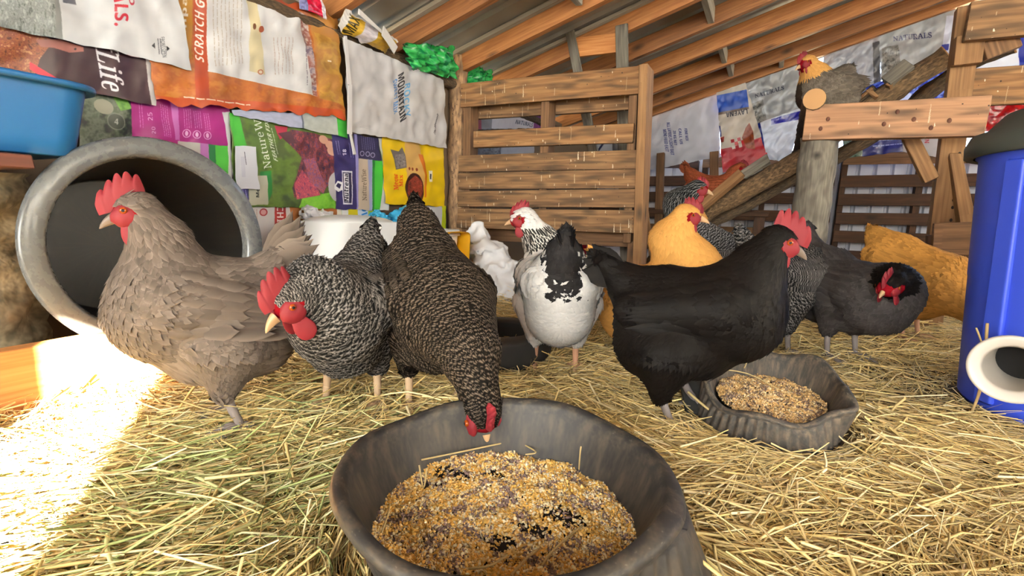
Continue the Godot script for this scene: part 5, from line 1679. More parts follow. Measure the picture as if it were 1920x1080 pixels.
# ---------------------------------------------------------------- timber and branches
func build_pallet_partition() -> void:
	var o := thing("log_post", "rough peeled log post at the left end of the pallet partition", "post", Vector3(0.02, 0.277, -2.385))
	o.position.y = 0.0
	var x: float = o.position.x
	var z: float = o.position.z
	var pts := curve([Vector3(0, -0.05, 0), Vector3(0.004, 0.4, 0.003), Vector3(-0.006, 0.8, 0), Vector3(0.003, Vector3(0.02, 1.272, -2.376).y, 0.0)], 26)
	var rad := []
	for i in 26:
		rad.append(0.050 + 0.004 * sin(i * 0.9))
	part("trunk", tube_mesh(pts, rad, 14, 0.22, 2.0), M.peeled, o)
	# the pallet stands on edge between the post and the branches
	var p := thing("wooden_pallet", "weathered pallet partition with droppings, standing on edge beside the log post", "pallet", Vector3(0.639, 0.223, -2.35))
	var b: Vector3 = p.position
	var up := Vector3.UP
	var w := 2.35
	board("deck_board", p, Vector3(0.066, 1.051, -2.35) - b, Vector3(1.092, 1.042, -2.35) - b, 0.125, 0.020, up, M.pallet)
	board("deck_board", p, Vector3(0.155, 0.812, -2.35) - b, Vector3(1.046, 0.804, -2.35) - b, 0.090, 0.018, up, M.pallet)
	board("deck_board", p, Vector3(0.057, 0.683, -2.35) - b, Vector3(1.093, 0.683, -2.35) - b, 0.088, 0.020, up, M.pallet_grey)
	board("deck_board", p, Vector3(0.055, 0.585, -2.35) - b, Vector3(1.096, 0.594, -2.35) - b, 0.090, 0.018, up, M.pallet_grey)
	board("deck_board", p, Vector3(0.053, 0.485, -2.35) - b, Vector3(1.098, 0.502, -2.35) - b, 0.090, 0.021, up, M.pallet_grey)
	board("deck_board", p, Vector3(0.047, 0.375, -2.35) - b, Vector3(1.098, 0.391, -2.35) - b, 0.112, 0.019, up, M.pallet_grey)
	board("deck_board", p, Vector3(0.005, 0.985, -2.46) - b, Vector3(1.008, 0.975, -2.46) - b, 0.085, 0.018, up, M.pallet_grey)
	board("deck_board", p, Vector3(0.016, 0.288, -2.46) - b, Vector3(1.054, 0.302, -2.46) - b, 0.085, 0.018, up, M.slat_light)
	var s := Vector3(1, 0, 0)
	board("stringer", p, Vector3(0.098, 1.032, -2.405) - b, Vector3(0.098, 0.274, -2.405) - b, 0.050, 0.088, s, M.slat_light)
	board("stringer", p, Vector3(0.575, 1.044, -2.405) - b, Vector3(0.587, 0.274, -2.405) - b, 0.045, 0.088, s, M.slat_light)
	board("stringer", p, Vector3(1.027, 1.04, -2.405) - b, Vector3(1.047, 0.285, -2.405) - b, 0.040, 0.088, s, M.slat_light)
	board("end_board", p, Vector3(1.083, 1.101, -2.37) - b, Vector3(1.114, 0.173, -2.37) - b, 0.040, 0.130, s, M.stud)
	board("foot_block", p, Vector3(1.075, 0.294, -2.42) - b, Vector3(1.075, 0.138, -2.42) - b, 0.06, 0.09, s, M.slat_light)
	board("foot_block", p, Vector3(0.058, 0.278, -2.42) - b, Vector3(0.061, 0.086, -2.42) - b, 0.06, 0.09, s, M.slat_light)
	# a rack of two grey uprights behind it
	var r := thing("slat_rack", "two grey slats with a fresh crossboard sticking up behind the pallet partition", "rack", Vector3(0.851, 0.119, -2.75))
	b = r.position
	board("upright", r, Vector3(0.535, 1.467, -2.75) - b, Vector3(0.731, 0.731, -2.75) - b, 0.055, 0.022, s, M.grey_wood, 0.003, 0.004)
	board("upright", r, Vector3(0.837, 1.447, -2.75) - b, Vector3(0.951, 0.143, -2.75) - b, 0.062, 0.022, s, M.grey_wood, 0.003, 0.004)
	board("crossboard", r, Vector3(0.544, 1.367, -2.775) - b, Vector3(0.857, 1.362, -2.775) - b, 0.105, 0.020, up, M.fresh)
	# leaning thin strip right of the pallet
	var l := board("leaning_strip", self, Vector3(1.052, 0.566, -2.6), Vector3(1.143, 0.219, -2.5), 0.025, 0.02, s, M.stud)
	l.set_meta("label", "thin stick leaning on the right end of the pallet partition")
	l.set_meta("category", "stick")

func build_back_pallets() -> void:
	var heights := [Vector3(2.217, 0.931, -4.88).y, Vector3(2.238, 0.755, -4.88).y, Vector3(2.255, 0.607, -4.88).y, Vector3(2.273, 0.454, -4.88).y, Vector3(2.291, 0.299, -4.88).y, Vector3(2.309, 0.14, -4.88).y]
	var spans := [[-0.02, 1.02], [1.06, 2.11], [2.15, 3.20], [3.24, 4.30]]
	var labels := ["brown slatted pallet at the far back, mostly behind the partition", "brown slatted pallet on the back wall behind the buff hen and the thick branch", "brown slatted pallet on the back wall between grey post and nail-marked stud", "brown slatted pallet on the back wall behind the blue bin"]
	for k in 4:
		var u0: float = spans[k][0]
		var u1: float = spans[k][1]
		var p := thing("wooden_pallet", labels[k], "pallet", Vector3((u0 + u1) * 0.5, 0, -4.9), 0.0, "slatted pallets along the back wall")
		var mid := Vector3((u0 + u1) * 0.5, 0, -4.9)
		for h in heights:
			var t := rng.randf_range(-0.008, 0.008)
			board("slat", p, Vector3(u0, h + t, -4.885) - mid, Vector3(u1, h - t, -4.885) - mid, 0.094, 0.018, Vector3.UP, M.slat if rng.randf() < 0.7 else M.slat_light)
		for f in [0.02, 0.5, 0.98]:
			var u := lerpf(u0, u1, f)
			board("stringer", p, Vector3(u, 0.0, -4.945) - mid, Vector3(u, 0.95, -4.945) - mid, 0.045, 0.090, Vector3(1, 0, 0), M.slat)
	# posts standing before the back pallets
	for q in [[Vector3(0.71, 0.792, -4.7), Vector3(0.754, -0.057, -4.7), "brown post at the back left, behind the red-brown hen"], [Vector3(1.17, 0.835, -4.7), Vector3(1.254, 0.08, -4.7), "brown post at the back behind the checkered sack"]]:
		var po := thing("back_post", q[2], "post", Vector3(q[1].x, 0, q[1].z))
		board("timber", po, Vector3(0, -0.02, 0), Vector3(q[0].x - q[1].x, 1.0, 0), 0.07, 0.05, Vector3(1, 0, 0), M.slat_light)

func branch(called: String, label: String, pts: Array, r0: float, r1: float, m: Material, seed_at: float, rough := 0.35) -> Node3D:
	var o := thing(called, label, "branch", pts[0])
	var q := []
	for p in pts:
		q.append(p - pts[0])
	var c := curve(q, 36)
	var rad := []
	for i in 36:
		var t := i / 35.0
		rad.append(lerpf(r0, r1, t) * (1.0 + 0.10 * noise_b.get_noise_2d(t * 6.0, seed_at)))
	part("limb", tube_mesh(c, rad, 12, rough, seed_at), m, o)
	# sawn ends
	for e in [[0, 1], [35, 34]]:
		var n: Vector3 = (c[e[0]] - c[e[1]]).normalized()
		var d := CylinderMesh.new()
		d.top_radius = rad[e[0]] * 0.97
		d.bottom_radius = rad[e[0]] * 0.97
		d.height = 0.006
		d.radial_segments = 20
		var x := n.cross(Vector3.FORWARD if absf(n.z) < 0.9 else Vector3.UP).normalized()
		part("sawn_end", d, M.log_end, o, Transform3D(Basis(x, n, x.cross(n)), c[e[0]] + n * 0.001))
	return o

func build_perches() -> void:
	var o := branch("roosting_branch", "thick pale branch sloping up from behind the buff hen to the right-hand stud", [Vector3(0.937, -0.05, -3.15), Vector3(1.114, 0.248, -3.15), Vector3(1.336, 0.459, -3.1), Vector3(1.577, 0.614, -3.05), Vector3(1.789, 0.755, -3), Vector3(1.97, 0.923, -2.95), Vector3(2.114, 1.038, -2.9), Vector3(2.27, 1.15, -2.85)], 0.058, 0.048, M.branch, 4.0)
	o = branch("roosting_branch", "thinner dark branch running up just below the thick pale one", [Vector3(1.309, 0.368, -3.2), Vector3(1.529, 0.496, -3.2), Vector3(1.784, 0.667, -3.2), Vector3(2.015, 0.811, -3.2), Vector3(2.181, 0.954, -3.2), Vector3(2.331, 1.107, -3.2), Vector3(2.445, 1.196, -3.15), Vector3(2.556, 1.233, -3.1)], 0.030, 0.040, M.bark_dark, 9.0)
	var st := thing("square_stick", "sawn square stick lying along the top of the thick branch, left part", "stick", Vector3(1.299, 0.468, -2.95))
	board("stick", st, Vector3.ZERO, Vector3(1.501, 0.667, -2.95) - st.position, 0.045, 0.045, Vector3(0, 1, -0.3), M.stud)
	st = thing("square_stick", "split grey stick lying on the thick branch below the checkered sack", "stick", Vector3(1.501, 0.652, -2.97))
	board("stick", st, Vector3.ZERO, Vector3(1.622, 0.74, -2.97) - st.position, 0.04, 0.03, Vector3(0, 1, -0.3), M.grey_wood, 0.003, 0.008)
	st = thing("wood_block", "short sawn block nailed on top of the thick branch near its upper end", "block", Vector3(2.069, 1.056, -2.86))
	board("block", st, Vector3.ZERO, Vector3(2.146, 1.127, -2.86) - st.position, 0.062, 0.05, Vector3(0, 1, -0.3), M.grey_wood)
	board("block", st, Vector3(2.076, 1.035, -2.86) - st.position, Vector3(2.145, 1.104, -2.86) - st.position, 0.022, 0.05, Vector3(0, 1, -0.3), M.stud)
	st = thing("broken_stick", "broken splintered stick on the thick branch right of the roosting hen", "stick", Vector3(1.943, 0.96, -2.9))
	board("stick", st, Vector3.ZERO, Vector3(2.037, 1.045, -2.9) - st.position, 0.030, 0.03, Vector3(0, 1, -0.3), M.bark_dark, 0.003, 0.006)
	board("splinter", st, Vector3(1.965, 0.986, -2.87) - st.position, Vector3(2.021, 1.039, -2.87) - st.position, 0.014, 0.010, Vector3(0, 1, -0.3), M.stud, 0.002, 0.005)
	board("splinter", st, Vector3(2.005, 1.036, -2.87) - st.position, Vector3(2.042, 0.995, -2.87) - st.position, 0.014, 0.010, Vector3(0, 1, -0.3), M.stud, 0.002, 0.006)
	# pole whose round end points at us
	branch("roost_pole", "round roost pole whose sawn end rests on the left end of the nail-marked beam", [Vector3(1.765, 0.899, -2.33), Vector3(1.765, 0.899, -2.33) + Vector3(0.01, 0.0, -0.6), Vector3(1.765, 0.899, -2.33) + Vector3(0.03, 0.01, -1.4), Vector3(1.765, 0.899, -2.33) + Vector3(0.03, 0.02, -2.45)], 0.040, 0.042, M.bark_dark, 14.0, 0.15)
	# back roost board on which the red-brown hen sits
	var rb := thing("roost_board", "brown roost board under the red-brown hen at the back", "board", Vector3(1.2, 0, -3.5))
	board("plank", rb, Vector3(-0.45, 0.452, 0.0), Vector3(0.45, 0.452, 0.0), 0.10, 0.03, Vector3(0, 0, 1), M.slat)
	board("leg", rb, Vector3(-0.40, -0.02, 0.0), Vector3(-0.40, 0.438, 0.0), 0.06, 0.04, Vector3(1, 0, 0), M.slat)
	board("leg", rb, Vector3(0.40, -0.02, 0.0), Vector3(0.40, 0.438, 0.0), 0.06, 0.04, Vector3(1, 0, 0), M.slat)

func build_right_frame() -> void:
	var s := Vector3(1, 0, 0)
	var o := thing("grey_post", "weathered grey post under the left end of the nail-marked beam", "post", Vector3(1.809, 0.006, -2.42))
	o.position.y = 0.0
	var q := []
	for p in [Vector3(1.812, -0.037, -2.42), Vector3(1.807, 0.269, -2.42), Vector3(1.807, 0.518, -2.42), Vector3(1.807, 0.762, -2.42)]:
		q.append(p - o.position)
	var rad := []
	for i in 20:
		rad.append(0.070 + 0.002 * sin(i * 1.7))
	part("trunk", tube_mesh(curve(q, 20), rad, 16, 0.06, 21.0), M.grey_wood, o)
	o = thing("beam", "pale beam with knots and nail marks laid across the grey post", "beam", Vector3(2.048, 0.759, -2.36))
	board("timber", o, Vector3(1.742, 0.811, -2.36) - o.position, Vector3(2.301, 0.804, -2.36) - o.position, 0.138, 0.042, Vector3.UP, M.nailed)
	# knots and nail heads stand a little proud of the wood
	for k in [[1543, 240], [1556, 226], [1722, 225], [1755, 236], [1668, 232], [1785, 226], [1690, 215]]:
		var d := blob_mesh(Vector3(0.007, 0.009, 0.003), 10, 6)
		part("knot", d, M.knot, o, Transform3D(Basis.IDENTITY, bk_point(k[0], k[1]) - o.position))
	o = thing("stud", "upright stud with a row of nail holes left of the blue bin", "stud", Vector3(2.258, 0.22, -2.56))
	o.position.y = 0.0
	board("timber", o, Vector3(2.288, 0.001, -2.56) - o.position, Vector3(2.249, 1.244, -2.56) - o.position, 0.078, 0.05, s, M.stud)
	board("block", o, Vector3(2.258, 1.022, -2.51) - o.position, Vector3(2.254, 1.128, -2.51) - o.position, 0.085, 0.035, s, M.stud)
	for y in [276, 315, 348, 362, 376, 400, 412, 440, 470]:
		var t: float = (610.0 - y) / 596.0
		var at := Vector3(2.288, 0.001, -2.56).lerp(Vector3(2.249, 1.244, -2.56), t) + Vector3(0.022, 0, 0.0255)
		part("nail_head", blob_mesh(Vector3(0.005, 0.007, 0.002), 8, 5), M.dark_board, o, Transform3D(Basis.IDENTITY, at - o.position))
	o = thing("brace", "diagonal brace between the beam and the nail-marked stud", "brace", Vector3(2.209, 0.594, -2.52))
	board("timber", o, Vector3.ZERO, Vector3(2.116, 0.776, -2.52) - o.position, 0.05, 0.04, s, M.stud)
	o = thing("plank", "rough plank at the very top right, fixed across the stud", "plank", Vector3(2.32, 1.114, -2.47))
	board("timber", o, Vector3(2.228, 1.164, -2.47) - o.position, Vector3(2.569, 1.159, -2.47) - o.position, 0.135, 0.03, Vector3.UP, M.pallet_grey)
	board("batten", o, Vector3(2.33, 1.133, -2.52) - o.position, Vector3(2.361, 1.054, -2.52) - o.position, 0.10, 0.03, s, M.slat_light)
	o = thing("plank", "reddish plank below the topmost one, behind the bin lid", "plank", Vector3(2.396, 0.902, -2.62))
	board("timber", o, Vector3(2.296, 0.959, -2.62) - o.position, Vector3(2.663, 0.953, -2.62) - o.position, 0.14, 0.03, Vector3.UP, M.pallet)
	o = thing("plank", "splintered short plank leaning between the stud and the bin", "plank", Vector3(2.335, 0.426, -2.5))
	board("timber", o, Vector3.ZERO, Vector3(2.262, 0.69, -2.5) - o.position, 0.04, 0.03, s, M.stud, 0.003, 0.01)
	o = thing("low_partition", "low wall of dark boards at the foot of the stud, beside the blue bin", "partition", Vector3(2.322, 0.167, -2.45))
	board("plank", o, Vector3(2.228, 0.364, -2.45) - o.position, Vector3(2.516, 0.386, -2.45) - o.position, 0.125, 0.03, Vector3.UP, M.slat_light)
	board("plank", o, Vector3(2.231, 0.283, -2.46) - o.position, Vector3(2.531, 0.308, -2.46) - o.position, 0.065, 0.03, Vector3.UP, M.slat)
	board("plank", o, Vector3(2.234, 0.17, -2.44) - o.position, Vector3(2.541, 0.191, -2.44) - o.position, 0.07, 0.04, Vector3.UP, M.red_board)
	board("upright", o, Vector3(2.266, 0.124, -2.48) - o.position, Vector3(2.239, 0.38, -2.48) - o.position, 0.05, 0.04, s, M.slat)
	board("upright", o, Vector3(2.397, 0.139, -2.48) - o.position, Vector3(2.357, 0.386, -2.48) - o.position, 0.05, 0.04, s, M.slat)

# a point on the front face of the nail-marked beam, from where it shows along its length and height
func bk_point(x: float, y: float) -> Vector3:
	var a := Vector3(1.742, 0.811, -2.36)
	var b := Vector3(2.301, 0.804, -2.36)
	var t := (x - 1508.0) / 342.0
	return a.lerp(b, t) + Vector3(0, -(y - lerpf(232.0, 219.0, t)) * 0.00265, 0.0215)

# ---------------------------------------------------------------- left corner
func build_left_corner() -> void:
	var plank := thing("plank", "long fresh plank on edge at the bottom left, in front of the round black tub", "plank", Vector3(0.372, 0, -0.6))
	board("timber", plank, Vector3(0, 0.060, 0.75), Vector3(0, 0.060, -0.50), 0.140, 0.036, Vector3.UP, M.fresh)
	# round black tub lying on its side, mouth towards the room
	var t := thing("round_tub", "large round black tub lying on its side, mouth to the room, behind the grey hen", "tub", Vector3(0.36, 0.315, -0.635))
	var prof := [Vector2(0.0, -0.30), Vector2(0.165, -0.30), Vector2(0.172, -0.29), Vector2(0.205, -0.02), Vector2(0.232, -0.015), Vector2(0.236, -0.004), Vector2(0.232, 0.004), Vector2(0.204, 0.004), Vector2(0.198, -0.004), Vector2(0.196, -0.02), Vector2(0.166, -0.282), Vector2(0.160, -0.288), Vector2(0.0, -0.288)]
	var turn := Basis(Vector3(0, 0, 1), -PI / 2)  # lathe axis y becomes +x
	turn = Basis(Vector3(0, 1, 0), -0.05) * Basis(Vector3(0, 0, 1), 0.06) * Basis.from_scale(Vector3(1, 1.06, 1.06)) * turn
	part("shell", lathe(prof, 72), M.tub_black, t, Transform3D(turn, Vector3.ZERO))
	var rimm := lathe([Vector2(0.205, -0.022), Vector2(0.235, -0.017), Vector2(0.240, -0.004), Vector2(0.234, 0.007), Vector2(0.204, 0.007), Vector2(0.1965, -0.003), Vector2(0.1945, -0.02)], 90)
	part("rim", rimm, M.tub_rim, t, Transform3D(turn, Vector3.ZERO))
	rimm = lathe([Vector2(0.2005, -0.09), Vector2(0.1985, -0.086), Vector2(0.1955, -0.09)], 60)
	part("ring", rimm, M.tub_black, t, Transform3D(turn, Vector3.ZERO))
	for a in [0.15, 0.35, -0.12]:
		var c := Vector3(cos(a) * 0.193, -0.05, sin(a) * 0.193)
		part("lug", box(Vector3(-0.004, -0.02, -0.012), Vector3(0.002, 0.02, 0.012)), M.rubber_dark, t, Transform3D(turn * Basis(Vector3.UP, -a), turn * c))
	# bark-covered stump carrying a board
	var s := thing("stump", "bark-covered upright stump at the left edge below the blue tub", "stump", Vector3(0.11, 0, -0.36))
	part("trunk", tube_mesh(curve([Vector3(0, -0.05, 0), Vector3(0.01, 0.15, 0.0), Vector3(-0.005, 0.32, 0), Vector3(0.0, 0.475, 0)], 30), filled(30, 0.115), 26, 0.30, 31.0), M.bark, s)
	var sh := thing("shelf_board", "short reddish board lying on the stump under the blue tub", "board", Vector3(0.20, 0.476, -0.25))
	board("plank", sh, Vector3(0, 0.014, 0.30), Vector3(0, 0.014, -0.17), 0.32, 0.028, Vector3(1, 0, 0), M.red_board)
	# blue basin
	var b := thing("basin", "blue plastic basin at the left edge, standing on the reddish shelf board", "basin", Vector3(0.20, 0.506, -0.28))
	part("shell", basin_mesh(Vector2(0.145, 0.225), Vector2(0.165, 0.250), 0.145, 0.05, 0.004), M.blue_tub, b)
	part("rim", rim_mesh(Vector2(0.166, 0.251), 0.145, 0.055, 0.014), M.blue_tub, b)
	# the log along the top of the left wall
	var l := thing("top_log", "long weathered log along the top of the left wall", "log", Vector3(0.012, 1.112, -1.9))
	part("trunk", tube_mesh(curve([Vector3(0, 0, 1.8), Vector3(0.01, 0.0, 0.8), Vector3(0, 0.012, 0), Vector3(0.006, 0.0, -0.6), Vector3(0, 0, -2.9)], 40), filled(40, 0.026), 12, 0.3, 41.0), M.bark_dark, l)

func filled(n: int, r: float) -> Array:
	var a := []
	for i in n:
		a.append(r * (1.0 + 0.06 * sin(i * 1.3)))
	return a

# rounded rectangle round the origin
func round_rect(half: Vector2, radius: float, per := 7) -> Array:
	var out := []
	for q in 4:
		var c := Vector2(half.x - radius, half.y - radius) * Vector2(1 if q in [0, 3] else -1, 1 if q < 2 else -1)
		for i in per:
			var a := PI / 2 * q + PI / 2 * i / (per - 1)
			out.append(c + Vector2(cos(a), sin(a)) * radius)
	return out

func basin_mesh(foot: Vector2, mouth: Vector2, tall: float, radius: float, thick: float) -> ArrayMesh:
	var p := PackedVector3Array()
	var rows := 0
	var n := 28
	var steps := [[0.0, 0.0, true], [0.0, 0.9, true], [0.02, 1.0, true], [0.25, 1.0, true], [0.5, 1.0, true], [0.75, 1.0, true], [1.0, 1.0, true], [1.0, 1.0, false], [0.7, 1.0, false], [0.4, 1.0, false], [0.04, 1.0, false], [0.03, 0.9, false], [0.03, 0.0, false]]
	for s in steps:
		var half: Vector2 = foot.lerp(mouth, s[0]) * float(s[1])
		if not s[2]:
			half -= Vector2(thick, thick) * (1.0 if s[1] > 0.5 else 0.0)
		var rr := minf(radius, minf(half.x, half.y)) if s[1] > 0.0 else 0.0
		for q in round_rect(half, rr):
			p.append(Vector3(q.x, tall * s[0], q.y))
		rows += 1
	return grid_mesh(p, rows, n, true)

func rim_mesh(half: Vector2, y: float, radius: float, width: float) -> ArrayMesh:
	var p := PackedVector3Array()
	for s in [[-0.004, -0.004], [width, -0.010], [width + 0.003, -0.002], [width, 0.004], [-0.004, 0.004], [-0.004, -0.004]]:
		for q in round_rect(half + Vector2(s[0], s[0]), radius + s[0]):
			p.append(Vector3(q.x, y + s[1], q.y))
	return grid_mesh(p, 6, 28, true)

func build_white_things() -> void:
	# upturned white tub by the left wall
	var o := thing("storage_tub", "upturned white plastic tub by the left wall behind the small barred hen", "tub", Vector3(0.27, 0, -1.32))
	part("shell", basin_mesh(Vector2(0.19, 0.27), Vector2(0.16, 0.24), 0.225, 0.05, 0.004), M.white_plastic, o)
	part("flange", rim_mesh(Vector2(0.185, 0.265), 0.232, 0.06, 0.018), M.white_plastic, o)
	part("dome", basin_mesh(Vector2(0.185, 0.262), Vector2(0.125, 0.19), 0.135, 0.07, 0.004), M.white_plastic, o, Transform3D(Basis.IDENTITY, Vector3(0, 0.232, 0)))
	part("dome_top", blob_mesh(Vector3(0.128, 0.030, 0.193), 24, 11), M.white_plastic, o, Transform3D(Basis.IDENTITY, Vector3(0, 0.362, 0)))
	o = thing("storage_tub", "second white plastic tub by the left wall, right of the upturned one", "tub", Vector3(0.20, 0, -1.78))
	part("shell", basin_mesh(Vector2(0.14, 0.14), Vector2(0.16, 0.16), 0.30, 0.06, 0.004), M.white_plastic, o)
	part("lid", basin_mesh(Vector2(0.17, 0.17), Vector2(0.165, 0.165), 0.03, 0.06, 0.03), M.white_plastic, o, Transform3D(Basis.IDENTITY, Vector3(0, 0.30, 0)))
	# yellow box, mouth towards the pallet
	var a := Vector3(0.405, 0.244, -1.84)
	o = thing("yellow_box", "yellow square plastic container on its side beside the white cloth heap", "container", a)
	var axis := Vector3(0.80, -0.05, 0.35).normalized()
	var side := Vector3.UP.cross(axis).normalized()
	var b := Basis(side, axis, side.cross(axis))
	part("shell", basin_mesh(Vector2(0.055, 0.070), Vector2(0.062, 0.078), 0.20, 0.02, 0.003), M.yellow_plastic, o, Transform3D(b, -axis * 0.20))
	# white bedding heap
	crumple("cloth_heap", [Vector3(0.31, 0.236, -2.14), Vector3(0.388, 0.179, -2.12), Vector3(0.493, 0.132, -2.12), Vector3(0.453, 0.026, -2.06), Vector3(0.575, -0.001, -2.06), Vector3(0.345, -0.003, -2.05), Vector3(0.316, 0.308, -2.17)], [0.075, 0.10, 0.10, 0.12, 0.10, 0.11, 0.055], M.cloth, "heap of crumpled white cloth in front of the pallet partition", "cloth", 61.0, 0.009, 0.040, 5.0)
	# old tyre-like rubber ring in the straw
	o = thing("rubber_ring", "low dark rubber feed ring half hidden behind the white hen", "ring", Vector3(0.99, 0, -1.06))
	part("ring", lathe([Vector2(0.135, 0.0), Vector2(0.150, 0.03), Vector2(0.150, 0.075), Vector2(0.142, 0.088), Vector2(0.105, 0.090), Vector2(0.095, 0.080), Vector2(0.10, 0.03), Vector2(0.11, 0.0)], 56), M.rubber_dark, o, Transform3D(Basis.from_scale(Vector3(1.05, 1, 1.05)), Vector3(0, 0, -0.12)))

func build_bin() -> void:
	var o := thing("bin", "tall blue bin with a dark lid at the right edge", "bin", Vector3(2.335, 0, -1.49))
	var ribs := func(a: float, r: float, y: float, i: int) -> Vector3:
		var k := 1.0
		if y > 0.30 and y < 0.575:
			k += 0.012
		return Vector3(cos(a) * r * k, y, sin(a) * r * k)
	part("shell", lathe([Vector2(0.0, 0.004), Vector2(0.22, 0.004), Vector2(0.232, 0.02), Vector2(0.246, 0.30), Vector2(0.247, 0.302), Vector2(0.262, 0.57), Vector2(0.268, 0.575), Vector2(0.268, 0.60), Vector2(0.255, 0.60), Vector2(0.225, 0.03), Vector2(0.0, 0.02)], 72, ribs), M.bin_blue, o)
	part("lid", lathe([Vector2(0.275, 0.575), Vector2(0.292, 0.575), Vector2(0.294, 0.60), Vector2(0.286, 0.622), Vector2(0.262, 0.632), Vector2(0.235, 0.668), Vector2(0.12, 0.690), Vector2(0.0, 0.694)], 72), M.bin_lid, o)
	# fluted ribs and side handle
	for a in [2.05, 1.70, 2.75]:
		var d := Vector3(cos(a), 0, sin(a))
		board("rib", o, d * 0.238 + Vector3(0, 0.03, 0), d * 0.262 + Vector3(0, 0.56, 0), 0.045, 0.014, d.cross(Vector3.UP), M.bin_blue, 0.006)
	var hd := Vector3(cos(2.0), 0, sin(2.0))
	board("handle", o, hd * 0.285 + Vector3(0, 0.535, 0) - hd.cross(Vector3.UP) * 0.07, hd * 0.285 + Vector3(0, 0.535, 0) + hd.cross(Vector3.UP) * 0.07, 0.05, 0.05, Vector3.UP, M.bin_blue, 0.012)
	# white pipe port low on the front
	var c := Vector3(2.087, 0.154, -1.22)
	var out := Vector3(-0.42, 0.02, 0.90).normalized()
	var x := out.cross(Vector3.UP).normalized()
	var port := thing("pipe_port", "white plastic pipe mouth low on the front of the blue bin", "pipe", c)
	var bas := Basis(x, out, x.cross(out))
	part("socket", lathe([Vector2(0.062, -0.03), Vector2(0.066, -0.02), Vector2(0.078, -0.006), Vector2(0.081, 0.006), Vector2(0.079, 0.014), Vector2(0.072, 0.016), Vector2(0.058, 0.006), Vector2(0.052, -0.004), Vector2(0.050, -0.16)], 56), M.pvc, port, Transform3D(bas * Basis.from_scale(Vector3.ONE * 0.80), Vector3.ZERO))
	part("dark_disc", lathe([Vector2(0.040, -0.125), Vector2(0.0, -0.125)], 40), M.black_hole, port, Transform3D(bas, Vector3.ZERO))  # black disc standing in for the shade deep in the pipe

# ---------------------------------------------------------------- floor, pans, feed, straw
func floor_y(u: float, w: float) -> float:
	return 0.008 * fbm(u * 3.0, w * 3.0) - 0.004

func build_floor() -> void:
	var nx := 110
	var nz := 150
	var p := PackedVector3Array()
	var uv := PackedVector2Array()
	for j in nz:
		for i in nx:
			var u := lerpf(-0.1, 5.0, float(i) / (nx - 1))
			var w := lerpf(-1.6, 5.2, float(j) / (nz - 1))
			p.append(Vector3(u, floor_y(u, w), -w))
			uv.append(Vector2(u, w) * 0.9)
	var litter := tex_from(256, 256, func(u: float, v: float) -> Color:
		var a := noise_a.get_noise_2d(u * 60.0, v * 22.0)
		var b := noise_a.get_noise_2d(u * 22.0 + 40.0, v * 60.0)
		return Color(0.27, 0.20, 0.11).lerp(Color(0.62, 0.49, 0.28), clampf(0.42 + a * 0.8 + b * 0.6, 0, 1)))
	var o := structure("floor")
	part("litter_ground", grid_mesh(p, nz, nx, false, uv, PackedColorArray(), false), mat(Color.WHITE, 0.95, litter), o)

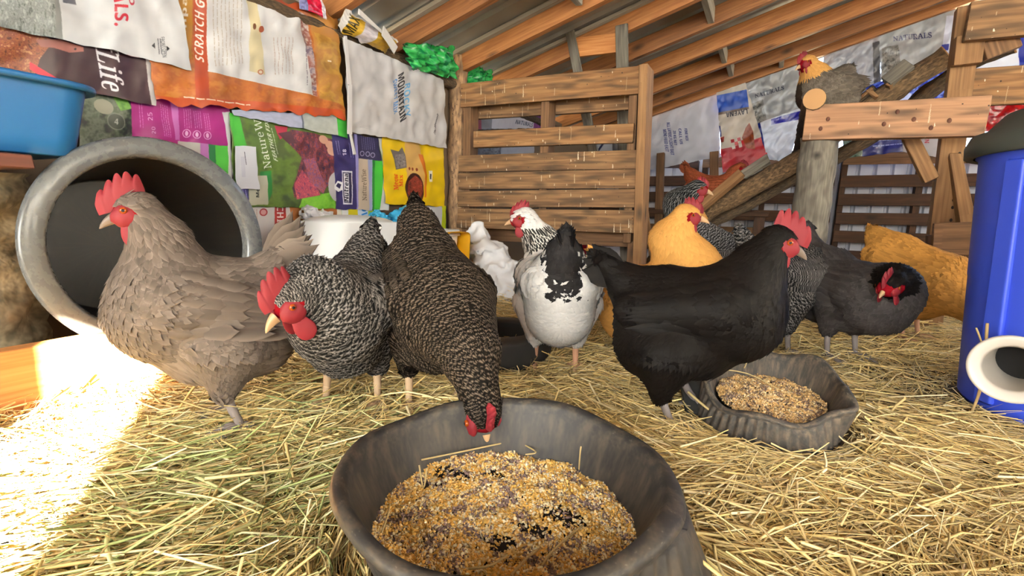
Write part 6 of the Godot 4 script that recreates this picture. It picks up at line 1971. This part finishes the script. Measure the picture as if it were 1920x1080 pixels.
func build_pans() -> void:
	# the big feed pan in front
	var c := Vector3(1.391, 0, -0.494)
	var o := thing("feed_pan", "large round rubber feed pan in the foreground with ribbed flared side", "feed pan", c)
	var prof := [Vector2(0.0, 0.0), Vector2(0.150, 0.0), Vector2(0.158, 0.008), Vector2(0.170, 0.035), Vector2(0.182, 0.065), Vector2(0.193, 0.092), Vector2(0.203, 0.098), Vector2(0.207, 0.106), Vector2(0.203, 0.113), Vector2(0.193, 0.114), Vector2(0.187, 0.106), Vector2(0.183, 0.090), Vector2(0.170, 0.055), Vector2(0.156, 0.020), Vector2(0.14, 0.014), Vector2(0.0, 0.012)]
	var shape := func(a: float, r: float, y: float, i: int) -> Vector3:
		var rr := r
		var yy := y
		var g := exp(-pow(wrapf(a + 0.10, -PI, PI) / 0.62, 2.0))
		if i >= 1 and i <= 5:
			rr += (0.0020 + 0.0030 * g) * cos(a * 72.0)
			rr = lerpf(rr, 0.258 - 0.045 * (y / 0.1), g)
		elif i >= 6 and i <= 8:
			rr += 0.006 * g
			yy -= 0.006 * g
		if y > 0.05:
			yy += 0.004 * sin(a * 3.0 + 1.0) + 0.002 * sin(a * 7.0)
		return Vector3(cos(a) * rr, yy, sin(a) * rr)
	part("shell", lathe(prof, 360, shape), M.rubber, o)
	grain("grain_feed", "cracked corn and seed spread over the bottom of the foreground pan", c + Vector3(0, 0.032, 0), 0.163, 1.0, 34000, 0.20, [Color(0.86, 0.52, 0.12), Color(0.95, 0.72, 0.34), Color(0.98, 0.86, 0.60), Color(0.80, 0.46, 0.12), Color(0.92, 0.62, 0.22), Color(0.90, 0.74, 0.44), Color(0.30, 0.20, 0.17)])
	# the second pan, bent out of round
	c = Vector3(1.69, 0, -1.15)
	o = thing("feed_pan", "bent rubber feed pan between the black hen and the blue bin", "feed pan", c, -0.10)
	var bent := func(a: float, r: float, y: float, i: int) -> Vector3:
		var rr := r
		if i >= 1 and i <= 5:
			rr += 0.0025 * cos(a * 56.0)
		var q := Vector3(cos(a) * rr * 0.66, y, sin(a) * rr * 0.84)
		var near := clampf(q.z / 0.2, -1, 1)
		if i >= 1 and i <= 5:
			var g := sqrt(clampf(sin(a) * 1.2 + 0.1, 0, 1))
			var k := lerpf(1.0, (0.238 - 0.30 * y) / r, g)
			q.x *= k
			q.z *= k
		var ear := exp(-pow(wrapf(a - 0.35, -PI, PI) / 0.22, 2.0))
		if y > 0.02:
			q.y = y * 0.84 * (1.0 - (0.50 if near > 0.0 else 0.12) * near + 0.10 * sin(a * 5.0) * (1.0 if i > 4 else 0.3)) * (1.0 - 0.18 * ear)
			q.x *= 1.0 + 0.20 * ear * (y / 0.11)
			q.z += 0.030 * maxf(near, 0.0) * (y / 0.11)
		return q
	part("shell", lathe(prof, 280, bent), M.rubber_brightened, o)
	part("flap", board_mesh(Vector3(1.52, 0.075, -1.141) - c, Vector3(1.575, 0.004, -1.033) - c, 0.055, 0.008, Vector3(1, 0, -0.6), 0.003, 0.004), M.rubber_dark, o)
	grain("grain_feed", "loose seed and chaff heaped in the bent pan by the black hen", c + Vector3(0, 0.038, 0.0), 0.142, 0.73, 11000, 0.05, [Color(0.72, 0.44, 0.16), Color(0.80, 0.54, 0.24), Color(0.86, 0.66, 0.36), Color(0.56, 0.32, 0.12), Color(0.25, 0.16, 0.11)])

func grain(called: String, label: String, c: Vector3, radius: float, squash: float, count: int, bare: float, cols: Array) -> void:
	var base := PackedVector3Array()
	var rings := 14
	var sides := 40
	var hgt := func(x: float, z: float) -> float:
		return 0.010 * fbm(x * 14.0 + c.x * 9.0, z * 14.0) + 0.008 * (1.0 - (x * x + z * z) / (radius * radius))
	for i in rings:
		for k in sides:
			var r := radius * 1.02 * i / (rings - 1)
			var a := TAU * k / sides
			base.append(Vector3(cos(a) * r * squash, hgt.call(cos(a) * r, sin(a) * r) - 0.002, sin(a) * r))
	var o := thing("feed_bed", "dark damp mash underneath the %s" % label.substr(0, label.find(" ", 12)), "feed", c)
	o.set_meta("label", "dark damp mash under the " + ("corn in the foreground pan" if bare > 0.15 else "seed in the bent pan"))
	part("mash", grid_mesh(base, rings, sides, true, PackedVector2Array(), PackedColorArray(), true), mat(Color(0.16, 0.13, 0.12), 0.9), o)
	var xf := []
	var cl := []
	var rr := RandomNumberGenerator.new()
	rr.seed = count
	while xf.size() < count:
		var r := radius * 1.02 * sqrt(rr.randf())
		var a := rr.randf() * TAU
		var x := cos(a) * r
		var z := sin(a) * r
		var gone := false
		if bare > 0.15:
			for q in [[-0.113, -0.048, 0.030], [-0.127, -0.012, 0.020], [0.068, -0.030, 0.032], [0.045, 0.010, 0.020], [0.02, 0.048, 0.022], [-0.06, -0.075, 0.018]]:
				var e: float = Vector2(x - q[0], (z - q[1]) * 1.6).length() / q[2] + 0.5 * noise_b.get_noise_2d(x * 60.0, z * 60.0)
				gone = gone or e < 1.0
		if gone and rr.randf() < 0.86:
			continue
		var m := noise_b.get_noise_2d(x * 11.0 + 3.0 + c.x, z * 11.0) * 0.7 + noise_b.get_noise_2d(x * 40.0, z * 40.0) * 0.3
		var rim := r / radius
		if m < -0.16 + bare * 0.3 - 0.4 * pow(rim, 4.0) and rr.randf() < 0.93 * (1.0 if bare > 0.2 else 0.2):
			continue
		var s := rr.randf_range(0.0009, 0.0023)
		var b := Basis.from_euler(Vector3(rr.randf() * TAU, rr.randf() * TAU, rr.randf() * TAU)) * Basis.from_scale(Vector3(s * rr.randf_range(0.7, 2.2), s, s * rr.randf_range(0.25, 0.9)))
		xf.append(Transform3D(b, c + Vector3(x * squash, hgt.call(x, z) + rr.randf() * 0.004, z)))
		var t := clampf(0.5 + 0.9 * noise_b.get_noise_2d(x * 24.0 + 50.0, z * 24.0) + rr.randf_range(-0.5, 0.5), 0, 0.999)
		var col: Color = cols[int(t * cols.size())]
		var g := rr.randf_range(0.8, 1.2)
		cl.append(Color(col.r * g, col.g * g, col.b * g))
	stuff(called, blob_mesh(Vector3.ONE, 5, 4), M.grain, self, xf, cl, label, "feed")

func straw_mesh(kind: int) -> ArrayMesh:
	var p := PackedVector3Array()
	var rows := 5
	for r in rows:
		var t := float(r) / (rows - 1)
		var x := t - 0.5
		var y := 0.0
		var z := 0.0
		if kind == 1:
			y = 0.10 * (1.0 - absf(x) * 2.0) 
			z = 0.05 * sin(t * PI)
		elif kind == 2:
			z = 0.16 * absf(x)
			y = 0.03 * sin(t * 5.0)
		for k in 4:
			var a := TAU * k / 4
			var w := 0.5 * (1.0 - 0.35 * t)
			p.append(Vector3(x, y, z) + Vector3(0, 0.0125 * sin(a) * w * (0.6 if kind == 1 else 1.0), 0.025 * cos(a) * w))
	return grid_mesh(p, rows, 4, true)

func build_straw() -> void:
	var meshes := [straw_mesh(0), straw_mesh(1), straw_mesh(2)]
	var xf := [[], [], []]
	var cl := [[], [], []]
	var r := RandomNumberGenerator.new()
	r.seed = 2024
	var gold := [Color(0.62, 0.45, 0.18), Color(0.70, 0.53, 0.24), Color(0.56, 0.40, 0.15), Color(0.74, 0.60, 0.33), Color(0.46, 0.32, 0.13), Color(0.66, 0.50, 0.20)]
	var hay := [Color(0.40, 0.40, 0.15), Color(0.52, 0.50, 0.22), Color(0.30, 0.34, 0.12), Color(0.62, 0.56, 0.30), Color(0.58, 0.48, 0.22)]
	var cam := Vector3(1.65, 0.42, 0)
	var heart := Vector3(0.984, 0, -0.423)
	for i in 86000:
		var q := pow(r.randf(), 1.0)
		var dist := pow(lerpf(pow(0.24, 0.45), pow(5.6, 0.45), q), 1.0 / 0.45)
		var a := deg_to_rad(27.6) + r.randf_range(-0.92, 0.95)
		var x := cam.x - sin(a) * dist
		var z := -cos(a) * dist
		if i >= 74000:
			# the ground beside and behind the view
			x = r.randf_range(0.05, 4.2)
			z = r.randf_range(-1.2, 0.9)
			dist = 1.0
		if x < 0.02 or x > 4.8 or z < -4.85:
			continue
		var fd := Vector2(x - 1.391, z + 0.494).length()
		var sd := Vector2((x - 1.69) / 0.72, (z + 1.13) / 0.95).length()
		if fd < 0.168 or sd < 0.20:
			continue
		if x < 0.39 and z > -1.05 and r.randf() < 0.75:
			continue
		var bd := Vector2(x - 2.335, z + 1.49).length()
		if bd < 0.24:
			continue
		var fine := r.randf() < 0.38
		var len := r.randf_range(0.07, 0.20) if fine else r.randf_range(0.045, 0.17)
		var edge := 9.0
		var from := Vector2.ZERO
		for q3 in [[fd - 0.205, Vector2(1.391, -0.494)], [(sd - 0.215) * 0.8, Vector2(1.69, -1.13)], [bd - 0.238, Vector2(2.335, -1.49)]]:
			if q3[0] < edge:
				edge = q3[0]
				from = q3[1]
		if edge < len * 0.5:
			len = minf(len, 0.085)
		var thick := (r.randf_range(0.0035, 0.008) if fine else r.randf_range(0.010, 0.028)) / len
		thick = minf(thick, 0.35)
		var up := r.randf_range(-0.16, 0.16)
		if r.randf() < 0.07:
			up = r.randf_range(-0.5, 0.5)
		var heap := 0.5 + 0.5 * fbm(x * 5.0, z * 5.0)
		var y := floor_y(x, -z) + 0.003 + r.randf() * r.randf() * (0.014 + 0.034 * heap) + absf(sin(up)) * len * 0.4
		var yaw := r.randf() * TAU
		# straw mostly lies along the passage of feet
		if r.randf() < 0.55:
			yaw = 0.5 + 0.7 * fbm(x * 1.5, z * 1.5) * 3.0 + r.randf_range(-0.5, 0.5)
		if edge < len * 0.5:
			yaw = -atan2(z - from.y, x - from.x) + PI / 2 + r.randf_range(-0.25, 0.25)
			up *= 0.5
			y = minf(y, 0.006 if edge < 0.0 else 0.02)
			len = minf(len, 0.07)
		var b := Basis(Vector3.UP, yaw) * Basis(Vector3(0, 0, 1), up) * Basis(Vector3(1, 0, 0), r.randf() * TAU) * Basis.from_scale(Vector3(len, len * thick * 8.0, len * thick * 8.0))
		var k := 0 if r.randf() < 0.55 else (1 if r.randf() < 0.5 else 2)
		xf[k].append(Transform3D(b, Vector3(x, y, z)))
		var green := exp(-pow(Vector2(x - heart.x, z - heart.z).length() / 0.28, 2.0)) * 0.7
		var col: Color = hay[r.randi() % hay.size()] if r.randf() < green else gold[r.randi() % gold.size()]
		var g := r.randf_range(0.8, 1.7)
		cl[k].append(Color(col.r * g, col.g * g, col.b * g))
	var o := thing("straw_bedding", "loose golden straw and green hay covering the whole floor", "straw")
	o.set_meta("kind", "stuff")
	for k in 3:
		stuff(["straight_straw", "bent_straw", "curled_straw"][k], meshes[k], M.straw, o, xf[k], cl[k])

func build_loose() -> void:
	# stalks that stand out: on the pan rims, in the feed and before the bin
	var st := SurfaceTool.new()
	st.begin(Mesh.PRIMITIVE_TRIANGLES)
	for q in [[Vector3(1.227, 0.05, -0.533), Vector3(1.268, 0.056, -0.571), Vector3(1.307, 0.05, -0.644), 0.0013], [Vector3(1.262, 0.075, -0.484), Vector3(1.274, 0.048, -0.478), Vector3(1.279, 0.078, -0.479), 0.0012], [Vector3(1.287, 0.045, -0.384), Vector3(1.282, 0.055, -0.399), Vector3(1.262, 0.05, -0.426), 0.0011], [Vector3(1.472, 0.046, -0.429), Vector3(1.478, 0.055, -0.448), Vector3(1.488, 0.048, -0.512), 0.0015], [Vector3(1.452, 0.05, -0.396), Vector3(1.458, 0.055, -0.422), Vector3(1.46, 0.05, -0.445), 0.0015], [Vector3(1.409, 0.05, -0.382), Vector3(1.429, 0.054, -0.393), Vector3(1.434, 0.05, -0.42), 0.0014], [Vector3(1.438, 0.045, -0.638), Vector3(1.447, 0.085, -0.612), Vector3(1.451, 0.1, -0.602), 0.0012], [Vector3(1.341, 0.05, -0.654), Vector3(1.369, 0.055, -0.634), Vector3(1.354, 0.05, -0.628), 0.0012], [Vector3(1.634, 0.06, -1.268), Vector3(1.649, 0.1, -1.307), Vector3(1.656, 0.12, -1.314), 0.0014], [Vector3(1.563, 0.075, -1.169), Vector3(1.641, 0.07, -1.192), Vector3(1.706, 0.06, -1.145), 0.0014], [Vector3(1.535, 0.05, -1.049), Vector3(1.593, 0.03, -1.009), Vector3(1.653, 0.012, -1.019), 0.0028]]:
		st.append_from(tube_mesh(curve([q[0], q[1], q[2]], 9), filled(9, q[3]), 5), 0, Transform3D.IDENTITY)
	var o := MeshInstance3D.new()
	o.mesh = st.commit()
	o.material_override = mat(Color(0.80, 0.70, 0.48), 0.6)
	o.name = "loose_stalks"
	o.set_meta("kind", "stuff")
	o.set_meta("label", "single straw stalks lying in and across the two feed pans")
	o.set_meta("category", "straw")
	add_child(o)
	var base := Vector3(2.072, 0, -1.33)
	var t := thing("dry_stalk", "dry frayed stalk standing upright in the straw before the blue bin", "stalk", Vector3(base.x, 0, base.z))
	var p := []
	for w in [Vector3(2.072, 0, -1.33), Vector3(2.083, 0.071, -1.33), Vector3(2.081, 0.145, -1.33), Vector3(2.075, 0.22, -1.33)]:
		p.append(w - t.position)
	p[0].y = -0.005
	part("stem", tube_mesh(curve(p, 18), filled(18, 0.0028), 7), mat(Color(0.70, 0.58, 0.38), 0.7), t)
	part("leaf", tube_mesh(curve([p[2], p[2].lerp(p[3], 0.5) + Vector3(-0.008, 0, 0), p[3] + Vector3(-0.016, -0.012, 0)], 9), filled(9, 0.0018), 6), mat(Color(0.78, 0.68, 0.46), 0.7), t)

# ---------------------------------------------------------------- the flock
func pattern(kind: String, c: Color, len := 0.034, wid := 0.024, spread := 0.16) -> Array:
	return [kind, len, wid, c, spread, 1.0]

func plain_look(kind: String, c: Color, neck_kind := "", neck := Color.BLACK, tail := Color.BLACK, own_tail := false) -> Dictionary:
	var nk := neck_kind if neck_kind != "" else kind
	var nc := neck if neck_kind != "" else c
	return {
		HEAD: pattern(nk if nk != "barred" and nk != "cuckoo" else nk, nc, 0.018, 0.012, 0.1),
		NECK: pattern(nk, nc, 0.034, 0.0125, 0.12),
		CROP: pattern(kind, c, 0.032, 0.022),
		TORSO: pattern(kind, c, 0.036, 0.026),
		BELLY: pattern("fluff" if kind in ["plain", "laced", "dark_lace"] else kind, c, 0.040, 0.016, 0.16),
		SADDLE: pattern(kind, c, 0.040, 0.018, 0.12),
		TAIL: pattern(kind, tail if own_tail else c, 0.045, 0.022, 0.10),
		THIGH: pattern("fluff" if kind == "plain" else kind, c, 0.034, 0.018 if kind == "plain" else 0.024, 0.14),
		WING: pattern(kind, c, 0.05, 0.028, 0.08),
	}

func build_hens() -> void:
	make_feathers()
	make_head_parts()
	# grey hen on the left
	var grey := Color(0.165, 0.132, 0.108)
	build_hen("hen", "large lavender-grey hen in profile before the round black tub, head raised", Vector3(0.775, 0, -0.515), -2.103, {
		"head": Vector3(0.102, 0.406, 0), "face": Vector3(0.118, 0.4, 0), "neck": Vector3(0.079, 0.353, 0), "crop": Vector3(0.07, 0.283, 0), "breast": Vector3(0.067, 0.238, 0), "rump": Vector3(-0.038, 0.214, 0), "back": Vector3(-0.027, 0.261, 0), "saddle": Vector3(-0.068, 0.276, 0), "tail": Vector3(-0.105, 0.334, 0), "keel": Vector3(0.024, 0.17, 0), "vent": Vector3(-0.047, 0.174, 0), "hip": Vector3(-0.009, 0.166, 0) + Vector3(0, 0, 0.05), "hock": Vector3(-0.005, 0.092, 0) + Vector3(0, 0, 0.05), "foot": Vector3(0.0, 0.014, 0.052), "foot_l": Vector3(-0.02, 0.014, -0.05), "hip_l": Vector3(-0.009, 0.166, 0) - Vector3(0, 0, 0.05), "hock_l": Vector3(0, 0.089, 0) - Vector3(0, 0, 0.05), "r_breast": 0.094, "r_crop": 0.070, "r_neck": 0.041, "r_head": 0.024, "r_rump": 0.088, "r_hip": 0.070,
		}, plain_look("laced", grey), {"comb": 1.05, "wattle": 1.25, "tail_len": 0.145, "tail_wid": 0.045, "tail_fan": 0.50, "beak_mat": M.beak_dark, "head_size": 1.05})
	# small barred hen, looking down to the left
	var light := Color(0.25, 0.228, 0.208)
	build_hen("hen", "black and white barred hen with lowered red face, second from the left", Vector3(0.91, 0, -0.7), -1.107, {
		"head": Vector3(0.182, 0.270, 0.020), "face": Vector3(0.195, 0.257, 0.032), "neck": Vector3(0.140, 0.280, 0.01), "crop": Vector3(0.115, 0.245, 0), "breast": Vector3(0.07, 0.215, 0), "rump": Vector3(-0.07, 0.230, 0), "back": Vector3(-0.06, 0.27, 0), "saddle": Vector3(-0.115, 0.315, 0), "tail": Vector3(-0.150, 0.375, 0), "keel": Vector3(0.03, 0.16, 0), "vent": Vector3(-0.06, 0.165, 0), "r_breast": 0.086, "r_neck": 0.048,
		}, plain_look("barred", light), {"leg_mat": M.leg_pale, "comb": 0.95, "wattle": 1.2, "tail_len": 0.09, "tail_fan": 0.25, "head_size": 1.1})
	# dark cuckoo hen pecking into the pan
	var cuckoo := Color(0.135, 0.115, 0.098)
	build_hen("hen", "dark speckled hen pecking into the foreground pan, tail raised", Vector3(1.05, 0, -0.8), -0.631, {
		"rump": Vector3(-0.085, 0.285, 0), "breast": Vector3(0.07, 0.225, 0), "crop": Vector3(0.135, 0.205, 0), "neck": Vector3(0.205, 0.180, 0), "head": Vector3(0.266, 0.103, 0), "face": Vector3(0.275, 0.084, 0), "back": Vector3(-0.075, 0.325, 0), "saddle": Vector3(-0.125, 0.375, 0), "tail": Vector3(-0.155, 0.435, 0), "keel": Vector3(0.03, 0.165, 0), "vent": Vector3(-0.085, 0.215, 0), "r_breast": 0.094, "r_rump": 0.086, "r_crop": 0.070, "r_neck": 0.048,
		}, plain_look("cuckoo", cuckoo), {"leg_mat": M.leg_pale, "comb": 0.6, "wattle": 1.35, "tail_len": 0.085, "tail_fan": 0.2, "head_up": Vector3(1, 0.2, 0), "head_size": 1.1})
	# white hen with the black tail, from behind
	var white := Color(0.70, 0.66, 0.60)
	var black := Color(0.020, 0.018, 0.018)
	build_hen("hen", "white hen with black-striped neck and black tail, seen from behind", Vector3(1.18, 0, -1.16), 2.026, {
		"head": Vector3(0.110, 0.402, -0.088), "face": Vector3(0.110, 0.399, -0.108), "neck": Vector3(0.112, 0.335, -0.040), "crop": Vector3(0.10, 0.275, -0.01), "saddle": Vector3(-0.125, 0.315, 0), "tail": Vector3(-0.150, 0.375, 0), "wide": 1.05,
		}, plain_look("plain", white, "striped", white, black, true), {"leg_mat": M.leg_pink, "tail_len": 0.095, "tail_fan": 0.35, "tail_wid": 0.04, "comb": 0.85, "paint": func(p: Vector3, region: int, s: Array, r: RandomNumberGenerator) -> Array:
			if region == HEAD or (region == NECK and p.y > 0.375):
				return pattern("plain", white, 0.016, 0.009, 0.1)
			if region == NECK and p.y < 0.30:
				return pattern("plain", white, 0.034, 0.020, 0.1)
			if region == TAIL or (region in [SADDLE, TORSO] and p.x < -0.085 and absf(p.z) < 0.046 and p.y > 0.225):
				return pattern("plain", black if r.randf() > 0.035 + (0.25 if p.y < 0.255 else 0.0) else Color(0.6, 0.57, 0.52), 0.036, 0.02, 0.15)
			return s})
	# buff hen behind the black one
	var buff := Color(0.66, 0.33, 0.085)
	build_hen("hen", "golden buff hen with a thick neck, head high behind the black hen", Vector3(1.52, 0, -1.4), 0.162, {
		"head": Vector3(-0.073, 0.424, 0), "face": Vector3(-0.051, 0.421, 0), "neck": Vector3(-0.098, 0.357, 0), "crop": Vector3(-0.059, 0.278, 0), "breast": Vector3(-0.034, 0.22, 0), "rump": Vector3(-0.204, 0.175, 0), "back": Vector3(-0.192, 0.215, 0), "saddle": Vector3(-0.261, 0.241, 0), "tail": Vector3(-0.316, 0.308, 0), "keel": Vector3(-0.099, 0.146, 0), "vent": Vector3(-0.201, 0.136, 0), "r_neck": 0.058, "r_crop": 0.088, "r_breast": 0.098,
		}, plain_look("plain", buff), {"comb": 0.8, "wattle": 1.0, "tail_len": 0.06, "tail_fan": 0.3, "leg_mat": M.leg_pink})
	# black hen
	var jet := Color(0.0056, 0.0045, 0.0038)
	build_hen("hen", "large black hen in profile facing right, between the two feed pans", Vector3(1.51, 0, -1.02), 0.136, {
		"head": Vector3(0.158, 0.382, 0), "face": Vector3(0.175, 0.375, 0), "neck": Vector3(0.135, 0.334, 0), "crop": Vector3(0.114, 0.281, 0), "breast": Vector3(0.095, 0.237, 0), "rump": Vector3(-0.043, 0.217, 0), "back": Vector3(-0.035, 0.257, 0), "saddle": Vector3(-0.101, 0.269, 0), "tail": Vector3(-0.175, 0.328, 0), "keel": Vector3(0.039, 0.17, 0), "vent": Vector3(-0.05, 0.159, 0), "hip": Vector3(-0.022, 0.145, 0) + Vector3(0, 0, 0.05), "hock": Vector3(-0.024, 0.066, 0) + Vector3(0, 0, 0.05), "foot": Vector3(-0.004, 0.005, 0) + Vector3(0, 0, 0.05), "hip_l": Vector3(-0.011, 0.146, 0) - Vector3(0, 0, 0.05), "hock_l": Vector3(0.01, 0.08, 0) - Vector3(0, 0, 0.05), "foot_l": Vector3(0.041, 0.02, 0) - Vector3(0, 0, 0.05), "r_breast": 0.094, "r_rump": 0.088, "r_neck": 0.044, "r_head": 0.024, "r_hip": 0.074,
		}, plain_look("plain", jet), {"feather": M.feather_sheen, "comb": 1.05, "wattle": 1.15, "tail_len": 0.12, "tail_wid": 0.052, "tail_fan": 0.5, "beak_mat": M.beak_dark, "head_size": 1.05})
	# barred hen half hidden behind the black one
	build_hen("hen", "barred hen mostly hidden behind the black hen's breast, by the grey post", Vector3(1.7, 0, -1.72), 0.931, {"head": Vector3(0.19, 0.27, 0), "face": Vector3(0.21, 0.26, 0), "neck": Vector3(0.155, 0.28, 0)}, plain_look("barred", light), {"tail_len": 0.09, "tail_fan": 0.3, "cell": 0.011})
	# dark grey hen on the right
	var slate := Color(0.060, 0.052, 0.050)
	build_hen("hen", "dark grey hen with black head turned to us, left of the blue bin", Vector3(1.89, 0, -1.75), -0.834, {
		"head": Vector3(0.180, 0.262, 0.078), "face": Vector3(0.185, 0.252, 0.100), "neck": Vector3(0.150, 0.262, 0.032), "crop": Vector3(0.12, 0.235, 0), "breast": Vector3(0.085, 0.205, 0), "rump": Vector3(-0.085, 0.225, 0), "saddle": Vector3(-0.15, 0.31, 0), "tail": Vector3(-0.180, 0.395, 0), "r_neck": 0.044, "r_crop": 0.072, "r_breast": 0.096,
		}, plain_look("laced", slate, "plain", jet), {"tail_len": 0.10, "tail_fan": 0.35, "comb": 0.95, "wattle": 1.0, "head_size": 0.9, "cell": 0.0105})
	# buff hen behind it, head down behind the bin
	build_hen("hen", "buff hen with lowered head behind the dark grey hen", Vector3(2.15, 0, -2.2), -0.607, {
		"rump": Vector3(-0.09, 0.285, 0), "breast": Vector3(0.07, 0.215, 0), "crop": Vector3(0.13, 0.18, 0), "neck": Vector3(0.18, 0.14, 0), "head": Vector3(0.225, 0.10, 0), "face": Vector3(0.24, 0.085, 0), "back": Vector3(-0.07, 0.315, 0), "saddle": Vector3(-0.14, 0.355, 0), "tail": Vector3(-0.175, 0.395, 0), "keel": Vector3(0.02, 0.16, 0), "r_breast": 0.10, "r_rump": 0.092,
		}, plain_look("plain", Color(0.56, 0.27, 0.06)), {"tail_len": 0.07, "tail_fan": 0.4, "cell": 0.0105, "leg_mat": M.leg_pink})
	# roosting hen
	var dusky := Color(0.19, 0.16, 0.125)
	build_hen("hen", "grey-brown hen with golden neck roosting high on the right above the beam", Vector3(1.85, 0.9, -2.74), -2.551, {
		"head": Vector3(0.133, 0.23, 0), "face": Vector3(0.155, 0.22, 0), "neck": Vector3(0.094, 0.175, 0), "crop": Vector3(0.075, 0.135, 0), "breast": Vector3(0.061, 0.107, 0), "rump": Vector3(-0.034, 0.113, 0), "back": Vector3(-0.018, 0.151, 0), "saddle": Vector3(-0.05, 0.183, 0), "tail": Vector3(-0.074, 0.217, 0), "keel": Vector3(0.02, 0.077, 0), "vent": Vector3(-0.039, 0.08, 0), "r_neck": 0.055, "r_breast": 0.09, "r_rump": 0.085, "r_crop": 0.068, "hip": Vector3(0, 0.10, 0.05), "hock": Vector3(-0.01, 0.05, 0.04), "foot": Vector3(0.0, 0.012, 0.03),
		}, plain_look("laced", dusky, "plain", Color(0.62, 0.32, 0.09)), {"tail_len": 0.055, "comb": 0.9, "wattle": 1.0, "cell": 0.011, "paint": func(p: Vector3, region: int, s: Array, _r: RandomNumberGenerator) -> Array:
			if region in [CROP, TORSO] and p.x > 0.06 and p.z > -0.01:
				return pattern("plain", Color(0.05, 0.035, 0.025), 0.03, 0.022)
			return s})
	# birds further back
	build_hen("hen", "red-brown hen on the roost board at the very back", Vector3(1.3, 0.44, -3.45), -0.073, {"head": Vector3(0.16, 0.30, 0), "face": Vector3(0.18, 0.295, 0), "neck": Vector3(0.14, 0.27, 0), "crop": Vector3(0.11, 0.20, 0), "breast": Vector3(0.08, 0.16, 0), "rump": Vector3(-0.08, 0.16, 0), "back": Vector3(-0.06, 0.20, 0), "saddle": Vector3(-0.13, 0.25, 0), "tail": Vector3(-0.18, 0.32, 0), "keel": Vector3(0.03, 0.11, 0), "vent": Vector3(-0.07, 0.12, 0), "hip": Vector3(0, 0.11, 0.05), "hock": Vector3(-0.01, 0.06, 0.04), "foot": Vector3(0.0, 0.03, 0.04)}, plain_look("dark_lace", Color(0.30, 0.075, 0.03)), {"cell": 0.013, "comb": 0.8})
	build_hen("hen", "black silver-necked hen with a red face just above the buff hen's head", Vector3(1.5, 0, -1.95), 0.112, {"head": Vector3(-0.099, 0.526, 0), "face": Vector3(-0.08, 0.522, 0), "neck": Vector3(-0.153, 0.469, 0), "crop": Vector3(-0.132, 0.374, 0), "r_neck": 0.055}, plain_look("barred", Color(0.35, 0.34, 0.33), "striped", Color(0.13, 0.13, 0.13)), {"cell": 0.012, "comb": 0.7})
	build_hen("hen", "pale grey hen peeping out between the partition and the buff hen", Vector3(1.25, 0, -2.75), 1.366, {}, plain_look("plain", Color(0.24, 0.25, 0.28), "plain", Color(0.30, 0.31, 0.33)), {"cell": 0.013, "comb": 0.6, "wattle": 0.6})
	build_hen("hen", "buff hen of which only the raised tail shows behind the black hen's back", Vector3(1.52, 0, -2.45), -2.914, {"tail": Vector3(-0.205, 0.36, 0)}, plain_look("plain", Color(0.60, 0.31, 0.09)), {"cell": 0.013, "tail_len": 0.12, "tail_fan": 0.5})
